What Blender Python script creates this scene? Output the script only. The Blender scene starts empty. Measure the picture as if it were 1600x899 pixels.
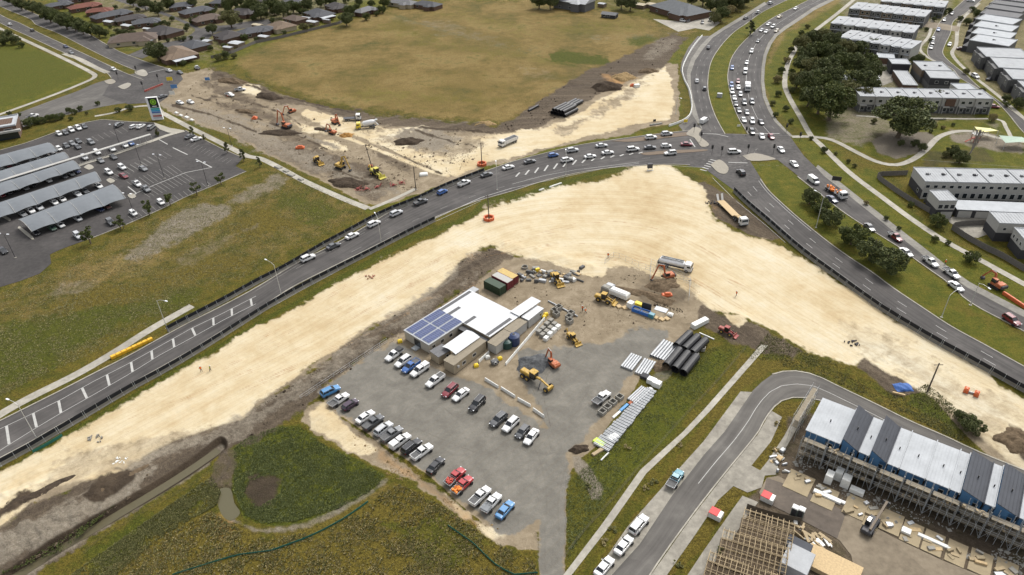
import bpy, math, random
import numpy as np
from mathutils import Vector, Matrix
random.seed(7); np.random.seed(7)
SC = bpy.context.scene; COL = SC.collection
# ---------------------------------------------------------------- camera, sky, sun, exposure
CH, TH, RO, FP = 114.0, math.radians(34.3), math.radians(1.7), 1120.0   # height, tilt, roll, focal length in photo pixels
cam = bpy.data.cameras.new('camera'); camo = bpy.data.objects.new('camera', cam); COL.objects.link(camo)
cam.sensor_width = 36.0; cam.lens = FP*36.0/1600.0; cam.clip_start = 0.5; cam.clip_end = 20000
camo.location = (0, 0, CH)
camo.rotation_euler = (Matrix.Rotation(math.pi/2-TH, 3, 'X') @ Matrix.Rotation(-RO, 3, 'Z')).to_euler()
SC.camera = camo
w = bpy.data.worlds.new('World'); SC.world = w; w.use_nodes = True
nt = w.node_tree; bg = nt.nodes['Background']
sky = nt.nodes.new('ShaderNodeTexSky'); sky.sky_type = 'NISHITA'; sky.sun_disc = False
SUN_EL, SUN_AZ = math.radians(52), math.radians(35)       # azimuth clockwise from +Y (behind the scene, right)
sky.sun_elevation = SUN_EL; sky.sun_rotation = SUN_AZ; sky.dust_density = 4.0; sky.ozone_density = 0.6; sky.air_density = 1.0
hs = nt.nodes.new('ShaderNodeHueSaturation'); hs.inputs['Saturation'].default_value = 0.18   # thin overcast greys the sky
nt.links.new(sky.outputs[0], hs.inputs['Color']); nt.links.new(hs.outputs[0], bg.inputs[0]); bg.inputs[1].default_value = 0.15
sl = bpy.data.lights.new('sun', 'SUN'); sl.energy = 1.25; sl.angle = math.radians(16); sl.color = (1, .955, .88)
so = bpy.data.objects.new('sun', sl); COL.objects.link(so)
d = Vector((math.sin(SUN_AZ)*math.cos(SUN_EL), math.cos(SUN_AZ)*math.cos(SUN_EL), math.sin(SUN_EL)))
so.rotation_euler = d.to_track_quat('Z', 'Y').to_euler(); so.location = (0, 0, 300)
SC.view_settings.view_transform = 'Standard'; SC.view_settings.look = 'None'; SC.view_settings.gamma = 1
SC.view_settings.exposure = 0.80
SC.render.resolution_x = 1024; SC.render.resolution_y = 575
# ---------------------------------------------------------------- helpers
ct, st, cr, sr = math.cos(TH), math.sin(TH), math.cos(RO), math.sin(RO)
def W(x, y, z=0.0):
    "the point at height z that the photograph shows at pixel x, y"
    u = (x-800)/FP; v = (y-449.5)/FP
    a = u*cr-v*sr; b = u*sr+v*cr
    t = (z-CH)/(-st-b*ct)
    return Vector((a*t, (ct-b*st)*t, z))
def WN(px, py):
    u = (px-800)/FP; v = (py-449.5)/FP
    a = u*cr-v*sr; b = u*sr+v*cr
    t = CH/(st+b*ct)
    return a*t, (ct-b*st)*t
def hd(x0, y0, x1, y1, z=0.0):
    d = W(x1, y1, z)-W(x0, y0, z); return math.atan2(d.y, d.x)
def lin(c):
    return tuple((v/255/12.92 if v/255 <= .04045 else ((v/255+.055)/1.055)**2.4) for v in c)
class MB:
    def __init__(s): s.v = []; s.f = []
    def add(s, vs, fs):
        n = len(s.v); s.v += [tuple(p) for p in vs]; s.f += [tuple(n+i for i in f) for f in fs]; return s
    def box(s, x0, x1, y0, y1, z0, z1, M=None):
        vs = [(x, y, z) for z in (z0, z1) for x, y in ((x0, y0), (x1, y0), (x1, y1), (x0, y1))]
        if M is not None: vs = [M @ Vector(p) for p in vs]
        return s.add(vs, [(3, 2, 1, 0), (4, 5, 6, 7), (0, 1, 5, 4), (1, 2, 6, 5), (2, 3, 7, 6), (3, 0, 4, 7)])
    def cbox(s, c, size, rz=0.0):
        M = Matrix.Translation(Vector(c)) @ Matrix.Rotation(rz, 4, 'Z'); a, b, h = size[0]/2, size[1]/2, size[2]/2
        return s.box(-a, a, -b, b, -h, h, M)
    def cham(s, x0, x1, y0, y1, z0, z1, c=.06):
        "box with its upper edges chamfered"
        vs = [(x0, y0, z0), (x1, y0, z0), (x1, y1, z0), (x0, y1, z0), (x0, y0, z1-c), (x1, y0, z1-c), (x1, y1, z1-c), (x0, y1, z1-c),
              (x0+c, y0+c, z1), (x1-c, y0+c, z1), (x1-c, y1-c, z1), (x0+c, y1-c, z1)]
        f = [(3, 2, 1, 0), (8, 9, 10, 11)]
        for k in (0, 4):
            for i in range(4): j = (i+1) % 4; f.append((k+i, k+j, k+4+j, k+4+i))
        return s.add(vs, f)
    def bar(s, p, q, r, r2=None, n=6, cap=True):
        p = Vector(p); q = Vector(q); r2 = r if r2 is None else r2; a = (q-p)
        if a.length < 1e-6: return s
        a.normalize(); b = a.orthogonal().normalized(); c = a.cross(b); vs = []
        for o, rr in ((p, r), (q, r2)):
            for i in range(n):
                t = 2*math.pi*(i+.5)/n; vs.append(o+b*math.cos(t)*rr+c*math.sin(t)*rr)
        f = [(i, (i+1) % n, n+(i+1) % n, n+i) for i in range(n)]
        if cap: f += [tuple(range(n))[::-1], tuple(range(n, 2*n))]
        return s.add(vs, f)
    def path(s, pts, r, n=6):
        for a, b in zip(pts, pts[1:]): s.bar(a, b, r, n=n)
        return s
    def beam(s, p, q, wd, ht):
        "rectangular bar, wd sideways, ht upwards"
        p = Vector(p); q = Vector(q); a = (q-p).normalized(); sd = a.cross(Vector((0, 0, 1)))
        sd = sd.normalized() if sd.length > 1e-3 else Vector((1, 0, 0)); up = sd.cross(a)
        vs = [o+sd*i*wd/2+up*j*ht/2 for o in (p, q) for i, j in ((-1, -1), (1, -1), (1, 1), (-1, 1))]
        return s.add(vs, [(3, 2, 1, 0), (4, 5, 6, 7), (0, 1, 5, 4), (1, 2, 6, 5), (2, 3, 7, 6), (3, 0, 4, 7)])
    def prism(s, pts, z0, z1):
        n = len(pts); vs = [(p[0], p[1], z0) for p in pts]+[(p[0], p[1], z1) for p in pts]
        return s.add(vs, [tuple(range(n))[::-1], tuple(range(n, 2*n))]+[(i, (i+1) % n, n+(i+1) % n, n+i) for i in range(n)])
    def loft(s, rings, cap=True):
        n = len(rings[0]); vs = [p for r in rings for p in r]; f = []
        for k in range(len(rings)-1):
            for i in range(n): j = (i+1) % n; f.append((k*n+i, k*n+j, (k+1)*n+j, (k+1)*n+i))
        if cap: f += [tuple(range(n))[::-1], tuple(range((len(rings)-1)*n, len(rings)*n))]
        return s.add(vs, f)
    def tube(s, p, q, ro, ri, n=20):
        "hollow pipe"
        p = Vector(p); q = Vector(q); a = (q-p).normalized(); b = a.orthogonal().normalized(); c = a.cross(b); vs = []
        for o, r in ((p, ro), (q, ro), (q, ri), (p, ri)):
            for i in range(n): t = 2*math.pi*i/n; vs.append(o+b*math.cos(t)*r+c*math.sin(t)*r)
        f = [(k*n+i, k*n+(i+1) % n, ((k+1) % 4)*n+(i+1) % n, ((k+1) % 4)*n+i) for k in range(4) for i in range(n)]
        return s.add(vs, f)
    def xf(s, M):
        s.v = [tuple(M @ Vector(p)) for p in s.v]; return s
    def mesh(s, name, mat=None, smooth=False):
        me = bpy.data.meshes.new(name); me.from_pydata(s.v, [], s.f)
        if mat: me.materials.append(mat)
        if smooth: me.shade_smooth()
        me.update(); return me
    def build(s, name, mat=None, parent=None, smooth=False):
        return link(name, s.mesh(name, mat, smooth), parent)
def link(name, me, parent=None, loc=None, rz=None):
    o = bpy.data.objects.new(name, me); COL.objects.link(o)
    if parent is not None: o.parent = parent
    if loc is not None: o.location = loc
    if rz is not None: o.rotation_euler = (0, 0, rz)
    return o
def tag(o, label, cat, group=None):
    o['label'] = label; o['category'] = cat
    if group: o['group'] = group
    return o
def thing(name, label, cat, loc=(0, 0, 0), rz=0.0, group=None):
    o = bpy.data.objects.new(name, None); COL.objects.link(o); o.empty_display_size = .3
    o.location = loc; o.rotation_euler = (0, 0, rz); return tag(o, label, cat, group)
def kind(o, k='structure'): o['kind'] = k; return o
KIDS = {}
def kids(o):
    return [c for c in COL.objects if c.parent is o]
def dup(src, tree, loc, rz=None, label=None, group=None, sc=None):
    "copy of a thing; tree = [(part, [sub-parts])...]"
    r = src.copy(); COL.objects.link(r); r.location = loc
    if rz is not None: r.rotation_euler = (0, 0, rz)
    if label: r['label'] = label
    if group: r['group'] = group
    if sc: r.scale = (sc, sc, sc) if not isinstance(sc, tuple) else sc
    for p, subs in tree:
        c = p.copy(); COL.objects.link(c); c.parent = r
        for q in subs:
            e = q.copy(); COL.objects.link(e); e.parent = c
    return r
def treeof(o): return [(c, kids(c)) for c in kids(o)]
def spl(pts, n=6):
    "Catmull-Rom through the points"
    P = [Vector(p) for p in pts]; P = [P[0]*2-P[1]]+P+[P[-1]*2-P[-2]]; out = []
    for i in range(1, len(P)-2):
        a, b, c, d = P[i-1:i+3]
        for k in range(n):
            t = k/n; out.append(.5*((2*b)+(c-a)*t+(2*a-5*b+4*c-d)*t*t+(3*b-a-3*c+d)*t**3))
    return out+[P[-2]]
def WP(s, z=0.0, smooth=0):
    "parse 'x,y x,y ...' photo pixels to ground points"
    p = [tuple(float(c) for c in q.split(',')) for q in s.split()]
    if smooth: p = [tuple(q) for q in spl([(a, b, 0) for a, b in p], smooth)]
    return [W(q[0], q[1], z) for q in p]
def resample(P, step):
    L = [0]
    for a, b in zip(P, P[1:]): L.append(L[-1]+(b-a).length)
    n = max(1, round(L[-1]/step)); out = []; j = 0
    for i in range(n+1):
        t = L[-1]*i/n
        while j < len(L)-2 and L[j+1] < t: j += 1
        k = (t-L[j])/max(1e-9, L[j+1]-L[j]); out.append(P[j].lerp(P[j+1], k))
    return out
_o = 'first second third fourth fifth sixth seventh eighth ninth'.split(); _t = {2: 'twenty', 3: 'thirty', 4: 'forty', 5: 'fifty', 6: 'sixty', 7: 'seventy', 8: 'eighty'}; _h = {2: 'twentieth', 3: 'thirtieth', 4: 'fortieth', 5: 'fiftieth', 6: 'sixtieth', 7: 'seventieth', 8: 'eightieth'}
ORD = _o+'tenth eleventh twelfth thirteenth fourteenth fifteenth sixteenth seventeenth eighteenth nineteenth'.split()+[q for k in range(2, 9) for q in [_h[k]]+[_t[k]+'-'+w_ for w_ in _o]]
# ---------------------------------------------------------------- materials
def newmat(name):
    m = bpy.data.materials.new(name); m.use_nodes = True; return m, m.node_tree, m.node_tree.nodes['Principled BSDF']
def N(nt, t, **k):
    n = nt.nodes.new('ShaderNode'+t)
    for a, b in k.items(): setattr(n, a, b)
    return n
def noise(nt, co, scale, det=4, rough=.6, dist=0.0):
    n = N(nt, 'TexNoise'); n.inputs['Scale'].default_value = scale; n.inputs['Detail'].default_value = det
    n.inputs['Roughness'].default_value = rough; n.inputs['Distortion'].default_value = dist
    if co is not None: nt.links.new(co, n.inputs['Vector'])
    return n.outputs['Fac']
def ramp(nt, fac, stops, interp='LINEAR'):
    r = N(nt, 'ValToRGB'); r.color_ramp.interpolation = interp; e = r.color_ramp.elements
    while len(e) < len(stops): e.new(.5)
    for i, (p, c) in enumerate(stops): e[i].position = p; e[i].color = (*c, 1) if len(c) == 3 else c
    nt.links.new(fac, r.inputs[0]); return r.outputs[0]
def mix(nt, fac, a, b, mode='MIX'):
    m = N(nt, 'Mix', data_type='RGBA', blend_type=mode)
    for s, v in ((0, fac), (6, a), (7, b)):
        if isinstance(v, (int, float)): m.inputs[s].default_value = v
        elif isinstance(v, tuple): m.inputs[s].default_value = (*v, 1)
        else: nt.links.new(v, m.inputs[s])
    return m.outputs[2]
def mth(nt, op, a, b=None, c=None):
    m = N(nt, 'Math', operation=op)
    for i, v in enumerate((a, b, c)):
        if v is None: continue
        if isinstance(v, (int, float)): m.inputs[i].default_value = v
        else: nt.links.new(v, m.inputs[i])
    return m.outputs[0]
def smooth(nt, v, a, b):
    m = N(nt, 'MapRange', interpolation_type='SMOOTHSTEP'); nt.links.new(v, m.inputs[0])
    m.inputs[1].default_value = a; m.inputs[2].default_value = b; return m.outputs[0]
def bump(nt, bs, h, strength=.5, dist=.1):
    b = N(nt, 'Bump'); b.inputs['Strength'].default_value = strength; b.inputs['Distance'].default_value = dist
    nt.links.new(h, b.inputs['Height']); nt.links.new(b.outputs[0], bs.inputs['Normal'])
MC = {}
def M(name, rgb, rough=.7, metal=0.0, var=.18, scale=1.5, spec=.4, bmp=0.0, coat=0.0, world=False):
    "weathered plain colour; rgb is linear base colour"
    if name in MC: return MC[name]
    m, nt, b = newmat(name); tc = N(nt, 'TexCoord'); co = tc.outputs['Object']
    if world: co = N(nt, 'NewGeometry').outputs['Position']
    f = noise(nt, co, scale, 5, .65); f2 = noise(nt, co, scale*9, 3, .6)
    k = mth(nt, 'ADD', mth(nt, 'MULTIPLY', f, .7), mth(nt, 'MULTIPLY', f2, .3))
    lo = tuple(max(0, c*(1-var)) for c in rgb); hi = tuple(min(1, c*(1+var)) for c in rgb)
    nt.links.new(ramp(nt, k, [(.3, lo), (.7, hi)]), b.inputs['Base Color'])
    b.inputs['Roughness'].default_value = rough; b.inputs['Metallic'].default_value = metal
    b.inputs['Specular IOR Level'].default_value = spec; b.inputs['Coat Weight'].default_value = coat
    if bmp: bump(nt, b, f2, bmp, .03)
    MC[name] = m; return m
# ---------------------------------------------------------------- the ground: one sheet with painted soil, sand and grass layers
EXF = 2.0
def D(r, g, b, k=1.0):
    "base colour from the colour a surface shows in daylight"
    return tuple(min(.95, c/EXF*k) for c in lin((r, g, b)))
XS = np.arange(-170, 1771, 2.3); YS = np.concatenate([np.arange(-120, 160, 1.5), np.arange(160, 985, 1.9)])
GX, GY = np.meshgrid(XS, YS); NX, NY = len(XS), len(YS)
GX = GX.ravel(); GY = GY.ravel(); WX, WY = WN(GX, GY)
def vnoise(x, y, seed):
    xi = np.floor(x).astype(np.int64); yi = np.floor(y).astype(np.int64); fx = x-xi; fy = y-yi
    fx = fx*fx*(3-2*fx); fy = fy*fy*(3-2*fy)
    def h(a, b):
        n = (a*374761393+b*668265263+seed*974634777) & 0x7fffffff; n = (n ^ (n >> 13))*1274126177 & 0x7fffffff
        return ((n ^ (n >> 16)) & 0xffff)/65535.0
    return (h(xi, yi)*(1-fx)+h(xi+1, yi)*fx)*(1-fy)+(h(xi, yi+1)*(1-fx)+h(xi+1, yi+1)*fx)*fy
def fbm(s, seed, o=4):
    r = 0; a = .5; t = 0
    for k in range(o): r = r+a*vnoise(WX*s*2**k, WY*s*2**k, seed+k); t += a; a *= .55
    return r/t
N1 = fbm(.12, 3, 4)-.5; N2 = fbm(.5, 9, 3)-.5; N3 = fbm(1.6, 17, 2)-.5
def PX(s, smooth=0):
    p = [tuple(float(c) for c in q.split(',')) for q in s.split()]
    if smooth: p = [(q[0], q[1]) for q in spl([(a, b, 0) for a, b in p+[p[0]]], smooth)][:-1]
    return p
def sdf(p, pad=30):
    a = np.array(p, float); m = (GX > a[:, 0].min()-pad) & (GX < a[:, 0].max()+pad) & (GY > a[:, 1].min()-pad) & (GY < a[:, 1].max()+pad)
    x = GX[m]; y = GY[m]; ins = np.zeros(len(x), bool); dd = np.full(len(x), 1e9)
    for i in range(len(a)):
        x0, y0 = a[i]; x1, y1 = a[(i+1) % len(a)]; ex, ey = x1-x0, y1-y0
        t = np.clip(((x-x0)*ex+(y-y0)*ey)/max(1e-9, ex*ex+ey*ey), 0, 1); dd = np.minimum(dd, np.hypot(x-x0-t*ex, y-y0-t*ey))
        if y0 != y1: c = ((y0 > y) != (y1 > y)) & (x < ex*(y-y0)/ey+x0); ins ^= c
    return m, np.where(ins, dd, -dd)
def ldist(p, pad=60):
    a = np.array(p, float); m = (GX > a[:, 0].min()-pad) & (GX < a[:, 0].max()+pad) & (GY > a[:, 1].min()-pad) & (GY < a[:, 1].max()+pad)
    x = GX[m]; y = GY[m]; dd = np.full(len(x), 1e9)
    for i in range(len(a)-1):
        x0, y0 = a[i]; x1, y1 = a[i+1]; ex, ey = x1-x0, y1-y0
        t = np.clip(((x-x0)*ex+(y-y0)*ey)/max(1e-9, ex*ex+ey*ey), 0, 1); dd = np.minimum(dd, np.hypot(x-x0-t*ex, y-y0-t*ey))
    return m, dd
LAY = ['gold', 'lush', 'mown', 'dead', 'dirt', 'dark', 'sand', 'gravel', 'pale', 'orange', 'mud', 'pave']
LW = {k: np.zeros(len(GX)) for k in LAY}; HZ = np.zeros(len(GX))
def paint(lay, s, soft=4, amp=8, val=1.0, sm=0, mode='max', off=0):
    m, d = sdf(PX(s, sm)); w_ = np.clip(.5+(d+off+amp*(N1[m]*1.6+N2[m]+N3[m]*.5))/(2*soft), 0, 1)*val
    if mode == 'max': LW[lay][m] = np.maximum(LW[lay][m], w_)
    elif mode == 'cut': LW[lay][m] *= 1-w_
    return m, d
def streak(lay, s, wd=3, soft=2, amp=4, val=1.0, sm=4):
    p = [tuple(float(c) for c in q.split(',')) for q in s.split()]
    if sm: p = [(q[0], q[1]) for q in spl([(a, b, 0) for a, b in p], sm)]
    m, dd = ldist(p); w_ = np.clip(.5+(wd-dd+amp*(N1[m]+N2[m]+N3[m]*.5))/(2*soft), 0, 1)*val
    if lay is None: return m, dd
    LW[lay][m] = np.maximum(LW[lay][m], w_); return m, dd
def mound(x, y, r, h):
    "heap of soil: photo pixel of its middle, radius and height in metres"
    c = W(x, y); d2 = ((WX-c.x)**2+(WY-c.y)**2)/r**2; m = d2 < 6; HZ[m] += h*np.exp(-d2[m]*1.3)*(.8+.9*N2[m])
# grass
paint('gold', "360,88 430,62 520,38 600,15 700,0 860,0 1000,30 1085,50 1060,60 1000,85 940,110 880,145 800,188 740,190 600,175 500,158 400,126", 8, 10, .95)
for s in ("560,40 620,20 700,60 800,70 900,90 950,100 900,112 800,100 700,82 600,60", "480,150 560,130 700,140 800,150 780,170 600,165", "830,40 960,20 1060,50 1000,60 880,60", "560,105 620,95 640,112 580,120", "640,20 720,10 900,60 860,70"):
    paint('mown', s, 14, 14, .45)
paint('lush', "855,82 880,78 950,90 958,100 940,105 900,100 862,96", 3, 5, .8); paint('lush', "975,60 1010,52 1040,62 1000,76 982,72", 5, 5, .7)
paint('dead', "560,35 640,30 760,50 860,80 830,92 740,72 620,50", 9, 8, .5); paint('dead', "860,108 900,120 880,135 850,130", 6, 6, .4)
for s_, v_ in (("600,18 660,38 740,62 830,84 870,98 945,110", .55), ("780,20 880,46 960,66 1040,72", .45), ("660,0 760,20 830,22 920,38 1000,44", .4), ("800,78 850,62 900,40", .4), ("400,122 520,150 640,168 790,180", .35)): streak('lush', s_, 1.5, 2, 4, v_)
paint('pale', "600,25 700,30 800,70 860,78 850,90 760,76 660,48", 10, 14, .38); paint('pale', "880,55 960,50 1050,48 1040,60 940,66", 8, 12, .35); paint('pale', "790,95 870,105 880,130 820,125", 8, 14, .3); paint('lush', "420,120 520,112 600,128 560,150 470,146", 14, 20, .28); paint('lush', "600,60 720,56 800,80 740,96 640,84", 12, 20, .3); paint('dead', "640,100 760,105 820,140 740,165 640,150", 14, 24, .35)
paint('mown', "-80,60 0,62 40,70 100,95 143,117 130,130 85,148 30,170 -80,200", 2, 2, 1); paint('lush', "-80,60 60,75 140,116 80,145 -80,190", 5, 6, .5)
paint('gold', "230,330 400,270 440,262 560,318 575,330 500,375 400,415 280,470 160,520 60,560 -60,600 -60,480 60,440 150,385", 14, 26, .42)
paint('dead', "60,480 200,440 330,380 380,400 250,470 100,540", 12, 26, .55); paint('lush', "-60,520 60,490 150,480 240,470 300,450 250,490 120,550 0,600 -60,620", 8, 22, .75)
paint('pale', "180,402 215,380 250,352 290,326 345,314 362,326 345,348 300,372 250,392 215,408", 5, 12, .62, 3); paint('pale', "345,318 380,295 432,272 445,288 405,305 362,322", 5, 10, .55, 3); paint('pale', "290,385 350,362 400,355 330,400 270,425", 10, 18, .4)
paint('pale', "395,285 430,270 452,280 430,288", 4, 6, .5)
# the strips beside the roads and the medians
paint('mown', "1117,50 1180,15 1240,-20 1300,-20 1250,8 1165,60 1139,105 1144,160 1163,208 1132,208 1108,150 1106,110", 3, 4, 1); paint('gold', "1115,60 1170,30 1160,60 1140,90 1125,190 1108,140", 8, 10, .6)
paint('mown', "1172,256 1215,252 1262,290 1330,330 1400,385 1480,445 1560,500 1640,560 1640,600 1560,555 1440,480 1340,410 1250,340 1205,300", 3, 3, 1); paint('gold', "1172,256 1215,255 1250,290 1220,300", 6, 6, .55); paint('dead', "1440,440 1520,480 1600,520 1600,545 1500,490 1440,455", 5, 6, .4)
paint('mown', "1190,120 1230,50 1320,0 1380,-20 1450,-60 1700,-60 1700,330 1450,250 1370,250 1250,205 1205,170", 6, 6, .85)
paint('mown', "1236,215 1290,280 1400,370 1520,460 1640,540 1640,440 1500,385 1420,330 1370,260 1290,222", 4, 4, .9); paint('gold', "1240,222 1300,285 1400,365 1500,440 1640,520 1640,480 1500,415 1400,345 1300,260", 8, 10, .55)
paint('dead', "1290,225 1400,250 1420,280 1340,270", 8, 10, .6); paint('gold', "1210,60 1300,-10 1340,-20 1260,50 1215,110 1200,170 1192,130", 4, 5, .8)
paint('pale', "1290,160 1330,150 1400,190 1400,215 1340,230 1290,215", 6, 12, .55); paint('pave', "1385,205 1450,205 1465,215 1440,240 1400,250 1370,240 1358,220", 3, 4, .6); paint('mud', "1362,205 1440,205 1455,222 1430,242 1400,248 1368,236", 4, 6, .55)
paint('mud', "1450,235 1540,225 1560,255 1440,262", 6, 8, .5); paint('pale', "1485,205 1540,205 1600,225 1600,240 1520,232 1480,220", 4, 6, .8)
paint('mown', "1510,235 1640,235 1640,262 1560,262", 3, 4, .9)
# suburb gardens
paint('mown', "100,-60 700,-60 640,0 560,30 440,62 360,100 300,110 190,80 60,0", 8, 14, .7); paint('pale', "100,-60 640,-60 560,10 420,60 300,100 180,70", 12, 22, .45); paint('dead', "130,-60 560,-60 500,10 330,90 180,60", 10, 26, .5)
paint('pale', "880,-40 1180,-60 1150,10 1100,40 1000,20 900,0", 8, 14, .3)
# housing estate floors
paint('pale', "1290,-60 1500,-60 1490,20 1440,90 1500,150 1590,250 1560,190 1380,190 1330,60", 8, 8, .5)
paint('dirt', "1500,-30 1640,-60 1640,200 1540,140 1480,80", 6, 6, .5)
# earthworks north
paint('dirt', "238,146 285,112 330,108 380,126 480,160 560,176 690,194 780,205 1000,100 1060,100 1062,190 1000,205 860,232 760,262 700,286 660,300 600,318 572,318 500,282 440,252 380,222 300,190 262,172", 3, 5)
paint('pale', "250,160 330,168 420,200 520,245 590,285 620,300 560,300 470,262 380,222 300,190", 8, 20, .6)
paint('dark', "330,105 400,130 480,160 560,172 680,188 780,200 778,210 700,206 640,204 600,200 540,185 470,165 420,160 380,140 330,125", 4, 9, .8); paint('dark', "330,150 420,170 460,185 450,200 400,190 340,172", 6, 14, .6)
paint('dark', "778,196 800,188 870,140 930,105 960,95 1000,75 1050,52 1078,58 1060,75 1045,95 1035,108 1000,118 960,135 900,168 870,186 830,204 800,212 765,212", 3, 5, .95)
paint('pale', "1020,60 1068,54 1060,70 1030,90 1005,95", 6, 10, .5)
paint('dark', "430,205 500,232 560,250 600,270 620,290 580,312 540,292 480,262 430,240", 6, 16, .75)
paint('sand', "1020,112 1040,104 1048,124 1054,160 1047,186 1020,190 950,206 860,229 800,243 745,262 712,275 686,268 660,258 600,232 560,216 525,206 470,180 476,170 520,182 560,192 610,200 660,196 700,210 745,212 800,206 850,200 880,188 930,160 960,142 990,128", 2.5, 6, .95)
paint('dirt', "610,196 700,205 745,210 740,222 690,240 660,232 625,216", 5, 14, .6, mode='max'); LW['sand'] *= 1
paint('pale', "615,200 690,205 720,220 690,240 650,232 615,215", 5, 16, .75)
streak('dirt', "500,205 545,218 600,240 640,262 680,282", 11, 2, 3, 1); streak('sand', "520,208 560,222 620,246 670,266 700,274", 3, 2, 2, .9)
m, d = paint('mud', "870,100 1000,85 1030,112 985,128 940,145 900,150", 6, 14, .35)
paint('orange', "940,115 985,118 975,135 950,140", 5, 6, .7); paint('lush', "955,140 1000,105 1030,110 1000,130", 3, 6, .25)
streak('mud', "640,198 700,203 770,208", 1.6, 1, 2, .8); streak('pale', "400,128 480,163 600,180 780,197", .7, 1, 1, .7)
paint('mown', "1055,70 1080,60 1100,52 1075,75 1060,105 1060,140 1068,175 1040,190 1056,150 1050,110 1045,95", 3, 5, .9)
# sandy haul road
SAND = "-170,800 0,742 60,715 130,672 190,640 250,604 300,575 350,547 400,516 450,490 500,463 560,432 620,403 680,374 740,346 780,328 800,320 850,301 900,290 960,280 1010,264 1030,264 1060,272 1085,286 1100,303 1106,318 1102,332 1118,346 1142,360 1168,372 1200,379 1240,402 1290,432 1340,466 1400,506 1460,541 1530,582 1560,606 1620,640 1770,720 1770,840 1640,765 1590,730 1560,705 1520,672 1500,650 1480,632 1440,606 1410,592 1375,574 1350,556 1335,570 1300,561 1262,545 1230,528 1200,508 1150,490 1110,475 1090,455 1050,438 1000,420 960,412 945,412 940,425 925,430 880,412 850,402 800,392 768,384 740,392 717,405 702,425 682,445 650,466 620,485 590,500 560,517 520,545 480,572 440,600 400,625 380,650 330,665 300,676 270,686 230,706 200,734 160,746 120,752 60,772 30,800 0,822 -170,900"
paint('dark', "768,380 800,392 800,402 765,428 720,458 690,478 640,515 605,532 575,552 540,582 505,610 480,640 440,665 400,690 365,700 300,742 200,800 100,865 20,915 -170,1000 -170,830 0,825 60,780 130,756 200,738 250,700 330,668 400,632 440,605 500,565 560,522 640,475 690,445 712,408 740,391", 5, 14, .9)
paint('pale', "300,690 400,640 520,560 640,490 720,440 740,420 760,425 690,475 600,530 500,605 400,670 330,715", 6, 18, .55)
paint('pale', "0,830 80,800 180,760 240,730 200,790 60,860 -40,900 -60,860", 7, 24, .75)
paint('dirt', SAND, 12, 22, 1); streak('dirt', "0,830 60,778 130,756 200,738 262,694 330,668 395,634 440,602 500,566 560,520 620,486 660,462 695,440 708,412 742,390", 9, 8, 14, .9); streak('pale', "30,835 130,775 260,705 330,678 440,615 560,532 650,474 700,440 716,414 750,394", 6, 7, 16, .65); paint('sand', SAND, 4.5, 9, off=4.5)
for s in ("-60,850 0,800 30,770 60,768 55,785 30,800 0,815 -60,880", "130,778 160,748 190,738 210,742 205,755 180,775 150,790"): paint('mud', s, 5, 9, .85, 3)
paint('dirt', "100,700 200,690 260,690 220,730 150,745 90,760 60,770", 8, 22, .55)
paint('dirt', "1440,592 1480,600 1600,660 1770,740 1770,840 1600,735 1520,675", 6, 10, .85); paint('dirt', "1260,480 1330,510 1440,560 1500,600 1440,600 1340,560", 10, 16, .35)
paint('dark', "1345,552 1380,560 1430,590 1442,602 1440,612 1400,622 1370,600 1338,575", 3, 5, .9)
paint('dark', "1088,286 1100,283 1130,300 1160,320 1190,345 1222,372 1205,377 1170,368 1140,352 1118,342 1110,322", 2.5, 4, .95); paint('orange', "1105,310 1125,320 1130,345 1112,335", 4, 5, .35)
paint('dark', "1098,478 1130,492 1200,512 1260,548 1240,560 1180,548 1130,530 1110,515 1090,500", 4, 9, .8); paint('sand', "1130,490 1160,495 1170,505 1155,512 1140,506", 2, 4, .8)
paint('mown', "1180,545 1250,560 1330,580 1400,620 1450,660 1420,668 1340,620 1270,578 1215,575 1180,590 1150,640 1100,690 1020,790 940,899 905,899 990,790 1060,700 1130,600", 6, 12, .55); paint('dead', "1160,560 1250,560 1330,585 1430,650 1500,690 1480,700 1400,645 1310,600 1250,572 1205,580 1160,610 1090,700 1000,810 950,880 915,899 990,800 1080,680", 4, 10, .75)
paint('lush', "1425,600 1450,598 1500,640 1540,670 1530,685 1480,665 1420,630", 3, 8, .85); paint('lush', "1240,545 1330,590 1380,625 1340,615 1280,580", 5, 10, .5)
paint('mud', "1575,665 1640,690 1640,740 1600,725 1580,700", 4, 6, .7)
# site yard and gravel car park
YARD = "606,530 640,508 700,470 757,430 790,402 850,404 925,432 948,410 1000,415 1060,425 1100,445 1125,472 1112,490 1092,503 1075,530 1060,535 1050,560 1012,575 1000,590 980,625 950,665 930,700 900,722 885,745 884,920 843,920 842,830 812,845 780,838 730,800 690,760 640,722 600,695 560,668 515,640 497,612 530,585 575,552"
paint('dirt', YARD, 2.2, 4)
paint('gravel', "500,612 535,585 580,555 612,536 640,548 690,580 735,596 790,628 855,668 845,635 822,605 812,578 850,550 900,540 950,530 1000,512 1050,512 1042,535 1012,562 975,600 962,625 935,655 915,690 885,712 884,920 843,920 842,815 812,832 782,833 735,795 690,757 640,720 600,690 560,664 518,638", 5, 12, .9)
paint('gravel', "1035,570 1055,572 1050,590 1030,600 1015,590", 3, 4, .5)
streak('pale', "812,660 850,690 868,740 866,899", 8, 6, 6, .25)
for s_, v_ in (("852,900 851,840 854,790 850,745 835,700 800,668", .6), ("876,900 874,840 872,790 880,745 900,705 935,665 960,620", .6), ("864,900 862,800 862,740", .0)): streak('mud', s_, 3.2, 3, 4, v_*.6)
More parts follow.
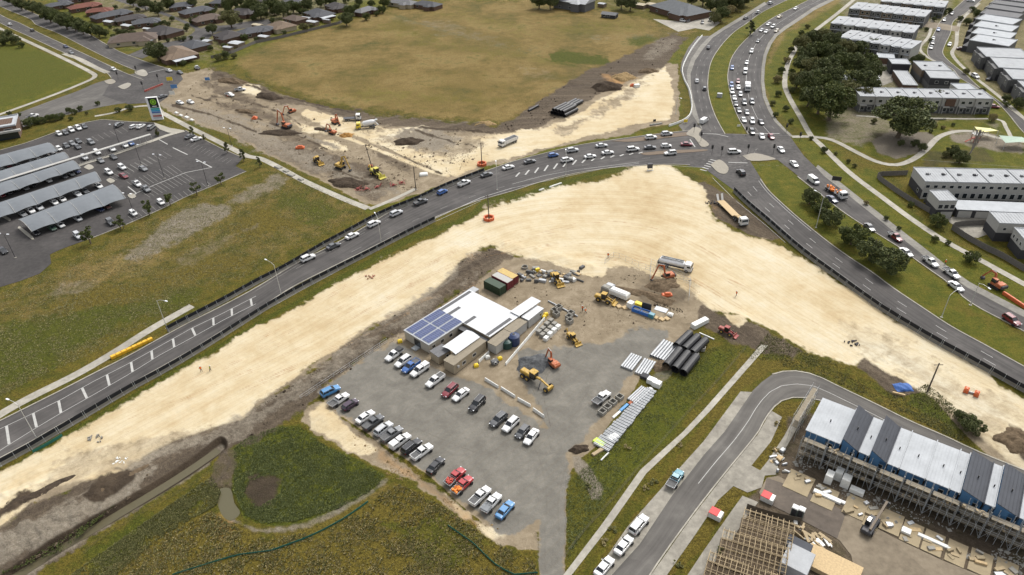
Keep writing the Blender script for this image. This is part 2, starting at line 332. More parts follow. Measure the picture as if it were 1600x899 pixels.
paint('mud', "1000,428 1060,425 1092,450 1080,480 1050,492 1000,475 975,455", 6, 12, .4); paint('dark', "1000,440 1070,455 1075,475 1030,485 995,465", 4, 8, .5); paint('mown', "1020,470 1060,478 1055,492 1025,488", 3, 4, .6)
paint('mud', "808,552 825,545 850,558 858,580 835,588 812,575", 2, 3, .35); paint('gravel', "808,552 825,545 850,558 858,580 835,588 812,575", 2, 3, .9)
paint('dark', "930,405 960,410 945,428 928,432", 3, 4, .6)
paint('mown', "730,445 790,402 805,400 770,430 750,446", 2, 4, .7); paint('mown', "780,395 850,405 845,412 790,412", 3, 5, .4)
streak('mown', "500,608 540,580 600,540 620,528", 1.5, 1.5, 2, .8)
# bank between the car park and the reserve
paint('dirt', "480,632 500,625 530,650 600,702 680,760 740,805 790,838 840,828 842,860 790,852 700,796 640,752 600,735 540,705 490,680 470,655", 4, 10, .9)
paint('sand', "482,640 505,630 540,665 590,705 560,712 520,690 485,672", 4, 10, .8); paint('orange', "590,700 660,745 720,790 760,820 740,825 660,765 590,720", 5, 8, .45); paint('sand', "690,765 740,805 790,836 770,840 710,800", 4, 10, .6)
paint('dead', "100,910 200,845 330,790 360,800 420,835 500,825 560,785 620,750 680,785 760,845 845,900 845,985 60,985", 8, 22, .95); paint('orange', "330,800 350,790 380,830 360,855 335,840", 6, 12, .35); paint('gold', "460,850 560,785 600,752 625,755 560,810 500,850", 6, 12, .6)
paint('lush', "140,860 240,800 330,755 350,770 300,810 220,850 150,899", 10, 24, .7); paint('mown', "670,780 720,810 780,850 830,899 760,899 700,850", 6, 16, .6)
paint('mown', "160,899 300,860 400,850 470,842 420,899", 12, 24, .6); paint('lush', "600,820 680,800 760,850 700,899 640,870", 12, 26, .55)
paint('lush', "362,700 385,680 430,664 470,665 500,690 560,718 605,742 592,766 530,798 460,820 410,822 380,812 362,770", 3, 6, 1.0); paint('mud', "385,740 425,735 442,748 436,775 420,792 398,795 384,770", 5, 14, .7, 3)
paint('lush', "430,664 500,690 600,740 560,745 480,700", 4, 6, 1)
paint('dark', "345,695 370,700 368,735 362,765 335,770 320,755", 4, 8, .6)
for s, wd in (("362,812 410,830 470,822 520,802 570,775 605,750", 5), ("20,915 100,862 200,800 300,742 350,700", 4)): streak('pale', s, wd, 4, 9, .58)
paint('dead', "845,985 842,840 820,825 780,850 800,899", 4, 8, .5); paint('lush', "885,985 884,760 905,735 935,705 985,640 1040,592 1080,555 1120,540 1160,545 1150,560 1085,640 990,770 925,860 890,910", 3, 6, .45); paint('mown', "915,720 960,680 1040,600 1120,545 1150,550 1080,640 1000,735 930,790 925,750", 5, 8, .85)
paint('pale', "892,712 905,710 925,735 942,765 938,782 925,780 915,755 900,735", 3, 4, .8); streak('mown', "1020,262 1100,266 1160,310 1240,375 1340,450 1450,520 1600,600 1700,660", 5, 3, 4, .85)
for s in ("-60,800 60,705 150,655 250,595 350,538 450,480 560,420 640,375 720,345 760,318 800,305", "800,312 860,292 940,270 990,262"): streak('lush', s, 5, 3, 4, .8)
for s in ("-60,690 60,640 160,588 235,540",): streak('dead', s, 6, 3, 3, .9)
streak('mown', "660,300 740,268 800,250 900,228 1010,208 1060,195", 3, 2, 2, .9); streak('mown', "575,330 620,312 650,300", 5, 3, 3, .8); streak('lush', "300,192 400,242 480,282 570,322", 3, 2, 3, .6)
# right building site
paint('dark', "1230,650 1290,640 1640,800 1640,985 1090,985 1150,800 1215,735", 5, 8, .7); paint('dead', "1215,632 1262,625 1250,660 1215,722 1195,735 1172,728", 2, 4, .9); paint('dead', "1140,760 1165,765 1130,810 1085,870 1050,899 1020,985 985,985 1040,899", 2, 4, .85)
paint('dirt', "1232,710 1330,770 1450,835 1600,899 1640,985 1500,985 1450,872 1330,805 1215,745", 3, 8, .75); paint('dark', "1290,835 1332,868 1335,985 1270,985", 3, 5, .6)
paint('sand', "40,775 100,700 200,688 300,672 330,665 240,722 150,752 60,790", 10, 26, .5, mode='cut'); paint('sand', "1300,490 1440,545 1530,600 1620,650 1700,720 1640,800 1520,690 1440,604 1340,560", 10, 30, .42, mode='cut'); paint('sand', "560,200 700,205 780,212 760,240 700,262 640,235 560,212", 8, 24, .6, mode='cut')
paint('sand', "860,205 930,170 1000,125 1025,115 960,170 880,212", 6, 20, .6, mode='cut'); paint('dirt', "1300,490 1440,545 1530,600 1700,700 1640,800 1520,690 1440,604 1340,560", 4, 4, 1); paint('dirt', "40,775 100,700 200,688 300,672 330,665 240,722 150,752 60,790", 4, 4, 1)
for s_ in ("300,120 360,130 420,165 400,175 340,150", "420,195 470,205 520,232 500,245 440,222", "560,215 610,235 650,262 640,275 590,250", "350,190 400,212 470,245 520,280 500,280 420,240 350,205", "480,240 540,262 590,292 560,300 500,275"): paint('dark', s_, 4, 12, .62)
for s_ in ("330,150 390,160 450,182 470,196", "300,150 350,165 420,192 470,214 520,238", "270,165 330,180 400,206", "520,262 560,280 600,292", "590,225 640,250 690,272", "650,205 700,220 740,228", "340,118 400,138 470,158 560,178"): streak('mud', s_, 1.6, 1.6, 4, .75)
for s_ in ("360,180 420,196 480,214 530,232", "300,172 360,196 430,226"): streak('pale', s_, 3, 3, 5, .8)
for s_ in ("380,128 410,138 400,150 375,142", "455,190 500,200 520,212 480,210", "505,215 550,225 540,240 500,232"): paint('sand', s_, 4, 9, .8)
for s_ in ("20,500 120,485 190,500 140,545 40,570", "190,470 300,440 330,455 250,500 180,510", "0,580 90,545 130,560 30,610", "440,300 540,325 500,350 430,330"): paint('lush', s_, 10, 26, .62)
for s_ in ("60,470 180,440 240,450 150,480 80,500", "250,430 360,400 400,410 300,450", "330,350 430,330 470,350 380,380", "120,560 220,520 260,520 160,570"): paint('dead', s_, 8, 22, .9)
paint('gold', "80,440 150,400 230,380 260,400 170,440 90,470", 8, 20, .7); paint('pale', "60,455 120,430 160,440 90,475", 8, 20, .45)
rr_ = random.Random(11)
for k_ in range(26):
    t0 = rr_.random(); cx = [(60, 760), (200, 670), (350, 600), (500, 520), (640, 440), (760, 385), (900, 350), (1040, 370), (1160, 430), (1280, 500), (1400, 560)]; i_ = rr_.randrange(0, 8); o_ = rr_.uniform(-32, 28)*(1 if i_ < 5 else 1.6); sl_ = rr_.uniform(-14, 14); pts = cx[i_:i_+rr_.choice((3, 4))]
    for g_ in (0, 4.5): streak('orange' if k_ % 3 else 'dirt', ' '.join('%.1f,%.1f' % (x, y+o_+sl_*j+g_) for j, (x, y) in enumerate(pts)), .7, 1.0, 1.5, rr_.uniform(.42, .6))
for s_, v_ in (("700,480 780,440 860,450 930,470 1010,500 1080,500 1130,480", .5), ("860,660 850,600 880,550 950,520 1040,500 1100,480", .5), ("740,560 800,560 840,620 862,700", .45), ("600,560 680,620 760,690 820,740 855,800", .4), ("560,640 640,660 740,700 840,720", .4)):
    for g_ in (0, 6): streak('mud' if g_ else 'dirt', ' '.join('%s,%.1f' % (q.split(',')[0], float(q.split(',')[1])+g_) for q in s_.split()), 1.1, 1.4, 2.5, v_)
# flow coordinates along the haul road, for wheel and grader marks
CLN = [W(*p) for p in ((-170, 850), (0, 775), (150, 700), (300, 620), (450, 538), (600, 455), (700, 395), (790, 355), (900, 340), (1030, 350), (1150, 410), (1260, 480), (1400, 560), (1560, 650), (1770, 770))]
CLN = spl(CLN, 5); U = np.zeros(len(GX)); V = np.full(len(GX), 1e9); L = 0
for a, b in zip(CLN, CLN[1:]):
    e = b-a; l2 = e.length_squared; t = np.clip(((WX-a.x)*e.x+(WY-a.y)*e.y)/l2, 0, 1); dx = WX-a.x-t*e.x; dy = WY-a.y-t*e.y
    dd = np.hypot(dx, dy); sg = np.sign(e.x*dy-e.y*dx); m = dd < np.abs(V); V[m] = (dd*np.where(sg == 0, 1, sg))[m]; U[m] = (L+t*e.length)[m]; L += e.length
FLOW = np.stack([U, V, np.zeros_like(U)], 1)
# relief: heaps, banks and the drain
soil = np.clip(LW['dark']+.5*LW['dirt']+.6*LW['dead']+.25*LW['sand'], 0, 1)
HZ += soil*(N2*.22+N1*.35)
for a in ((950, 128, 5, 1.8), (935, 138, 5, 1.6), (895, 128, 4, 1.0), (750, 198, 6, 1.2), (720, 200, 5, .9), (560, 285, 6, .5), (640, 205, 5, .8), (405, 135, 6, .8), (345, 118, 6, .8), (460, 175, 5, .8), (1035, 440, 5, .8), (1590, 690, 6, 1.0), (500, 655, 4, .7), (160, 765, 7, .8), (20, 790, 9, .9), (1160, 500, 4, .8), (60, 845, 7, .7), (110, 820, 6, .8), (835, 568, 4.5, 1.1), (1000, 458, 4, .6), (1060, 458, 4, .6), (690, 222, 3, .7), (1355, 580, 5, .5)): mound(*a)
for s, h, wd in (("500,600 560,545 620,505 700,452 745,415", .9, 9), ("790,383 850,395 925,418", .5, 7), ("330,700 400,655 470,620", .6, 10)):
    m, dd = streak(None, s); HZ[m] += h*np.exp(-(dd/wd)**2)*(.7+N2[m])
m, dd = streak(None, "-60,950 20,899 100,850 180,802 250,760 300,728 345,695"); DR = np.exp(-(dd/8.5)**4); HZ[m] = HZ[m]*(1-DR)-1.0*DR; LW['mud'][m] = np.maximum(LW['mud'][m], np.exp(-((dd-8)/4)**2)*.95)
m, d = sdf(PX("335,765 358,762 365,785 374,800 360,812 345,800", 3)); HZ[m] = np.where(d > -3, np.minimum(HZ[m], -.5*np.clip((d+3)/4, 0, 1)), HZ[m])
ROADS = []   # filled with (pixel polygon) so that the ground lies flat below roads
def noisy(s, *k): ROADS.append(PX(s, *k))
def ground():
    for p in ROADS:
        m, d = sdf(p, 14); f = np.clip((-d-2)/6, 0, 1); HZ[m] = HZ[m]*f
        if True: HZ[m] = np.where(d > -2, np.minimum(HZ[m], -.03), HZ[m])
    me = bpy.data.meshes.new('ground'); n = NX*NY
    me.vertices.add(n); co = np.stack([WX, WY, HZ], 1).astype(np.float32); me.vertices.foreach_set('co', co.ravel())
    ii = (np.arange(NY-1)[:, None]*NX+np.arange(NX-1)[None]).ravel(); q = np.stack([ii, ii+NX, ii+NX+1, ii+1], 1).astype(np.int32)
    me.loops.add(q.size); me.loops.foreach_set('vertex_index', q.ravel()); me.polygons.add(len(q))
    me.polygons.foreach_set('loop_start', np.arange(0, q.size, 4, dtype=np.int32)); me.update(calc_edges=True)
    me.polygons.foreach_set('use_smooth', np.ones(len(q), bool))
    for k in range(3):
        a = me.color_attributes.new('lay%d' % k, 'FLOAT_COLOR', 'POINT')
        a.data.foreach_set('color', np.stack([LW[x] for x in LAY[4*k:4*k+4]], 1).astype(np.float32).ravel())
    a = me.attributes.new('flow', 'FLOAT_VECTOR', 'POINT'); a.data.foreach_set('vector', FLOW.astype(np.float32).ravel())
    me.materials.append(GROUND_MAT); return kind(link('ground', me))
def ground_mat():
    m, nt, b = newmat('ground'); L = nt.links; P = N(nt, 'NewGeometry').outputs['Position']
    n0 = noise(nt, P, .035, 5, .6, .3); n1 = noise(nt, P, .22, 6, .65, .4); n2 = noise(nt, P, 1.1, 6, .7); n3 = noise(nt, P, 4.5, 5, .7); n4 = noise(nt, P, 14, 3, .7)
    hi = mth(nt, 'ADD', mth(nt, 'MULTIPLY', n2, .45), mth(nt, 'ADD', mth(nt, 'MULTIPLY', n3, .35), mth(nt, 'MULTIPLY', n4, .2)))   # fine
    md = mth(nt, 'ADD', mth(nt, 'MULTIPLY', n1, .55), mth(nt, 'MULTIPLY', hi, .45))
    lo = mth(nt, 'ADD', mth(nt, 'MULTIPLY', n0, .5), mth(nt, 'MULTIPLY', md, .5))
    fl = N(nt, 'Attribute', attribute_name='flow').outputs['Vector']; mp = N(nt, 'Mapping'); mp.inputs['Scale'].default_value = (.018, 1, 1); L.new(fl, mp.inputs[0])
    s1 = noise(nt, mp.outputs[0], .28, 5, .65, .15); s2 = noise(nt, mp.outputs[0], 1.3, 4, .6)
    st_ = mth(nt, 'ADD', mth(nt, 'MULTIPLY', s1, .8), mth(nt, 'MULTIPLY', s2, .2))
    at = [N(nt, 'Attribute', attribute_name='lay%d' % k) for k in range(3)]; ch = {}
    for k in range(3):
        sp = N(nt, 'SeparateColor'); L.new(at[k].outputs['Color'], sp.inputs[0])
        for j in range(3): ch[LAY[4*k+j]] = sp.outputs[j]
        ch[LAY[4*k+3]] = at[k].outputs['Alpha']
    def mask(k, nz=None, amp=.9, e=.16):
        v = mth(nt, 'ADD', ch[k], mth(nt, 'MULTIPLY', mth(nt, 'SUBTRACT', nz or hi, .5), amp)); return smooth(nt, v, .5-e, .5+e)
    cl = noise(nt, P, 2.4, 3, .75, .6); tf = mth(nt, 'MULTIPLY_ADD', smooth(nt, mth(nt, 'ADD', mth(nt, 'MULTIPLY', cl, .55), mth(nt, 'MULTIPLY', n4, .45)), .36, .64), 1.15, .42)   # tussocks, dark gaps between
    def G(r, g, b_): return D(r, g, int(b_*.72))
    c = ramp(nt, md, [(.36, G(74, 76, 36)), (.46, G(100, 98, 48)), (.56, G(124, 110, 62)), (.66, G(88, 92, 40))])
    def lay(k, col, **kw):
        nonlocal c; c = mix(nt, mask(k, **kw), c, col)
    cc = N(nt, 'CombineColor')
    for i_ in range(3): L.new(tf, cc.inputs[i_])
    smf = mth(nt, 'MULTIPLY', mth(nt, 'MAXIMUM', ch['mown'], ch['gold']), .4); tf2 = mix(nt, smf, cc.outputs[0], (1, 1, 1))
    lay('gold', ramp(nt, lo, [(.36, D(100, 98, 50)), (.44, D(126, 112, 60)), (.5, D(146, 124, 72)), (.56, D(160, 138, 86)), (.64, D(116, 112, 58))]), amp=1.6, e=.35, nz=md)
    lay('mown', ramp(nt, md, [(.36, G(84, 94, 40)), (.5, G(110, 112, 50)), (.62, G(136, 124, 66))]), amp=1.5, e=.3, nz=md)
    lay('dead', ramp(nt, hi, [(.38, G(78, 70, 40)), (.47, G(108, 96, 54)), (.54, G(134, 118, 72)), (.62, G(92, 92, 42))]), amp=2.0, e=.3, nz=md)
    lay('lush', ramp(nt, hi, [(.38, G(62, 72, 30)), (.5, G(90, 96, 42)), (.62, G(120, 118, 58))]), amp=1.6, e=.3, nz=md)
    c = mix(nt, 1.0, c, tf2, 'MULTIPLY')
    lay('dirt', ramp(nt, md, [(.36, D(144, 129, 106)), (.5, D(170, 154, 129)), (.62, D(194, 178, 152))]), amp=.9)
    lay('dark', ramp(nt, mth(nt, 'ADD', mth(nt, 'MULTIPLY', hi, .6), mth(nt, 'MULTIPLY', st_, .4)), [(.38, D(80, 70, 58)), (.5, D(112, 99, 84)), (.6, D(148, 133, 112))]), amp=1.4, e=.25, nz=md)
    sand = ramp(nt, mth(nt, 'ADD', mth(nt, 'MULTIPLY', st_, .22), mth(nt, 'MULTIPLY', lo, .78)), [(.38, D(216, 189, 144)), (.46, D(236, 214, 172)), (.53, D(249, 232, 196)), (.6, D(255, 245, 218))])
    sand = mix(nt, mth(nt, 'MULTIPLY', smooth(nt, n1, .56, .7), .3), sand, D(222, 190, 138))
    sand = mix(nt, mth(nt, 'MULTIPLY', smooth(nt, hi, .6, .7), .35), sand, D(178, 158, 124))
    c = mix(nt, mask('sand', amp=1.1, e=.26, nz=md), c, sand)
    lay('gravel', ramp(nt, md, [(.34, D(124, 120, 112)), (.5, D(145, 141, 132)), (.64, D(166, 161, 150))]), amp=.9, e=.22)
    lay('pale', ramp(nt, hi, [(.34, D(126, 114, 98)), (.5, D(160, 149, 132)), (.64, D(192, 182, 164))]), amp=1.5, e=.3, nz=md)
    lay('orange', ramp(nt, md, [(.36, D(168, 128, 84)), (.62, D(206, 164, 112))]), amp=1.4, e=.35, nz=md)
    lay('mud', ramp(nt, md, [(.36, D(66, 56, 46)), (.62, D(102, 88, 72))]), amp=1.0, e=.25)
    lay('pave', D(150, 140, 126), amp=.4)
    trk = N(nt, 'TexWave', bands_direction='Y'); trk.inputs['Scale'].default_value = .22; trk.inputs['Distortion'].default_value = 5; trk.inputs['Detail'].default_value = 3; trk.inputs['Detail Scale'].default_value = .6; L.new(mp.outputs[0], trk.inputs[0])
    c = mix(nt, mth(nt, 'MULTIPLY', mth(nt, 'MULTIPLY', smooth(nt, trk.outputs['Fac'], .78, .95), mth(nt, 'MAXIMUM', ch['sand'], ch['dirt'])), .08), c, D(150, 128, 96))
    L.new(c, b.inputs['Base Color']); b.inputs['Roughness'].default_value = .95; b.inputs['Specular IOR Level'].default_value = .15
    gr = mth(nt, 'SUBTRACT', 1, mth(nt, 'MULTIPLY', mth(nt, 'MAXIMUM', ch['sand'], mth(nt, 'MAXIMUM', ch['gravel'], ch['dirt'])), .8))
    bump(nt, b, mth(nt, 'MULTIPLY', mth(nt, 'ADD', n3, mth(nt, 'MULTIPLY', n2, 1.5)), gr), .7, .4); return m
GROUND_MAT = ground_mat()
# ---------------------------------------------------------------- roads
def road_mat(name, lo, hi, tracks=True, cracks=.0):
    m, nt, b = newmat(name); P = N(nt, 'NewGeometry').outputs['Position']
    n0 = noise(nt, P, .12, 5, .6); n2 = noise(nt, P, 9, 4, .7)
    uv = N(nt, 'Attribute', attribute_name='along').outputs['Vector']; mp = N(nt, 'Mapping'); mp.inputs['Scale'].default_value = (.03, 1, 1); nt.links.new(uv, mp.inputs[0])
    s = noise(nt, mp.outputs[0], .75, 4, .6)
    v = mth(nt, 'ADD', mth(nt, 'MULTIPLY', s, .45), mth(nt, 'ADD', mth(nt, 'MULTIPLY', n0, .35), mth(nt, 'MULTIPLY', n2, .2)))
    c = ramp(nt, v, [(.38, tuple(x*.86 for x in lo)), (.5, tuple((x+y)/2 for x, y in zip(lo, hi))), (.6, tuple(x*1.06 for x in hi))]); vo = N(nt, 'TexVoronoi'); vo.inputs['Scale'].default_value = .06; nt.links.new(P, vo.inputs['Vector']); sc_ = N(nt, 'SeparateColor'); nt.links.new(vo.outputs['Color'], sc_.inputs[0]); c = mix(nt, mth(nt, 'MULTIPLY', smooth(nt, sc_.outputs[0], .7, .72), .22), c, tuple(x*.6 for x in lo)); c = mix(nt, mth(nt, 'MULTIPLY', smooth(nt, n0, .55, .7), .25), c, tuple(x*1.35 for x in hi))
    if cracks:
        k = N(nt, 'TexVoronoi', feature='DISTANCE_TO_EDGE'); k.inputs['Scale'].default_value = .09; nt.links.new(P, k.inputs['Vector'])
        c = mix(nt, mth(nt, 'MULTIPLY', mth(nt, 'SUBTRACT', 1, smooth(nt, k.outputs['Distance'], .0, .012)), cracks), c, D(60, 60, 60))
    nt.links.new(c, b.inputs['Base Color']); b.inputs['Roughness'].default_value = .85; b.inputs['Specular IOR Level'].default_value = .25
    bump(nt, b, n2, .25, .01); return m
ASPH = road_mat('asphalt', D(84, 81, 80), D(112, 108, 105)); ASPL = road_mat('asphalt_old', D(108, 104, 100), D(134, 130, 124), cracks=.0)
CARP = road_mat('asphalt_car_park', D(80, 77, 76), D(96, 92, 90)); CONC = road_mat('concrete', D(160, 154, 142), D(192, 186, 172)); PAVE = road_mat('court_paving', D(148, 134, 114), D(170, 156, 134))
CONL = road_mat('concrete_pale', D(188, 182, 168), D(212, 206, 192)); SHLD = road_mat('shoulder', D(150, 146, 138), D(172, 168, 158)); WATR = None
PAINT = M('road_paint', D(214, 213, 208), .6, world=True, scale=.8, var=.25); PAINTW = M('road_paint_worn', D(164, 162, 156), .7, world=True, scale=1.2, var=.3)
def fix_uv(me, A=None):
    "store coordinates along / across the strip for wheel-track streaks"
    a = me.attributes.new('along', 'FLOAT_VECTOR', 'POINT'); co = np.zeros(len(me.vertices)*3, np.float32); me.vertices.foreach_get('co', co)
    if A is None: co[0::3] /= .03; a.data.foreach_set('vector', co)
    else: a.data.foreach_set('vector', np.array(A, np.float32).ravel())
def ribbon(name, left, right, z, mat, keep=True, step=4.0, nx=6):
    "road sheet between two edge lines given in photo pixels; returns its two edges"
    A = spl(WP(left), 6); B = spl(WP(right), 6)
    n = max(4, int(max(sum((q-p).length for p, q in zip(A, A[1:])), sum((q-p).length for p, q in zip(B, B[1:])))/step))
    def fit(P):
        L = [0]
        for a, b in zip(P, P[1:]): L.append(L[-1]+(b-a).length)
        out = []; j = 0
        for i in range(n+1):
            t = L[-1]*i/n
            while j < len(L)-2 and L[j+1] < t: j += 1
            out.append(P[j].lerp(P[j+1], (t-L[j])/max(1e-9, L[j+1]-L[j])))
        return out
    A = fit(A); B = fit(B); mb = MB(); uv = []; s = 0; vs = []
    for i in range(n+1):
        if i: s += ((A[i]+B[i])/2-(A[i-1]+B[i-1])/2).length
        wdt = (B[i]-A[i]).length
        for k in range(nx+1): p = A[i].lerp(B[i], k/nx); vs.append((p.x, p.y, z)); uv.append((s, wdt*k/nx, 0))
    k1 = nx+1; fs = [(i*k1+k, (i+1)*k1+k, (i+1)*k1+k+1, i*k1+k+1) for i in range(n) for k in range(nx)]
    mb.add(vs, fs); me = mb.mesh(name, mat); fix_uv(me, uv)
    bm_fix(me); o = kind(link(name, me))
    if keep: ROADS.append(PX(left)+PX(right)[::-1])
    return A, B
def bm_fix(me):
    if len(me.polygons) and me.polygons[0].normal.z < 0: me.flip_normals()
def sheet(name, s, z, mat, sm=0, keep=True, k=None):
    from mathutils.geometry import tessellate_polygon
    p = PX(s, sm); P = [W(a, b, 0) for a, b in p]; tri = tessellate_polygon([P]); mb = MB()
    mb.add([(q.x, q.y, z) for q in P], [tuple(t) for t in tri]); me = mb.mesh(name, mat); fix_uv(me)
    for f in me.polygons:
        if f.normal.z < 0: f.flip()
    o = kind(link(name, me))
    if keep: ROADS.append(p)
    return o
def kerb(name, P, wd=.3, h=.13, z=.0, mat=None):
    P = resample(P, 3.0); mb = MB(); vs = []
    for i, p in enumerate(P):
        t = (P[min(i+1, len(P)-1)]-P[max(i-1, 0)]).normalized(); n = Vector((-t.y, t.x, 0))*wd/2
        for sgn, zz in ((-1, z-.02), (-1, z+h), (1, z+h), (1, z-.02)): q = p+n*sgn; vs.append((q.x, q.y, zz))
    fs = [(i*4+k, (i+1)*4+k, (i+1)*4+k+1, i*4+k+1) for i in range(len(P)-1) for k in range(3)]
    me = mb.add(vs, fs).mesh(name, mat or CONL); fix_uv(me); return kind(link(name, me))
LINES = MB(); LINW = MB()
def line(P, wd, z, dash=None, worn=False, off=0):
    if len(P) < 2: return
    mb = LINW if worn else LINES; P = resample(P, 1.0); s = off; seg = []
    def flush(seg):
        vs = []
        for i, p in enumerate(seg):
            t = (seg[min(i+1, len(seg)-1)]-seg[max(i-1, 0)]).normalized(); n = Vector((-t.y, t.x, 0))*wd/2
            for q in (p-n, p+n): vs.append((q.x, q.y, z))
        mb.add(vs, [(2*i, 2*i+2, 2*i+3, 2*i+1) for i in range(len(seg)-1)])
    for p, q in zip(P, P[1:]):
        on = dash is None or (s % (dash[0]+dash[1])) < dash[0]
        if on: seg = seg or [p]; seg.append(q)
        elif seg: flush(seg); seg = []
        s += (q-p).length
    if seg: flush(seg)
def lerpP(A, B, t): return [a.lerp(b, t) for a, b in zip(A, B)]
ZR = .035
# arterial road from lower left to the junction
MAIN_U = "-100,706 0,658 50,633 100,608 150,582 200,557 250,529 300,502 350,477 400,450 470,408 530,378 612,330 650,311 725,280 775,262 800,253 850,240 900,228 950,220 1000,213 1050,207 1078,204"
MAIN_L = "-100,768 0,716 50,690 82,671 150,633 200,603 250,575 300,547 350,516 400,486 455,450 512,421 575,390 625,365 680,340 712,327 750,313 800,299 850,283 900,271 950,263 1000,259 1040,257 1078,258"
MA, MBB = ribbon('arterial_road', MAIN_U, MAIN_L, ZR, ASPH)
kerb('kerb', MA); kerb('kerb', MBB)
# northern carriageways
W_L = "1250,-50 1225,-20 1195,6 1160,28 1130,46 1112,58 1098,75 1084,95 1078,115 1080,140 1084,160 1090,185 1098,204"
W_R = "1330,-50 1270,-18 1222,4 1190,20 1165,38 1150,48 1135,62 1122,78 1112,95 1107,115 1106,140 1110,160 1117,180 1126,198 1133,210"
CA, CB = ribbon('northern_road_west', W_L, W_R, ZR, ASPH); kerb('kerb', CB)
sheet('shoulder', "1195,3 1160,25 1130,43 1110,56 1094,72 1080,92 1073,112 1075,140 1079,160 1082,180 1098,204 1090,180 1084,158 1080,138 1079,116 1086,95 1099,76 1114,59 1132,47 1162,29 1198,7", ZR+.008, SHLD)
sheet('shoulder', "1112,56 1090,57 1075,75 1065,97 1063,110 1068,125 1076,142 1080,162 1079,178 1072,188 1060,196 1068,206 1082,206 1092,190 1084,160 1079,138 1080,112 1090,85", ZR-.012, ASPL)
E_L = "1370,-50 1310,-25 1264,0 1240,12 1210,27 1190,40 1172,56 1156,72 1144,89 1139,105 1137,122 1140,142 1144,160 1153,183 1163,200 1170,211"
E_R = "1420,-50 1350,-25 1294,1 1270,12 1248,27 1225,42 1210,54 1200,68 1193,86 1190,105 1189,127 1192,152 1200,172 1210,190 1225,205 1235,214"
EA, EB = ribbon('northern_road_east', E_L, E_R, ZR, ASPH); kerb('kerb', EA)
sheet('shoulder', "1350,-25 1294,0 1270,12 1248,27 1225,42 1210,54 1200,68 1193,86 1190,105 1189,127 1192,152 1200,172 1210,190 1225,205 1235,214 1238,212 1228,203 1214,188 1205,170 1197,150 1194,127 1195,105 1198,87 1205,70 1214,57 1228,46 1251,31 1273,16 1297,4", ZR+.008, SHLD)
sheet('junction', "1070,202 1084,190 1098,200 1132,209 1170,210 1234,213 1256,244 1279,266 1287,276 1252,279 1215,250 1172,252 1200,297 1172,320 1146,297 1120,278 1100,263 1074,259", ZR+.004, ASPH)
# south-eastern carriageways
NE_U = "1275,262 1287,275 1325,305 1350,325 1375,345 1412,375 1450,405 1475,425 1512,450 1600,496 1700,548"
NE_L = "1246,276 1252,281 1287,308 1318,332 1350,353 1407,388 1425,402 1450,420 1487,446 1517,474 1600,518 1700,575"
NA, NB = ribbon('southern_road_east', NE_U, NE_L, ZR, ASPH); kerb('kerb', NB)
sheet('shoulder', "1275,262 1287,275 1325,305 1350,325 1375,345 1412,375 1450,405 1475,425 1512,450 1600,496 1602,486 1515,441 1480,416 1455,396 1416,366 1380,338 1353,317 1328,297 1292,269 1278,258", ZR+.009, SHLD)
SW_U = "1188,280 1200,297 1225,321 1250,343 1287,373 1325,401 1362,425 1395,450 1437,478 1487,511 1537,538 1600,573 1700,625"
SW_L = "1160,308 1170,317 1200,341 1250,385 1300,422 1340,451 1375,476 1425,507 1475,536 1525,563 1600,606 1700,660"
SA, SB = ribbon('southern_road_west', SW_U, SW_L, ZR, ASPH); kerb('kerb', SA); kerb('kerb', SB)
# top-left roads
T1A, T1B = ribbon('western_road_near', "-80,-25 0,23 30,36 60,51 105,72 150,93 188,111 210,120 224,125", "-80,-8 0,36 45,57 90,78 105,85 135,102 165,113 174,122", ZR, ASPH, nx=3)
T2A, T2B = ribbon('western_road_far', "-30,-30 22,6 60,24 90,34 135,52 165,69 187,81 215,92 240,101 268,109", "-60,-22 0,10 45,29 57,39 90,52 135,75 180,97 213,111 224,118", ZR-.008, ASPH, nx=3)
for p in (T1A, T1B, T2B, T2A): kerb('kerb', p)
T3A, T3B = ribbon('western_road_side', "226,112 200,117 172,124 150,130 120,143 95,152 60,165 30,176 0,184 -80,212", "262,150 235,160 200,161 160,167 130,174 95,182 60,191 30,201 0,208 -80,235", ZR-.014, ASPL, nx=3)
sheet('junction', "174,120 222,123 213,110 262,107 280,112 286,124 276,134 268,142 262,152 250,160 235,161 200,163 160,150 172,130", ZR+.004, ASPH)
RA, RB = ribbon('suburban_street', "150,-15 173,-2 200,7 240,19 262,26 290,38 305,48 282,62 262,66 235,72 200,86", "158,-25 185,-5 205,3 250,17 290,33 312,44 330,52 322,64 290,70 258,77 222,92", ZR-.018, ASPH, nx=3)
ribbon('suburban_street', "310,46 330,40 352,40 380,35 420,30", "322,58 340,50 355,48 385,44 425,38", ZR-.026, ASPH, nx=3)
# estate street, lower right
G_L = "900,985 955,899 1000,849 1050,774 1100,710 1132,674 1175,612 1199,591 1215,582 1245,579 1275,587 1312,605 1375,635 1425,660 1475,681 1525,705 1600,735 1700,775"
G_R = "965,985 1015,899 1075,814 1125,749 1182,679 1195,655 1206,640 1217,628 1233,622 1262,622 1290,628 1312,640 1360,663 1410,690 1500,733 1600,783 1700,830"
GA, GB = ribbon('estate_street', G_L, G_R, ZR, ASPL); kerb('kerb', GB, .25)
kerb('kerb', [p for p in GA if W(1199, 591).x-1 <= p.x], .35)
sheet('parking_strip', "855,985 928,899 980,824 1040,756 1100,689 1157,612 1175,613 1132,675 1100,711 1050,775 1000,850 955,900 900,985", ZR+.012, CONC)
sheet('parking_strip', "967,985 1017,899 1077,814 1127,749 1184,679 1205,642 1222,652 1205,690 1174,728 1196,740 1190,762 1168,770 1146,760 1122,782 1087,835 1042,899 985,985", ZR+.012, CONC)
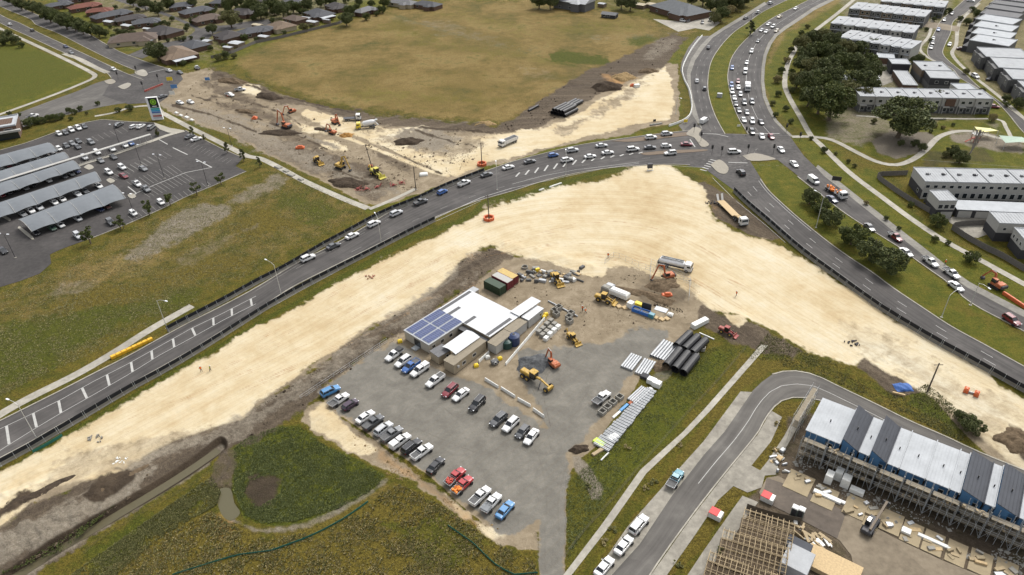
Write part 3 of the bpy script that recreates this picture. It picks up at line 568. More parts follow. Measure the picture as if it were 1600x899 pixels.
sheet('footpath', "820,985 880,899 940,820 1000,735 1067,675 1100,640 1189,539 1200,540 1110,642 1077,676 1010,740 950,826 893,899 840,985", ZR, CONL); 
sheet('footpath', "1180,745 1200,720 1225,682 1245,645 1262,636 1248,665 1228,700 1212,742", ZR+.02, CONC, keep=False)
sheet('footpath', "1108,899 1140,850 1165,810 1185,785 1160,775 1135,810 1100,860 1060,920 1030,985 1060,985", ZR+.01, CONC)
sheet('court', "1186,770 1198,747 1216,744 1260,768 1325,802 1400,842 1470,875 1530,899 1600,985 1330,985 1336,899 1330,868 1312,845 1292,832 1240,806 1192,782", ZR+.01, PAVE)
sheet('driveway', "1198,747 1260,768 1322,801 1308,842 1250,812 1190,782", ZR+.018, road_mat('pavers_grey', D(118, 108, 98), D(136, 124, 112)), keep=False)
# left car park
CPK = "-80,210 0,235 40,224 84,208 127,193 160,187 195,190 240,192 272,203 290,204 314,216 345,232 380,247 368,260 385,268 330,292 290,308 250,328 200,350 150,370 130,377 95,390 78,398 80,412 62,428 30,440 0,449 -80,480"
sheet('car_park', CPK, ZR, CARP)
m_ = WP("130,377 150,370 200,350 250,328 290,308 330,292 385,268"); kerb('kerb', m_, .25); kerb('kerb', WP("380,247 345,232 314,216 290,204"), .25)
kerb('kerb', WP("0,235 40,224 84,208 127,193 160,187 195,190 240,192 272,203"), .3)
# footpaths
def path(name, s, wd, z=ZR-.005, mat=None, keep=True):
    P = spl(WP(s), 5); P = resample(P, 2.5); vs = []
    for i, p in enumerate(P):
        t = (P[min(i+1, len(P)-1)]-P[max(i-1, 0)]).normalized(); n = Vector((-t.y, t.x, 0))*wd/2
        for q in (p+n, p-n): vs.append((q.x, q.y, z))
    me = MB().add(vs, [(2*i+1, 2*i+3, 2*i+2, 2*i) for i in range(len(P)-1)]).mesh(name, mat or CONL); fix_uv(me); bm_fix(me); kind(link(name, me))
    if keep:
        a = PX(s); q = [(x, y-3) for x, y in a]+[(x, y+3) for x, y in a[::-1]]; ROADS.append(q)
path('footpath', "1250,62 1240,82 1231,100 1226,130 1233,152 1250,182 1267,212 1282,226 1325,268 1375,306 1425,343 1475,376 1525,403 1600,444 1680,488", 2.3)
path('footpath', "1237,214 1267,214 1300,219 1340,239 1370,253 1400,258 1425,250 1446,235 1466,215 1492,206 1522,206 1560,216 1600,222 1660,230", 2.3, ZR+.01)
path('footpath', "1334,0 1310,20 1284,40 1268,52", 2.4); path('footpath', "254,177 275,188 294,198 314,208 350,226 386,244 407,248 440,264 475,283 537,311 575,326", 2.6)
path('footpath', "577,327 600,318 625,307 650,295", 1.8); path('footpath', "-60,15 0,45 45,66 90,87 140,112 148,120 132,129 80,150 0,179 -60,200", 2.4)
path('footpath', "100,84 125,93 150,106 168,114", 3.0, ZR+.01); path('footpath', "-60,688 0,648 50,620 120,585 180,550 235,515 300,478", 2.6)
path('footpath', "148,182 180,176 205,168 240,166 254,177", 2, ZR+.01)
path('footpath', "1440,250 1600,262", .1); path('footpath', "1478,-10 1460,20 1452,55 1437,75 1450,90 1466,98", 1.6); path('footpath', "1530,5 1500,35 1494,70 1488,85 1510,110 1560,150 1600,185 1640,215", 1.8)
path('footpath', "1338,181 1370,183 1400,184 1500,186 1560,187 1572,200 1580,215", 1.5, ZR+.01)
sheet('rear_lane', "1332,22 1342,15 1500,42 1497,50 1440,42 1380,33", ZR+.01, PAVE); sheet('rear_lane', "1370,98 1390,92 1402,110 1395,128 1380,134 1368,134 1372,112", ZR, CONC)
sheet('driveway', "1470,338 1600,345 1640,350 1640,372 1560,360 1528,372 1515,370 1490,352", ZR, CONC); sheet('yard_hardstand', "1066,40 1084,28 1110,25 1125,36 1108,48 1085,44", ZR, CONL)
sheet('yard_hardstand', "1020,30 1066,34 1088,44 1060,50", ZR+.01, CONL)
X_A, X_B = ribbon('estate_road_north', "1540,-40 1515,-8 1490,15 1470,33 1462,48 1453,66 1449,84 1460,95 1487,107 1500,122 1525,137 1552,155 1575,178 1600,208 1660,262", "1580,-40 1540,-5 1510,20 1490,33 1485,52 1477,69 1473,84 1485,98 1510,118 1528,135 1560,158 1585,176 1605,192 1660,238", ZR, ASPH, nx=4)
kerb('kerb', X_A, .3); kerb('kerb', X_B, .3)
# traffic islands
ISL = M('island_concrete', D(178, 170, 154), .8, world=True)
def island(s, mat=ISL, h=.14, sm=3):
    p = PX(s, sm); P = [W(a, b) for a, b in p]; a = sum(P[i].x*P[(i+1) % len(P)].y-P[(i+1) % len(P)].x*P[i].y for i in range(len(P)))
    if a < 0: P = P[::-1]
    kind(MB().prism(P, ZR, ZR+h).build('traffic_island', mat))
island("1085,198 1096,203 1092,212 1108,226 1096,230 1085,216 1072,210"); island("1110,258 1124,250 1138,262 1134,272 1122,270"); island("1160,244 1180,240 1205,246 1210,250 1174,252", h=.12)
BRN = M('island_brown', D(140, 122, 104), .9, world=True)
island("955,221 1000,215 1050,209 1085,207 1085,211 1040,216 990,222", BRN, .1); island("1000,240 1040,236 1100,234 1098,237 1040,241 1010,243", BRN, .1); island("210,113 224,109 231,116 225,120 214,117", CONL); island("163,127 174,124 181,128 174,132 167,131"); island("184,136 199,130 205,133 194,140", CONL)
# markings
Z2 = ZR+.012
line(lerpP(MA, MBB, .5)[:0] or WP("-60,699 48,648 95,625 145,597 200,569 250,541 300,513 350,489 400,463"), .15, Z2); line(WP("-60,745 5,701 55,670 95,646 150,615 200,586 250,555 300,528 350,500 400,475"), .15, Z2)
for i in range(-2, 16):
    t = i; p = None
ch = resample(spl(WP("10,682 47.5,661 90,637.5 130,615.8 167,595 202,575.5 236,556 269,538 300,521 331,504 361,487.5 390,471"), 4), 5.85)
up = spl(WP("-60,699 48,648 95,625 145,597 200,569 250,541 300,513 350,489 400,463"), 6); dn = spl(WP("-60,745 5,701 55,670 95,646 150,615 200,586 250,555 300,528 350,500 400,475"), 6)
def near(P, q): return min(P, key=lambda a: (a-q).length)
up = resample(up, .5); dn = resample(dn, .5)
for q in ch:
    a = near(dn, q); b = near(up, q); t = (up[min(len(up)-1, up.index(b)+3)]-b).normalized() if b in up[:-3] else Vector((1, 0, 0))
    line([a-t*.8, b+t*.8], .55, Z2+.003)
line(WP("400,463 470,428 540,392 600,361 680,324 750,293 800,278", 4), .22, Z2); line(WP("400,472 470,434 540,398 600,367 680,329 750,298", 4), .12, Z2)
line(WP("800,278 850,268 900,257 950,247 1000,240", 4), .15, Z2); line(WP("800,272 850,259 900,250 960,243 1000,238", 4), .15, Z2)
for k in range(14):
    t = k/13; a = W(800, 279).lerp(W(1000, 240.5), t); x = 808+(1000-808)*t; yl = np.interp(x, [800, 850, 900, 950, 1000], [278, 268, 257, 247, 240]); yu = np.interp(x, [800, 850, 900, 960, 1000], [272, 259, 250, 243, 238])
    line([W(x-2, yl), W(x+4, yu)], .6, Z2+.003)
line(lerpP(MA, MBB, .25)[int(len(MA)*.36):int(len(MA)*.98)], .13, Z2, (3, 9), True); line(lerpP(MA, MBB, .78)[int(len(MA)*.45):int(len(MA)*.97)], .13, Z2, (3, 9), True)
line(lerpP(MA, MBB, .13)[int(len(MA)*.3):int(len(MA)*.8)], .1, Z2, None, True)
for t in (.36, .68): line(lerpP(CA, CB, t), .13, Z2, (3, 9), True)
for t in (.3, .56, .8): line(lerpP(EA, EB, t), .13, Z2, (3, 9) if t != .56 else None, t != .56)
for t in (.42, .72): line(lerpP(SA, SB, t), .13, Z2, (3, 9)); line(lerpP(NA, NB, .5), .13, Z2, (3, 9), True)
line(lerpP(SA, SB, .93), .12, Z2, None, True); line(lerpP(SA, SB, .1)[:len(SA)//3], .12, Z2)
line(WP("1138,214 1120,210 1098,209"), .3, Z2+.003); line(WP("1172,209 1218,209"), .4, Z2+.003); line(WP("1100,209 1235,212"), .12, Z2+.003, None, True); line(WP("1078,218 1086,230"), .4, Z2+.003); line(WP("1138,254 1168,255"), .4, Z2+.003)
line(WP("1101,262 1078,261 1040,258"), .15, Z2+.003); line(WP("1115,266 1150,300 1200,340 1230,366", 3), .12, Z2, None)
for k in range(6): a = W(1096+k*2.6, 262-k*3.2+2); line([W(1094+k*3.2, 265-k*3.1), W(1104+k*3.2, 267.5-k*3.1)], .5, Z2+.004)
for a in ("1100,230 1125,232 1160,226 1190,212", "1108,236 1150,238 1178,226 1186,214", "1090,222 1130,224 1160,218", "1230,240 1180,238 1130,245"): line(WP(a, 5), .1, Z2+.003, (.8, .8), True)
line(lerpP(GA, GB, .5)[len(GA)//2-8:len(GA)//2+22], .12, Z2); line(lerpP(GA, GB, .5)[18:len(GA)//2-10], .1, Z2, (1, 30), True)
line(lerpP(T1A, T1B, .5), .12, Z2, (3, 9), True); line(lerpP(T2A, T2B, .5), .12, Z2, (3, 9), True); line(lerpP(T3A, T3B, .5), .12, Z2, (3, 9), True)
line(WP("232,114 250,110 262,107"), .4, Z2+.003)
# parking bays, left car park
def bays(a, b, n, dx, dy, wd=.12, both=False):
    A = W(*a); B = W(*b)
    for i in range(n+1):
        p = A.lerp(B, i/n); 
        x = a[0]+(b[0]-a[0])*i/n; y = a[1]+(b[1]-a[1])*i/n; line([W(x, y), W(x+dx, y+dy)], wd, Z2, None, True)
bays((285, 270), (215, 296), 11, -17, -12); bays((287, 271), (218, 298), 11, 17, 11)
bays((300, 222), (362, 250), 11, -9, 6); bays((330, 290), (208, 345), 17, -8, -7); bays((255, 237), (196, 260), 8, 13, 8); bays((170, 274), (230, 245), 9, 13, 8)
line(WP("198,309 240,290 290,270 331,262"), .3, Z2); line(WP("306,249 331,262"), .45, Z2+.002); line(WP("270,231 293,242"), .45, Z2+.002); line(WP("248,218 262,226"), .4, Z2+.002); line(WP("198,309 214,303 200,292"), .4, Z2)
bays((190, 199), (60, 240), 14, 10, 7)
def nodes_done():
    for mb, mt in ((LINES, PAINT), (LINW, PAINTW)):
        me = mb.mesh('road_marking', mt)
        for f in me.polygons:
            if f.normal.z < 0: f.flip()
        kind(link('road_marking', me))
nodes_done()
# car-park islands with kerbs
for s in ("1,338 3,334 12,340 17,343 15,346", "28,357 32,355 52,371 50,375", "199,306 205,302 213,307 206,311", "166,282 172,279 180,283 173,287", "131,262 139,257 147,262 139,266", "240,192 262,200 285,204 275,210 250,203"):
    island(s, CONL, .14, 2)
# water in the drain and the pond
mw, nt, b = newmat('murky_water'); b.inputs['Base Color'].default_value = (*D(112, 106, 78), 1); b.inputs['Roughness'].default_value = .25; b.inputs['Specular IOR Level'].default_value = .35
bump(nt, b, noise(nt, N(nt, 'NewGeometry').outputs['Position'], 3, 4), .15, .02)
def pool(name, s, z, sm=3):
    p = PX(s, sm); P = [W(a, b, z) for a, b in p]; a = sum(P[i].x*P[(i+1) % len(P)].y-P[(i+1) % len(P)].x*P[i].y for i in range(len(P)))
    kind(MB().add(P if a > 0 else P[::-1], [tuple(range(len(P)))]).build(name, mw))
pool('pond', "333,765 358,760 368,783 377,800 360,814 343,802", -.28)
path('drain_water', "-60,950 20,899 100,850 180,802 250,760 300,728 340,700", 2.0, -.74, M('algae_water', D(106, 98, 70), .5, world=True, var=.12), keep=False)
ground()
far = MB().add([(-6000, -3000, -3), (6000, -3000, -3), (6000, 9000, -3), (-6000, 9000, -3)], [(0, 1, 2, 3)]).build('terrain', GROUND_MAT); kind(far)
# ---------------------------------------------------------------- vehicles
def paintm(name, rgb, rough=.32):
    if name in MC: return MC[name]
    m, nt, b = newmat('paint_'+name); P = N(nt, 'TexCoord').outputs['Object']; n = noise(nt, P, 2.2, 4, .6)
    lo = tuple(c*.88 for c in rgb); nt.links.new(ramp(nt, n, [(.35, lo), (.65, rgb)]), b.inputs['Base Color'])
    b.inputs['Roughness'].default_value = rough; b.inputs['Specular IOR Level'].default_value = .5; b.inputs['Coat Weight'].default_value = .5; b.inputs['Coat Roughness'].default_value = .12
    MC[name] = m; return m
PC = {'white': (.6, .6, .59), 'silver': (.42, .43, .44), 'grey': (.17, .175, .18), 'dark grey': (.07, .073, .078), 'black': (.014, .014, .017), 'navy': (.012, .02, .07), 'blue': (.03, .10, .30), 'light blue': (.06, .20, .40),
      'red': (.33, .015, .02), 'dark red': (.16, .012, .02), 'beige': (.5, .44, .34), 'dark green': (.03, .06, .04), 'teal': (.05, .2, .26), 'dark purple': (.035, .015, .035), 'brown': (.12, .05, .04)}
GLS = newmat('car_glass'); GLS[2].inputs['Base Color'].default_value = (.012, .015, .018, 1); GLS[2].inputs['Roughness'].default_value = .12; GLS[2].inputs['Specular IOR Level'].default_value = .7; GLS = GLS[0]
TYR = M('tyre', (.018, .018, .018), .9); RIM = M('rim', (.32, .32, .33), .4, .6); TRIM = M('black_trim', (.03, .03, .03), .6); ALLOY = M('alloy_tray', (.42, .43, .44), .5, .3, bmp=.2); DKL = M('tray_floor', (.09, .09, .09), .8, var=.4, scale=4)
HLM = M('headlight_lens', (.75, .77, .8), .15); TLM = M('tail_light_lens', (.3, .01, .01), .2); LOAD = M('tool_load', (.22, .17, .10), .8, var=.9, scale=6); ORGL = M('orange_load', (.7, .2, .03), .7, var=.5, scale=5)
def ring(x, hb, hm, ht, z0, zm, zt, c=.04):
    return [(x, -hb, z0), (x, -hm, zm), (x, -ht, zt), (x, -ht*.6, zt+c), (x, ht*.6, zt+c), (x, ht, zt), (x, hm, zm), (x, hb, z0)]
SPEC = {  # L, W, base z, belt z, glass base x0 x1, roof x0 x1, roof z, bonnet z
 'sedan': (4.7, 1.82, .98, (-1.72, 1.12), (-1.05, .30), 1.45), 'hatch': (4.1, 1.76, 1.0, (-1.98, 1.15), (-1.55, .32), 1.50),
 'suv': (4.75, 1.9, 1.12, (-2.28, 1.12), (-1.85, .30), 1.74), 'wagon': (4.95, 1.92, 1.14, (-2.40, 1.15), (-2.1, .35), 1.84),
 'ute': (5.3, 1.9, 1.14, (-.72, 1.35), (-.5, .55), 1.78), 'tray ute': (5.3, 1.86, 1.12, (-.62, 1.3), (-.4, .55), 1.78), 'canopy ute': (5.3, 1.9, 1.14, (-.72, 1.35), (-.6, .55), 1.8), 'van': (5.2, 1.95, 1.25, (.4, 2.05), (.3, 1.25), 2.0)}
def wheel(mb, x, y, r=.34, w=.22):
    s = 1 if y > 0 else -1; mb.bar((x, y-s*w, r), (x, y, r), r, n=14)
def car_parts(k):
    L, Wd, zb, gb, rf, zr = SPEC[k]; hw = Wd/2; f = L/2; B = MB(); P = {}
    up = .1 if k in ('suv', 'wagon', 'ute', 'tray ute', 'canopy ute') else 0
    back = -f if k not in ('tray ute',) else -.75
    zbon = zb-.06; zdk = zb if k not in ('ute', 'tray ute', 'canopy ute') else zb-.02
    st_ = [(-f, .80, .87, .74, .44+up, .66, zdk-.12), (-f+.12, .86, .95, .84, .32+up, .66, zdk), (-f*.55, .90, 1, .90, .26+up, .64, zdk+.01), (gb[1]-.1, .90, 1, .90, .24+up, .62, zbon+.03), (f*.76, .88, .98, .84, .26+up, .60, zbon-.08), (f-.1, .80, .89, .74, .32+up, .56, zbon-.2), (f, .66, .76, .62, .40+up, .52+up*.5, zbon-.28)]
    if k == 'van': st_ = [(-f, .88, .96, .92, .4, .9, 1.75), (-f+.1, .92, 1, .95, .3, .9, 1.9), (.3, .92, 1, .95, .25, .9, 1.92), (1.2, .92, 1, .9, .25, .9, 1.55), (2.05, .9, .98, .86, .28, .75, 1.15), (f-.08, .8, .9, .78, .35, .65, .95), (f, .7, .8, .68, .42, .6, .85)]
    if k == 'tray ute': st_ = [(-.85, .9, 1, .9, .34, .64, zb)]+st_[3:]
    B.loft([ring(x, a*hw, b*hw, c*hw, z0, zm, zt) for x, a, b, c, z0, zm, zt in st_])
    G = MB(); ga, gz = hw*.86, hw*.70; zt_ = zr-.05; zl = zb-.02
    if k == 'van': ga, gz = hw*.965, hw*.90; zt_ = 1.93; zl = 1.12
    G.loft([[(gb[0], -ga, zl), (gb[1], -ga*.94, zl), (gb[1], ga*.94, zl), (gb[0], ga, zl)], [(rf[0], -gz, zt_), (rf[1], -gz, zt_), (rf[1], gz, zt_), (rf[0], gz, zt_)]])
    P['window_glass'] = G
    if k != 'van':
        B.cham(rf[0]-.06, rf[1]+.06, -gz-.03, gz+.03, zt_-.03, zr+.01, .05)
        for sx, (gx, rx) in enumerate(zip(gb, rf)):
            for s in (-1, 1): B.bar((gx, s*ga*(.96 if sx else 1), zl), (rx, s*gz, zt_), .055, n=4)
        mid = [(gb[0]+gb[1])/2] + ([gb[0]+.9] if k in ('suv', 'wagon') else [])
        for x in mid:
            for s in (-1, 1): B.bar((x, s*(ga+.005), zl), (x, s*(gz+.01), zt_), .045, n=4)
    else: B.cham(-f+.1, 1.25, -gz, gz, 1.9, 2.02, .06)
    if k in ('suv', 'wagon'):
        R = MB(); [R.beam((rf[0]+.15, s*gz*.92, zr+.06), (rf[1]-.1, s*gz*.92, zr+.06), .04, .04) for s in (-1, 1)]; P['roof_rail'] = R
    if k == 'ute':
        t = MB().box(-f+.12, gb[0]-.12, -hw*.78, hw*.78, zb+.02, zb+.045); P['tub_liner'] = t
        for a in ((-f+.02, gb[0], -hw*.93, -hw*.8), (-f+.02, gb[0], hw*.8, hw*.93), (-f+.02, -f+.1, -hw*.9, hw*.9)): B.box(*a, zb-.1, zb+.13)
    if k == 'tray ute':
        t = MB().box(-f, -.8, -hw*1.02, hw*1.02, .86, .93)
        for a in ((-f, -.8, -hw*1.02, -hw*.98), (-f, -.8, hw*.98, hw*1.02), (-f, -f+.04, -hw, hw), (-.86, -.8, -hw, hw)): t.box(*a, .93, 1.16)
        for s in (-.9, -.3, .3, .9): t.bar((-.83, s*hw, 1.1), (-.83, s*hw, 1.75), .03, n=4)
        t.bar((-.83, -.9*hw, 1.75), (-.83, .9*hw, 1.75), .03, n=4); t.box(-2.2, -.9, -.4, .4, .45, .86); P['tray'] = t; P['tray_floor'] = MB().box(-f+.05, -.88, -hw*.96, hw*.96, .94, .955)
    if k == 'canopy ute': B.cham(-f+.05, gb[0]-.05, -hw*.86, hw*.86, zb-.05, zr-.04, .12); P['canopy_window'] = MB().box(-f+.4, gb[0]-.3, -hw*.862, hw*.862, zb+.15, zr-.28)
    wx = (f*.62, -f*.60) if k != 'tray ute' else (f*.62, -f*.55)
    P['body'] = B; r = .36 if up else .32
    P['wheel'] = [(x, s*hw*.985, r) for x in wx for s in (1, -1)]
    P['headlight'] = [MB().cbox((f-.13, s*hw*.62, zbon-.24), (.22, hw*.34, .13), s*-.25) for s in (1, -1)]
    P['tail_light'] = [MB().cbox((-f+.04, s*hw*.76, zdk-.2), (.08, hw*.22, .2)) for s in (1, -1)]
    P['side_mirror'] = [MB().cbox((gb[1]-.42, s*(hw*.98+.06), zb+.08), (.1, .2, .14)) for s in (1, -1)]
    P['number_plate'] = MB().cbox((f+.005, 0, .5), (.02, .38, .11))
    return P
PARTMAT = {'window_glass': GLS, 'roof_rail': ALLOY, 'tub_liner': DKL, 'tray': ALLOY, 'tray_floor': DKL, 'canopy_window': GLS, 'headlight': HLM, 'tail_light': TLM, 'number_plate': HLM, 'wheel': TYR, 'rim': RIM}
CARD = {}
def car_data(k):
    if k in CARD: return CARD[k]
    P = car_parts(k); parts = []; allv = MB(); idx = []
    def acc(mb, slot): allv.add(mb.v, mb.f); idx.extend([slot]*len(mb.f))
    for nm, v in P.items():
        if nm == 'wheel': continue
        for mb in (v if isinstance(v, list) else [v]):
            own = nm in ('body', 'side_mirror'); me = mb.mesh(nm, None); me.materials.append(PARTMAT.get(nm) if not own else TRIM)
            parts.append((nm, me, own)); acc(mb, 0 if own else {'window_glass': 1, 'canopy_window': 1, 'tub_liner': 2, 'tray_floor': 2, 'tail_light': 4}.get(nm, 3))
    r = P['wheel'][0][2]; wm = MB(); wheel(wm, 0, 0, r); wm.xf(Matrix.Translation((0, .0, -r))); wme = wm.mesh('wheel', TYR)
    rm = MB().bar((0, -.01, 0), (0, .012, 0), r*.62, n=12); rme = rm.mesh('rim', RIM)
    for x, y, rr in P['wheel']: t = MB(); wheel(t, x, y, rr); acc(t, 2)
    me = allv.mesh('vehicle', None)
    for m in (TRIM, GLS, TYR, ALLOY, TLM): me.materials.append(m)
    me.polygons.foreach_set('material_index', idx); CARD[k] = (parts, wme, rme, P['wheel'], me); return CARD[k]
KN = {'sedan': 'sedan', 'hatch': 'hatchback', 'suv': 'wagon_car', 'wagon': 'large_wagon', 'ute': 'pickup_ute', 'tray ute': 'flatbed_ute', 'canopy ute': 'canopy_ute', 'van': 'van'}
KW = {'sedan': 'sedan', 'hatch': 'hatchback', 'suv': 'SUV', 'wagon': 'four-wheel drive', 'ute': 'dual-cab ute', 'tray ute': 'flatbed ute', 'canopy ute': 'ute with canopy', 'van': 'van'}
def vehicle(k, col, px, py, rz, label, group, full=True):
    parts, wme, rme, wh, me = car_data(k); pm = paintm(col, PC[col]); p = W(px, py, .75); loc = (p.x, p.y, ZR)
    cat = 'van' if k == 'van' else 'ute' if 'ute' in k else 'car'
    if not full:
        o = link(KN[k], me, None, loc, rz); tag(o, label, cat, group)
        o.material_slots[0].link = 'OBJECT'; o.material_slots[0].material = pm; return o
    t = thing(KN[k], label, cat, loc, rz, group)
    for nm, m_, own in parts:
        o = link(nm, m_, t)
        if own: o.material_slots[0].link = 'OBJECT'; o.material_slots[0].material = pm
    for x, y, r in wh:
        o = link('wheel', wme, t, (x, y, r), 0 if y > 0 else math.pi); link('rim', rme, o)
    return t
KC = {'s': 'sedan', 'h': 'hatch', 'u': 'suv', 'w': 'wagon', 'p': 'ute', 't': 'tray ute', 'c': 'canopy ute', 'v': 'van'}
CC = {'W': 'white', 'S': 'silver', 'G': 'grey', 'D': 'dark grey', 'K': 'black', 'N': 'navy', 'B': 'blue', 'L': 'light blue', 'R': 'red', 'M': 'dark red', 'E': 'beige', 'F': 'dark green', 'T': 'teal', 'P': 'dark purple', 'O': 'brown'}
CARS = {}
def cars(phrase, group, dx, dy, items, side='left', full=True):
    "items: 'Wu616,554 ...' colour, kind and pixel; optional @dx,dy for its own heading; ordered from the named side"
    for i, it in enumerate(items.split()):
        it, _, own = it.partition('@'); x, y = (float(c) for c in it[2:].split(','))
        ax, ay = (float(c) for c in own.split(',')) if own else (dx, dy); col, k = CC[it[0]], KC[it[1]]
        lab = '%s %s, %s from the %s %s' % (col, KW[k].replace('ute with canopy', 'canopy ute').replace('dual-cab ute', 'ute').replace('four-wheel drive', '4WD'), ORD[i], side, phrase)
        CARS[(round(x), round(y))] = vehicle(k, col, x, y, hd(x-ax*.1, y-ay*.1, x+ax*.1, y+ay*.1)+random.uniform(-.03, .03), lab, group, full)
cars('in the row beside the site offices', 'cars parked beside the site offices', -110, 80, "Wt616,554 Wu630,564.5 Bp642,572 Wc656,578 Wp680,594 Mu703,610@-90,85 Ws720,616@-110,90 Kw745.5,631@-90,95 Du779,655.5@-90,80 Wu798,663@-90,90 Dh816.5,674@-80,95 Ws830,682@-75,105")
cars('in the row along the edge of the reserve', 'cars parked along the reserve edge', 100, -72, "Lu516,611@100,-50 Wt529.5,625@110,-75 Ph547,632@90,-65 Ws570.5,651 Dp583,660 Su599,670@100,-75 Gp612,678@110,-72 Wc625,689.5@100,-75 Kw643,698@100,-75 Wp659,706@105,-80 Ks680.5,727@85,-88 Rt711,745@92,-92 Rt722.5,758@92,-92 Wp750,775@90,-92 Wt767.5,786@90,-105 Ls789,796@80,-90")
cars('on its own in the gravel yard', 'ute in the gravel yard', 90, -80, "Wt940,621.5")
cars('at the kerb of the estate street', 'cars parked along the estate street', 100, -120, "Ws944,885 Ws974.5,851.5 Ww998,819.5 Tt1055,748.5@60,-90")
cars('queueing on the main road towards the junction', 'cars queueing on the main road', 84, -40, "Wu481,403 Ds520.5,384 Ws550,368 Wu584,349.5 Su619,333 Dp657,315.5@75,-30 Bh691,299.5 Wp725,286 Ds760,272.5@75,-22 Ws794,261@75,-20 Ds827.5,252@75,-16 Bh864.5,242@75,-15 Su894.5,234.5@75,-12 Ss940,227@75,-8 Wu1017,214.5@75,-7 Su1042,209@75,-7")
cars('in the inner lane of the main road', 'cars in the inner lane before the junction', 75, -10, "Wu886,250@75,-14 Ws922,244 Ws949.5,238 Ww989,233 Ds1015.5,230@75,-4 Wh1041,227.5@75,-4 Ms1073,225@75,0")
cars('near the middle of the junction', 'cars crossing the junction', -75, 4, "Wu1047.5,239@-75,8 Ww1147.5,237@75,-3 Ku1158,269.5@-55,-60")
F = dict(full=False)
cars('on the northbound carriageway', 'cars on the northbound carriageway', 0, -50, "Wv1100,189@45,-28 Ss1089,126 Dh1101,138 Ds1107,74@20,-50 Ds1165.5,28@60,-28 Su1185,19@60,-28 Su1204,5@60,-28", 'bottom', full=False)
cars('in the left lane of the northern queue', 'cars queueing in the northern lanes', 25, 60, "Bh1144,106@-5,50 Bu1143,133@0,50 Wu1144,143@5,50 Ws1147.5,152.5@12,50 Ds1150,162@12,50 Gs1154.5,172@18,50 Ws1162,187@28,50 Ku1175,206@20,50", 'top', full=False)
cars('in the middle lane of the northern queue', 'cars queueing in the northern lanes', 10, 50, "Ss1190,47@-55,35 Ws1197.5,49@-55,40 Ds1184.5,64@-50,55 Wu1174.5,80@-30,55 Ws1167,97.5@-14,50 Wv1164.5,112@-5,50 Mh1153,127@2,50 Ws1154,136@3,50 Sh1157,147@8,50 Gu1163,160@10,50 Gs1167,175@16,50 Wu1175.5,189@18,50 Ws1190.5,212.5@20,45", 'top', full=False)
cars('in the right lane of the northern queue', 'cars queueing in the northern lanes', -55, 30, "Ws1243.5,13 Es1218,26 Ws1201,37.5 Wu1208,41.5 Eh1213.5,48 Gu1175,159@12,50 Ks1189,190.5@28,45 Ms1205,213@35,45 Ws1220.5,233.5@45,50 Ws1241,256@48,45", 'top', full=False)
cars('on the outbound road past the tilt truck', 'cars on the outbound road', 60, 42, "Wv1271,282@40,30 Ns1300,311 Ds1359,355@50,45 Mt1399,370 Ws1416,394 Wt1454,409 Wt1487,427 Ws1494,447 Mu1581,500@60,40")
cars('in the western traffic', 'cars on the western road', 62, 35, "Wh15,38@-60,-25 Dh50,47@-60,-30 Ns102.5,72.5@60,35 Gs111,82@60,33 Wh177.5,108@60,35 Ds254,150.5@30,-10 Ws264,110@-60,-25 Ds281,113@60,25 Ws281,160@60,20 Wt308,106@-40,-25 Ws297.5,159@60,25 Wt359,148@60,15 St375,140@60,-5 Wt51,181.5@60,-22", full=False)
cars('in the top row of the large car park', 'cars in the large sealed car park', 40, 30, "Wh92,208.5 Dh102,207 Wu111.5,203 Wu122.5,200 Ds131.5,197 Du186,195@40,-25 Wh209.5,197.5@40,-15 Ws220,197@40,-25 Gu236,199@40,-30", full=False)
cars('around the white walkway of the large car park', 'cars in the large sealed car park', 40, 28, "Wh92,232 Ds103,227 Gs112.5,223.5 Ds121,229 Ds122,220 Su132,246 Gu142,222 Wu151.5,238 Gs157,250.5 Ws175,232.5 Ds177,245 Ws195,226.5 Bs205,223.5", full=False)
cars('in the open bays of the large car park', 'cars in the large sealed car park', 40, 28, "Wu170,269 Wu190.5,261 Ms193,274.5@45,22 Wt214,287@45,32 Gt228,295@45,32 Gs223.5,263@40,20 Ds296,213@45,-22 Ws306.5,217@45,-15", full=False)
cars('along the paddock side of the large car park', 'cars in the large sealed car park', 30, 25, "Ks4,391 Su121.5,368 Du172.5,347 Wh208,332.5 Wh251,315.5", full=False)
cars('under the lowest shade canopy', 'cars under the shade canopies', 45, 25, "Kh55,363 Fh81,356 Wh94,351 Sh121,341 Ns154.5,326 Oh166.5,322", full=False)
cars('under the second lowest shade canopy', 'cars under the shade canopies', 45, 30, "Gs35,334 Wu48,329 Su61,324 Wh85,316 Wh97,311 Ss121,303 Ds132,298 Ws154,290", full=False)
cars('under the shade canopy just below the walkway', 'cars under the shade canopies', 45, 28, "Mh2,304 Kh13,299.5 Kh25,295 Gh39,293 Kh51,288 Wh75,281 Dh100,275 Gh111,271 Nh120,267", full=False)
cars('under the highest shade canopy', 'cars under the shade canopies', 45, 28, "Wh4.5,266 Mh16.5,263 Gh29,259 Sh50,253 Wh61.5,250 Kh73.5,246 Sh84,242", full=False)
cars('on the street between the northern terraces', 'cars in the northern estate', -20, 45, "Gs1455,74 Ds1457.5,66.5 Ss1458,60 Bs1466.5,46 Gh1475.5,31 Ws1484,69 Ds1488,21@-20,30 Os1502,76@50,3 Ws1517,1@50,5 Wu1524,119@35,18 Ds1547,123@45,-12 Ms1553,166@45,5", full=False)
cars('in the lane beside the big trees', 'cars in the lane beside the trees', 2, 40, "Ds1371,110@0,30 Ws1371,118@0,30 Ss1372,124@0,30 Wh1373,131@0,30", 'top', full=False)
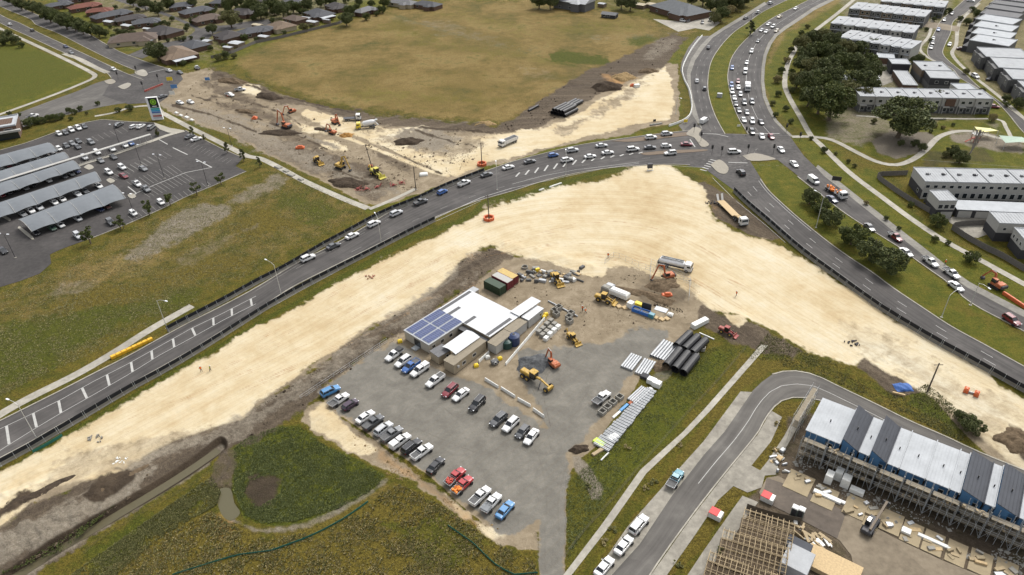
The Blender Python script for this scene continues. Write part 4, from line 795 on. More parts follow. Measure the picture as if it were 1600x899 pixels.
cars('beside the brick workshop at the top', 'cars beside the brick workshop', 45, 10, "Wu1066,32 Gs1076,32@20,-20 Ds1084,27@40,-15 Ds1090,23@40,-15 Ww1097,20@40,-15 Kh1097.5,35@0,30 Wv1110,31@-20,40 Et1120,31@-20,40", full=False)
# loads on some utes
def on(key, name, label, cat, mat, fn, z=0.0):
    v = CARS[key]; mb = MB(); fn(mb); o = mb.build(name, mat); o.location = v.location; o.rotation_euler = v.rotation_euler; tag(o, label, cat); return o
def jumble(x0, x1, y0, y1, z, n, s):
    def f(mb):
        for i in range(n): mb.cbox((random.uniform(x0, x1), random.uniform(y0, y1), z+random.uniform(.05, s*.5)), (random.uniform(.2, s), random.uniform(.12, s*.6), random.uniform(.12, s)), random.uniform(0, 3))
    return f
on((616, 554), 'tool_box', 'black tool boxes on the tray of the top-left parked white ute', 'tool box', TRIM, lambda m: m.cham(-2.5, -1.1, -.85, .85, .96, 1.6))
on((711, 745), 'tool_load', 'tools and red cones piled on the first red ute tray', 'tools', M('red_load', (.4, .06, .04), .7, var=.9, scale=5), jumble(-2.4, -1.1, -.7, .7, .95, 22, .6))
on((722, 758), 'sign_load', 'orange barriers and signs piled on the second red ute tray', 'road signs', ORGL, jumble(-2.4, -1.1, -.7, .7, .95, 24, .7))
on((768, 786), 'tool_box', 'grey tool box on the tray of the white ute near the corner', 'tool box', M('grey_lid', (.16, .17, .18), .6), lambda m: m.cham(-2.5, -.95, -.85, .85, .96, 1.3))
# --- trucks: parts list in metres, x forward
WH = paintm('white', PC['white']); STL = M('galvanised', (.42, .44, .45), .45, .35, var=.25, bmp=.1); DST = M('dark_steel', (.06, .06, .065), .6, .2); 
def dusty(name, c):
    m, nt, b = newmat(name); P = N(nt, 'TexCoord').outputs['Object']; n = noise(nt, P, 1.3, 6, .75); nt.links.new(ramp(nt, n, [(.34, tuple(x*.45 for x in c)), (.5, c), (.62, tuple(x*.5+y*.5 for x, y in zip(c, (.36, .28, .18))))]), b.inputs['Base Color']); b.inputs['Roughness'].default_value = .65; return m
YEL = dusty('machine_yellow', (.42, .26, .035)); ORG = dusty('machine_orange', (.40, .10, .03)); REDM = dusty('machine_red', (.28, .04, .035)); TIMB = M('timber', (.42, .31, .17), .8, var=.3, scale=3)
def part(t, name, mb, mat, smooth=False): return mb.build(name, mat, t, smooth)
def wheels(t, ax, hw, r=.5, w=.3, rim=True):
    for x in ax:
        for s in (1, -1):
            o = MB().bar((0, -w*s, 0), (0, 0, 0), r, n=16).build('wheel', TYR, t); o.location = (x, s*hw, r)
            if rim: MB().bar((0, -.02*s, 0), (0, .015*s, 0), r*.55, n=10).build('rim', RIM, o)
def truck_cab(t, x0, mat, L=2.0, H=2.75, w=1.22):
    c = MB().loft([[(x0, -w, .7), (x0+L, -w, .6), (x0+L, w, .6), (x0, w, .7)], [(x0, -w, 1.7), (x0+L+.02, -w, 1.6), (x0+L+.02, w, 1.6), (x0, w, 1.7)], [(x0, -w*.95, H-.1), (x0+L-.3, -w*.93, H-.1), (x0+L-.3, w*.93, H-.1), (x0, w*.95, H-.1)], [(x0+.1, -w*.85, H), (x0+L-.45, -w*.82, H), (x0+L-.45, w*.82, H), (x0+.1, w*.85, H)]])
    part(t, 'cab', c, mat); part(t, 'windscreen', MB().add([(x0+L+.03, -w*.9, 1.65), (x0+L+.03, w*.9, 1.65), (x0+L-.26, w*.86, H-.25), (x0+L-.26, -w*.86, H-.25)], [(0, 1, 2, 3)]), GLS)
    for s in (1, -1):
        part(t, 'side_window', MB().cbox((x0+L*.6, s*w*.985, 1.95), (L*.45, .05, .55)), GLS); part(t, 'headlight', MB().cbox((x0+L+.02, s*w*.75, .9), (.06, .3, .18)), HLM)
        part(t, 'side_mirror', MB().cbox((x0+L-.1, s*(w+.2), 2.0), (.1, .22, .45)), TRIM)
    part(t, 'bumper', MB().cbox((x0+L+.06, 0, .6), (.16, w*1.96, .3)), TRIM)
def truck(name, label, px, py, dx, dy, kind_, L=8.0, cabm=None, cat='truck'):
    p = W(px, py, 1.2); t = thing(name, label, cat, (p.x, p.y, .02), hd(px-dx*.1, py-dy*.1, px+dx*.1, py+dy*.1)); f = L/2
    part(t, 'chassis', MB().box(-f, f-1.2, -.45, .45, .6, .9), DST); truck_cab(t, f-2.0, cabm or WH); wheels(t, [f-1.3, -f+1.2, -f+2.4], 1.22)
    x1 = f-2.15
    if kind_ == 'tanker':
        rg = [[(x, math.cos(a)*1.15*k, 1.95+math.sin(a)*.78*k) for a in [2*math.pi*i/20 for i in range(20)]] for x, k in ((-f, .8), (-f+.15, 1), (x1-.15, 1), (x1, .8))]
        part(t, 'tank', MB().loft(rg), WH, True); part(t, 'catwalk', MB().box(-f+.4, x1-.4, -.35, .35, 2.72, 2.78).box(-f+.4, x1-.4, -.4, -.36, 2.78, 3.05).box(-f+.4, x1-.4, .36, .4, 2.78, 3.05), STL)
        for x in (-f+1.2, 0, x1-1.2): part(t, 'hatch', MB().bar((x, 0, 2.74), (x, 0, 2.92), .3, n=12), DST)
        part(t, 'pump', MB().cham(-f-.5, -f-.02, -.8, .8, .7, 1.7), DST)
    if kind_ == 'tipper':
        b = MB().box(-f, x1, -1.2, 1.2, .95, 1.05)
        for a in ((-f, x1, -1.22, -1.14), (-f, x1, 1.14, 1.22), (-f, -f+.08, -1.2, 1.2), (x1-.08, x1, -1.2, 1.2)): b.box(*a, 1.05, 2.3)
        for i in range(6): x = -f+.3+i*(x1+f-.6)/5; b.box(x-.04, x+.04, -1.27, -1.22, 1.0, 2.3).box(x-.04, x+.04, 1.22, 1.27, 1.0, 2.3)
        part(t, 'tipper_body', b, WH); part(t, 'load', MB().cham(-f+.1, x1-.1, -1.1, 1.1, 1.05, 1.9, .5), DKL)
    if kind_ == 'mixer':
        rg = []
        for x, r in ((-f-.1, .55), (-f+.6, .85), (-f+2.0, 1.2), (x1-1.2, 1.15), (x1-.2, .6)): z = 2.2-.12*(x+f)+.3; rg.append([(x, math.cos(a)*r, z+math.sin(a)*r) for a in [2*math.pi*i/18 for i in range(18)]])
        part(t, 'mixing_drum', MB().loft(rg), WH, True); part(t, 'chute', MB().beam((-f-.1, 0, 1.9), (-f-.9, .2, 1.0), .5, .1), STL); part(t, 'hopper', MB().bar((-f-.2, 0, 2.9), (-f-.2, 0, 3.4), .3, .6, n=10), STL)
    if kind_ == 'flat':
        part(t, 'tray', MB().box(-f, x1, -1.22, 1.22, 1.0, 1.12).box(x1-.1, x1, -1.2, 1.2, 1.12, 2.0), DST)
    if kind_ == 'box': part(t, 'box_body', MB().cham(-f, x1, -1.2, 1.2, .95, 3.0, .05), WH)
    return t
truck('water_truck', 'white water cart with tank and catwalk on the sand above the excavator', 1056, 414, 60, 14, 'tanker', 9.5)
truck('tipper_truck', 'white tipper truck parked on the sandy ground north of main road', 794, 221, -60, 25, 'tipper', 9.0)
truck('concrete_mixer', 'concrete mixer with yellow cab and white drum near the paddock fence', 572, 196, -60, 6, 'mixer', 8.5, paintm('mixer_yellow', (.65, .5, .03)))
truck('delivery_truck', 'small white box truck among the cars of the northern queue', 1168, 137, 4, 50, 'box', 6.5)
tt = truck('tilt_tray_truck', 'white cab truck with orange equipment on its dark tray beside kerb', 1306, 299, 60, 40, 'flat', 9.5)
o = MB(); jumble(-4.4, 1.5, -1, 1, 1.15, 26, 1.0)(o); o = o.build('equipment_load', ORGL); o.location = tt.location; o.rotation_euler = tt.rotation_euler; tag(o, 'orange and tan equipment loaded on the tray of the truck', 'equipment')
o = truck('parked_truck', 'silver and blue tray truck beside the excavators near the paddock fence', 550, 184, 40, -2, 'flat', 7.5)
# low loader
p = W(1146, 333, 1.0); t = thing('low_loader', 'truck with long empty timber-decked low loader trailer on dark soil', 'truck', (p.x, p.y, 0), hd(1132, 318, 1163, 348))
truck_cab(t, 5.6, WH); part(t, 'chassis', MB().box(2.2, 7.4, -.45, .45, .6, .95), DST); wheels(t, [6.6, 3.6, 2.5, -6.2, -7.3, -8.4], 1.22)
part(t, 'trailer_deck', MB().box(-9.2, 1.6, -1.25, 1.25, .85, 1.0), TIMB); part(t, 'gooseneck', MB().beam((1.6, 0, 1.0), (3.2, 0, 1.6), 1.4, .35).box(3.0, 4.6, -.7, .7, 1.4, 1.7), TIMB)
for s in (1, -1): part(t, 'ramp', MB().beam((-9.2, s*.75, 1.0), (-10.4, s*.85, 2.9), .7, .12), M('ramp_white', (.6, .6, .58)))
# ---------------------------------------------------------------- construction machines
def at(px, py, dx, dy, z=0.0):
    p = W(px, py, z); return (p.x, p.y, 0), hd(px-dx*.1, py-dy*.1, px+dx*.1, py+dy*.1)
def excavator(label, px, py, dx, dy, mat, s=1.0, up=.5, reach=1.0):
    s *= .86
    loc, rz = at(px, py, dx, dy, 1.2*s); t = thing('excavator', label, 'excavator', loc, rz); S = Matrix.Scale(s, 4)
    def P(n, mb, m, par=None, sm=False): return mb.xf(S).build(n, m, par or t, sm)
    for y in (-1, 1):
        tr = MB(); pr = [(-1.9, .35), (-1.6, .05), (1.6, .05), (1.9, .35), (1.9, .6), (1.6, .9), (-1.6, .9), (-1.9, .6)]
        tr.loft([[(a, y*1.15-.3, b) for a, b in pr], [(a, y*1.15+.3, b) for a, b in pr]]); P('track', tr, TYR)
    P('undercarriage', MB().box(-1.2, 1.2, -.9, .9, .4, .95), DST)
    b = MB().cham(-2.2, 1.3, -1.25, 1.25, 1.0, 1.75, .15).cham(-2.2, -.2, -1.25, 1.25, 1.7, 2.15, .2); P('engine_house', b, mat); P('counterweight', MB().cham(-2.75, -2.18, -1.2, 1.2, 1.05, 2.05, .22), DST if s > .8 else mat)
    P('cab', MB().cham(-.3, 1.35, .25, 1.22, 1.7, 2.95, .12), GLS); P('cab_roof', MB().cham(-.32, 1.3, .22, 1.25, 2.93, 3.05, .04), mat)
    k = 5.2*reach; e = (k*.62, -.1, 1.8+k*.62*up+1.2); m_ = (k*.3, -.1, 1.9+k*.45*up+1.3); tp = (k, -.1, .9)
    P('boom', MB().beam((.9, -.1, 1.6), m_, .42, .6).beam(m_, e, .38, .5), mat); st_ = P('stick', MB().beam(e, tp, .3, .42), mat)
    P('hydraulic_ram', MB().bar((1.2, -.1, 1.5), (m_[0], -.1, m_[2]-.4), .09).bar((m_[0], -.1, m_[2]+.4), (e[0]+.2, -.1, e[2]+.45), .08), STL)
    bk = MB().loft([[(tp[0]+a, -.1+y, tp[2]+c) for a, c in ((.1, .1), (.35, -.5), (-.1, -.85), (-.75, -.75), (-.6, -.25))] for y in (-.55, .55)]); P('bucket', bk, DST); return t
def wheelm(t, x, y, r, w, s=1.0):
    sg = 1 if y > 0 else -1; o = MB().bar((0, -w*sg, 0), (0, 0, 0), r, n=18).build('wheel', TYR, t); o.location = (x, y, r); MB().bar((0, -.03*sg, 0), (0, .03*sg, 0), r*.5, n=10).build('rim', YEL, o)
def loader(label, px, py, dx, dy, mat=None, backhoe=False, s=1.0, name='wheel_loader'):
    mat = mat or YEL; loc, rz = at(px, py, dx, dy, 1.3); t = thing(name, label, 'loader', loc, rz); t.scale = (s*.86,)*3
    for x, r in ((1.6, .72 if not backhoe else .5), (-1.5, .75)):
        for y in (1.15, -1.15): wheelm(t, x, y, r, .45)
    part(t, 'chassis', MB().cham(-2.6, 1.9, -.6, .6, .7, 1.2, .08), mat); part(t, 'bonnet', MB().cham(-2.9, -.7, -.75, .75, 1.1, 2.0, .2), mat)
    part(t, 'cab', MB().cham(-.75, .75, -.7, .7, 1.1, 2.95, .15), GLS); part(t, 'cab_roof', MB().cham(-.85, .85, -.78, .78, 2.93, 3.07, .04), mat)
    part(t, 'lift_arm', MB().beam((.8, .5, 1.6), (3.1, .5, .8), .2, .35).beam((.8, -.5, 1.6), (3.1, -.5, .8), .2, .35), mat)
    part(t, 'bucket', MB().loft([[(3.0+a, y, c) for a, c in ((0, .3), (0, 1.2), (.15, 1.25), (.25, .5), (1.1, .35), (1.1, .25))] for y in (-1.3, 1.3)]), mat)
    if backhoe:
        part(t, 'backhoe_boom', MB().beam((-2.6, 0, 1.0), (-3.6, 0, 3.0), .3, .35).beam((-3.6, 0, 3.0), (-4.6, .1, 1.6), .25, .3), mat); part(t, 'backhoe_bucket', MB().cham(-4.9, -4.3, -.35, .45, .9, 1.6, .2), DST)
    return t
excavator('orange excavator beside the water truck with its boom arched over a spoil heap', 1043, 431, -30, 6, ORG, .95, .9, 1.15)
excavator('small red excavator on the gravel pile right of the site offices', 864, 567, -16, -14, ORG, .85, .9, .8)
excavator('large orange excavator working on dirt in the far left earthworks', 447, 196, -26, -8, ORG, 1.15, 1.1, 1.2)
excavator('orange excavator beside the silver truck below the paddock fence', 524, 190, 14, 7, ORG, 1.0, 1.0, .8)
excavator('orange excavator low in a trench left of the concrete mixer', 519, 206, -14, -4, ORG, .85, .6, 1.1)
excavator('faded red excavator on the earthworks near the paddock corner', 455, 174, -16, 4, ORG, .9, .6, 1.0)
excavator('yellow excavator between two loaders on the left earthworks', 532, 259, 20, 6, YEL, 1.05, .9, 1.1)
excavator('orange tracked machine with raised arm beside the outbound road at right', 1558, 444, -26, -16, ORG, 1.05, .35, 1.0)
loader('yellow backhoe with dark cab standing on bare dirt above the red excavator', 895, 526, 18, 16, None, True, .85, 'backhoe_loader')
loader('yellow wheel loader beside the scrap heap and shipping containers', 869, 434, 17, 20, None, False, 1.05)
loader('yellow loader nosing away beside the white tanks in the yard', 944, 465, 34, 10, None, False, 1.05)
loader('yellow loader with pale roof nearest the footpath on the left earthworks', 496, 250, 20, 14, None, False, 1.05)
loader('bright yellow loader with white roof beside the leaning power pole', 588, 270, 20, 10, dusty('bright_yellow', (.5, .44, .06)), True, 1.25)
loader('red tractor parked at the sandy edge near the black pipes', 1136, 515, 20, 8, REDM, False, .85, 'tractor')
# grader, two yellow halves joined at a pivot
loc, rz = at(837, 592, 46, 28, 1.2); t = thing('motor_grader', 'long yellow motor grader with black cab below the red excavator', 'grader', loc, rz)
for x in (-3.3, -1.9, 4.0):
    for y in (1.2, -1.2): wheelm(t, x, y, .68, .4)
part(t, 'engine_cover', MB().cham(-4.4, -1.3, -.7, .7, 1.0, 2.0, .15), YEL); part(t, 'frame', MB().beam((-1.4, 0, 1.5), (1.5, 0, 2.0), .5, .45).beam((1.5, 0, 2.0), (4.4, 0, 1.1), .35, .4), YEL)
part(t, 'cab', MB().cham(-1.4, .2, -.75, .75, 1.2, 3.1, .15), GLS); part(t, 'cab_roof', MB().cham(-1.5, .3, -.85, .85, 3.08, 3.2, .04), YEL); part(t, 'blade', MB().cbox((1.4, 0, .6), (.15, 3.6, .6), .5), DST); part(t, 'front_axle', MB().box(3.85, 4.15, -1, 1, .55, .85).cham(4.2, 4.8, -.9, .9, .7, 1.5, .1), YEL)
# telehandler
loc, rz = at(1361, 820, 18, -28, 1.0); t = thing('telehandler', 'black and grey telehandler with boom raised over the brick slabs', 'telehandler', loc, rz); wheels(t, [1.4, -1.4], 1.1, .55, .4)
part(t, 'chassis', MB().cham(-2.4, 2.2, -.9, .9, .6, 1.3, .1), DST); part(t, 'cab', MB().cham(-.9, .5, .1, .95, 1.2, 2.4, .12), GLS); part(t, 'boom', MB().beam((-2.0, -.4, 1.8), (5.4, -.4, 2.9), .4, .45), M('boom_brown', (.12, .09, .06), .6)); part(t, 'fork_carriage', MB().box(5.3, 5.5, -1, .3, 1.9, 2.9).box(5.5, 6.6, -.9, -.75, 1.9, 1.97).box(5.5, 6.6, 0, .15, 1.9, 1.97), DST)
# tracked drill parts, red and orange bits on the left works
for i, (x, y, lab) in enumerate(((560, 297, 'red compactor attachment lying left of the folded red frames'), (573, 297, 'folded red steel frames on the dirt corner by the footpath'), (590, 294, 'red steel rack on the dirt corner nearest the main road fence'), (615, 291, 'red and blue pump trailer beside the grass verge'), (628, 287, 'small red trailer at the tip of the grass verge'))):
    mb = MB(); s = 1.5
    for k in range(7): mb.beam((random.uniform(-s, s), random.uniform(-s, s), .2), (random.uniform(-s, s), random.uniform(-s, s), random.uniform(.4, 1.5)), .12, .12)
    mb.cham(-.5, .4, -.3, .4, .3, .8, .1); o = mb.build('steel_rack', REDM); o.location = W(x, y); tag(o, lab, 'site equipment')
# ---------------------------------------------------------------- barriers with screens beside the roads
BCON = M('barrier_concrete', D(150, 146, 136), .85, world=True, scale=.7, var=.2); SCR = M('screen_mesh', (.012, .013, .016), .9); 
def proto_barrier(L=6.0, scr=True):
    pr = [(-.3, 0), (.3, 0), (.3, .1), (.14, .35), (.09, .86), (-.09, .86), (-.14, .35), (-.3, .1)]
    a = MB().loft([[(x, y, z) for y, z in pr] for x in (.04, L-.04)]).mesh('concrete_block', BCON)
    b = MB().box(0.0, L, -.02, .02, .88, 1.9).mesh('mesh_screen', SCR); c = MB()
    for x in (.2, L/2, L-.2): c.bar((x, 0, .8), (x, 0, 2.05), .035, n=5); c.bar((x, 0, 1.8), (x, -.8, .3), .02, n=4)
    return a, b, c.mesh('screen_post', STL)
PB = proto_barrier()
def barriers(s, label, group,  step=6.0, scr=lambda i, n: True):
    P = resample(spl(WP(s), 6), step); n = len(P)-1
    for i in range(n):
        a, b = P[i], P[i+1]; rz = math.atan2(b.y-a.y, b.x-a.x); t = thing('road_barrier', '%s, %s from the left end' % (label, ORD[i]), 'barrier', (a.x, a.y, 0), rz, group); t.scale = ((b-a).length/6.0, 1, 1)
        link('concrete_block', PB[0], t)
        if scr(i, n): link('mesh_screen', PB[1], t); link('screen_post', PB[2], t)
barriers("262,519 300,499 350,473 400,445 450,419 500,389 550,362 600,335 650,315 700,292 757,270", 'screened concrete barrier on the paddock side', 'screened barriers along the upper side of the main road')
barriers("-40,762 0,729 50,702 82,683 150,643 200,613 250,586 300,557 350,526 400,494 455,461 512,431 575,399 625,373 680,346", 'screened concrete barrier beside the sandy haul road', 'screened barriers along the sandy side of the main road')
barriers("1146,300 1170,323 1200,349 1250,393 1300,430 1340,459 1375,484 1425,515 1475,544 1525,571 1600,613 1680,655", 'screened concrete barrier beside the southern road', 'screened barriers beside the southern road')
WPL = M('white_plastic', (.6, .6, .57), .5, world=True, scale=2); wb = MB().loft([[(x, y, z) for y, z in ((-.28, 0), (.28, 0), (.2, .5), (.1, .9), (-.1, .9), (-.2, .5))] for x in (.03, 1.97)]).mesh('water_barrier', WPL)
P = resample(spl(WP("1097,57 1083,74 1071,95 1066,110 1069,125 1077,142 1081,162 1079,178 1072,187 1060,193 1045,198"), 5), 2.0)
for i, (a, b) in enumerate(zip(P, P[1:])): tag(link('water_barrier', wb, None, (a.x, a.y, ZR), math.atan2(b.y-a.y, b.x-a.x)), 'white barrier block, %s from the top of the curve beside the closed lane' % ORD[i], 'barrier', 'white barriers round the closed northern lane')
for j, (s, lab) in enumerate((("758,594 779,607", 'leftmost long white barrier behind the parked cars'), ("783,608 805,622", 'white barrier second from left behind the parked cars'), ("809,625 829,636", 'white barrier third from left behind the parked cars'), ("833,641 850,653", 'rightmost white barrier behind the parked cars'), ("748,567 764,552", 'short white barrier beside the beige office wall'), ("790,571 851,499", 'long white barrier line beside the water tanks'))):
    P = WP(s); n = max(1, round((P[1]-P[0]).length/2.0)); rz = math.atan2(P[1].y-P[0].y, P[1].x-P[0].x)
    mb = MB()
    for i in range(n):
        x = i*(P[1]-P[0]).length/n; mb.loft([[(xx, y, z) for y, z in ((-.22, 0), (.22, 0), (.15, .45), (.08, .8), (-.08, .8), (-.15, .45))] for xx in (x+.03, x+(P[1]-P[0]).length/n-.03)])
    o = mb.build('barrier_line', WPL); o.location = P[0]; o.rotation_euler = (0, 0, rz); tag(o, lab, 'barrier')
P = resample(WP("1084,198 1098,202 1112,213 1104,224"), 2)
# yellow bin-like long crash cushion and small ones
loc = W(207, 546); o = thing('crash_cushion', 'long yellow crash cushion at the end of the concrete barrier', 'crash cushion', loc, hd(187, 556, 228, 537)); 
for i in range(8): MB().cham(-5.3+i*1.33, -5.3+i*1.33+1.25, -.45, .45, .05, .85, .1).build('cushion_bay', M('cushion_yellow', (.6, .34, .02), .5), o)
def post_light(name, label, bx, by, tx, ty, H, arm, mat, cat='street light', r=.1, dbl=False, group=None):
    "pole from base pixel; arm length in metres pointing to the pixel direction arm=(dx,dy,len)"
    p = W(bx, by); t = thing(name, label, cat, (p.x, p.y, 0), 0, group); part(t, 'pole', MB().bar((0, 0, 0), (0, 0, H), r, r*.6, n=8), mat)
    part(t, 'base', MB().box(-.3, .3, -.3, .3, 0, .12), CONL); a = hd(bx, by, bx+arm[0], by+arm[1]); dx, dy = math.cos(a), math.sin(a)
    for s in ((1, -1) if dbl else (1,)):
        pts = [(0, 0, H-.1), (s*dx*arm[2]*.4, s*dy*arm[2]*.4, H+.45), (s*dx*arm[2], s*dy*arm[2], H+.6)]
        part(t, 'arm', MB().path(pts, r*.5), mat); part(t, 'lamp_head', MB().xf(Matrix.Identity(4)).cbox((s*dx*(arm[2]+.3), s*dy*(arm[2]+.3), H+.58), (.8, .32, .14), a), HLM)
GAL = M('pole_galvanised', (.5, .5, .48), .5, .2); BLK = M('pole_black', (.03, .03, .032), .5)
for i, (bx, by, arm, H, lab) in enumerate(((60, 690, (-10, -4, 2.5), 11, 'tall galvanised street light nearest the bottom left corner'), (261, 513, (12, 3, 3), 9, 'galvanised street light beside the yellow crash cushion'), (441, 466, (-12, -6, 3), 11, 'galvanised street light with arm above the white wagon'), (597, 387, (-8, -14, 3), 10, 'galvanised street light beside the start of the lower barrier'), (777, 297, (-2, -20, 3), 9, 'galvanised street light opposite the orange pole base'), (884, 274, (-2, -20, 3), 8, 'galvanised street light beside the hatched median'),
    (1275, 356, (-16, -8, 3), 11, 'tall galvanised street light standing between median trees'), (1471, 496, (14, -8, 3), 7, 'galvanised light pole in the grass median right of the trees'), (1516, 477, (10, 8, 3), 7, 'galvanised light pole at the outbound kerb on the right'), (1171, 54, (12, -4, 3), 11, 'thin street light beside the dark conical median tree'), (1056, 178, (6, 3, 2), 7, 'thin light pole by the curve of white barriers'))):
    post_light('street_light', lab, bx, by, 0, 0, H, arm, GAL)
for i, (bx, by, H, lab) in enumerate(((24, 403, 8, 'dark car park light beside the planted island at far left'), (211, 338, 8, 'dark car park light at the end of the lowest shade canopy'), (221, 258, 8, 'dark car park light nearest the white walkway'), (257, 279, 9, 'dark car park light amid the empty bays'), (325, 291, 9, 'dark car park light near the paddock edge'), (362, 228, 7, 'dark light pole between the path conifers'), (187, 226, 8, 'dark car park light behind the white walkway'))):
    post_light('car_park_light', lab, bx, by, 0, 0, H, (-8, -1, 1.2), BLK, 'light pole', .1, True)
def power_pole(label, bx, by, H, lean=(0, 0), skip=True, mat=TIMB):
    p = W(bx, by); t = thing('power_pole', label, 'power pole', (p.x, p.y, 0)); part(t, 'pole', MB().bar((0, 0, 0), (lean[0], lean[1], H), .2, .13, n=8), mat); part(t, 'crossarm', MB().beam((lean[0]-1, lean[1], H-.5), (lean[0]+1, lean[1], H-.5), .12, .12), mat)
    if skip:
        o = MB()
        for k in range(6): a = k*math.pi/3; o.cbox((p.x+math.cos(a)*1.5, p.y+math.sin(a)*1.5, .5), (.45, 1.5, .95), a)
        o = o.build('barrier_ring', ORG2); tag(o, label.split(' with ')[0].replace('power pole', 'orange barrier ring around the pole'), 'barrier')
ORG2 = M('orange_plastic', (.5, .11, .035), .5, world=True, var=.25)
DKT = M('pole_timber', (.09, .075, .06), .9)
power_pole('dark power pole standing on sand below the main road with orange ring', 764, 343, 9, (0, 0), True, DKT); power_pole('dark power pole at the north edge of the road with orange ring', 753, 258, 9, (0, 0), True, DKT)
power_pole('leaning dark power pole behind the bright yellow loader with orange base', 582, 264, 10, (-1.4, 0), False, DKT); power_pole('dark power pole at the corner of the grass verge', 650, 297, 9, (0, 0), False, DKT)
power_pole('dark timber power pole standing right of the blue tarpaulin', 1449, 612, 8, (.5, .5), False, DKT)
o = MB().cham(-.7, .7, -.7, .7, 0, 1.0, .1).build('orange_barrier', ORG2); o.location = W(579, 262); tag(o, 'orange plastic barrier behind the leaning power pole', 'barrier')
for x, y, lab, sz in ((469, 232, 'orange barrier block on dark soil left of the loaders', (3.4, 1.6)), (1200, 404, '', None), (988, 135, 'red and white sign base on the northern sand near the jagged heap', (2.2, 1.4)), (1042, 463, 'bright orange mesh sheet lying on the dug soil', (2.8, 1.4)), (360, 150, 'orange barrier at the far end of the earthworks', (3, 1.2)), (398, 186, 'orange barrier beside the large orange excavator', (2.2, 2))):
    if not sz: continue
    o = MB().cham(-sz[0]/2, sz[0]/2, -sz[1]/2, sz[1]/2, 0, .8, .2).cham(-sz[0]/4, sz[0]/3, -sz[1]/3, sz[1]/4, .75, 1.3, .2).build('orange_barrier', ORG2); o.location = W(x, y); tag(o, lab, 'barrier')
# orange barriers by the outbound road
for i in range(5):
    a = W(1572+i*9, 463+i*6); o = MB().cham(-1.1, 1.1, -.3, .3, 0, .95, .1).build('orange_barrier', ORG2); o.location = a; o.rotation_euler = (0, 0, hd(1572, 463, 1600, 481)); tag(o, 'orange plastic barrier, %s from the left beside the outbound road' % ORD[i], 'barrier', 'orange barriers beside the outbound road')
# traffic signals
for i, (x, y, lab) in enumerate(((1112, 242, 'traffic signal at the left end of the southern crossing'), (1127, 244, 'traffic signal just right of the zebra crossing'), (1168, 241, 'traffic signal at the middle of the median nose'), (1208, 241, 'traffic signal right of the median nose'), (1095, 221, 'traffic signal on the western traffic island'), (1249, 222, 'traffic signal beside the park footpath'), (1084, 208, 'traffic signal left of the northern road'), (1165, 213, 'traffic signal in front of the northern queue'), (1228, 208, 'traffic signal at the right kerb of the northern road'), (214, 115, 'traffic signal at the nose of the western median'), (185, 124, 'traffic signal at the corner of the mown field'), (248, 128, 'traffic signal beside the orange barriers'), (224, 140, 'traffic signal in the middle of the western junction'))):
    p = W(x, y); t = thing('traffic_signal', lab, 'traffic light', (p.x, p.y, ZR)); part(t, 'pole', MB().bar((0, 0, 0), (0, 0, 3.4), .07), BLK); part(t, 'signal_head', MB().box(-.25, .25, -.2, .15, 2.5, 3.7), TRIM); part(t, 'backboard', MB().box(-.4, .4, .16, .2, 2.3, 3.9), TRIM)
# variable message sign, signs
def sign(label, x, y, w_, h_, z, mat, rz=0.0, name='road_sign', posts=2):
    p = W(x, y); t = thing(name, label, 'sign', (p.x, p.y, 0), rz); part(t, 'panel', MB().box(-w_/2, w_/2, -.04, .04, z, z+h_), mat)
    o = MB(); [o.bar((s*w_*.35, .08, 0), (s*w_*.35, .08, z+h_*.8), .04) for s in ((-1, 1) if posts == 2 else (0,))]; part(t, 'post', o, GAL)
YSG = M('yellow_sign', (.7, .5, .03), .5)
sign('black message board facing the tilt truck on the outbound verge', 1305, 290, 3.0, 1.6, 1.8, TRIM, -.4); sign('yellow sign board beside the start of the northern closed lane', 1071, 193, 1.6, 1.2, .5, YSG)
sign('black sign board on the sandy verge above the main road', 1022, 196, 1.2, 1.0, 1.6, TRIM, .2, posts=1); sign('white sign on the median tip beside the black speck', 1154, 199, 1.4, .8, .3, WPL); sign('blue and white sign on the dirt near the red digger', 325, 128, 2.4, 1.4, .8, M('sign_blue', (.08, .2, .42), .5))
for x, y, w_, mt, lab in ((266, 128, 2.8, YSG, 'large orange-yellow warning board at the western junction'), (273, 140, 3.0, M('sign_blue', (.08, .2, .42), .5), 'blue site board behind the white signs at the western junction'), (270, 150, 2.4, WPL, 'white site board beside the two white cars')): sign(lab, x, y, w_, 1.8, .6, mt, .1)
for i in range(9): o = MB().cham(-1, 1, -.25, .25, 0, .9, .08).build('orange_barrier', REDM); o.location = W(229+i*2.9, 143-i*1.15, 0); o.rotation_euler = (0, 0, hd(229, 143, 250, 135)); tag(o, 'red water barrier, %s from the left across the western junction' % ORD[i], 'barrier', 'red barriers across the western junction')
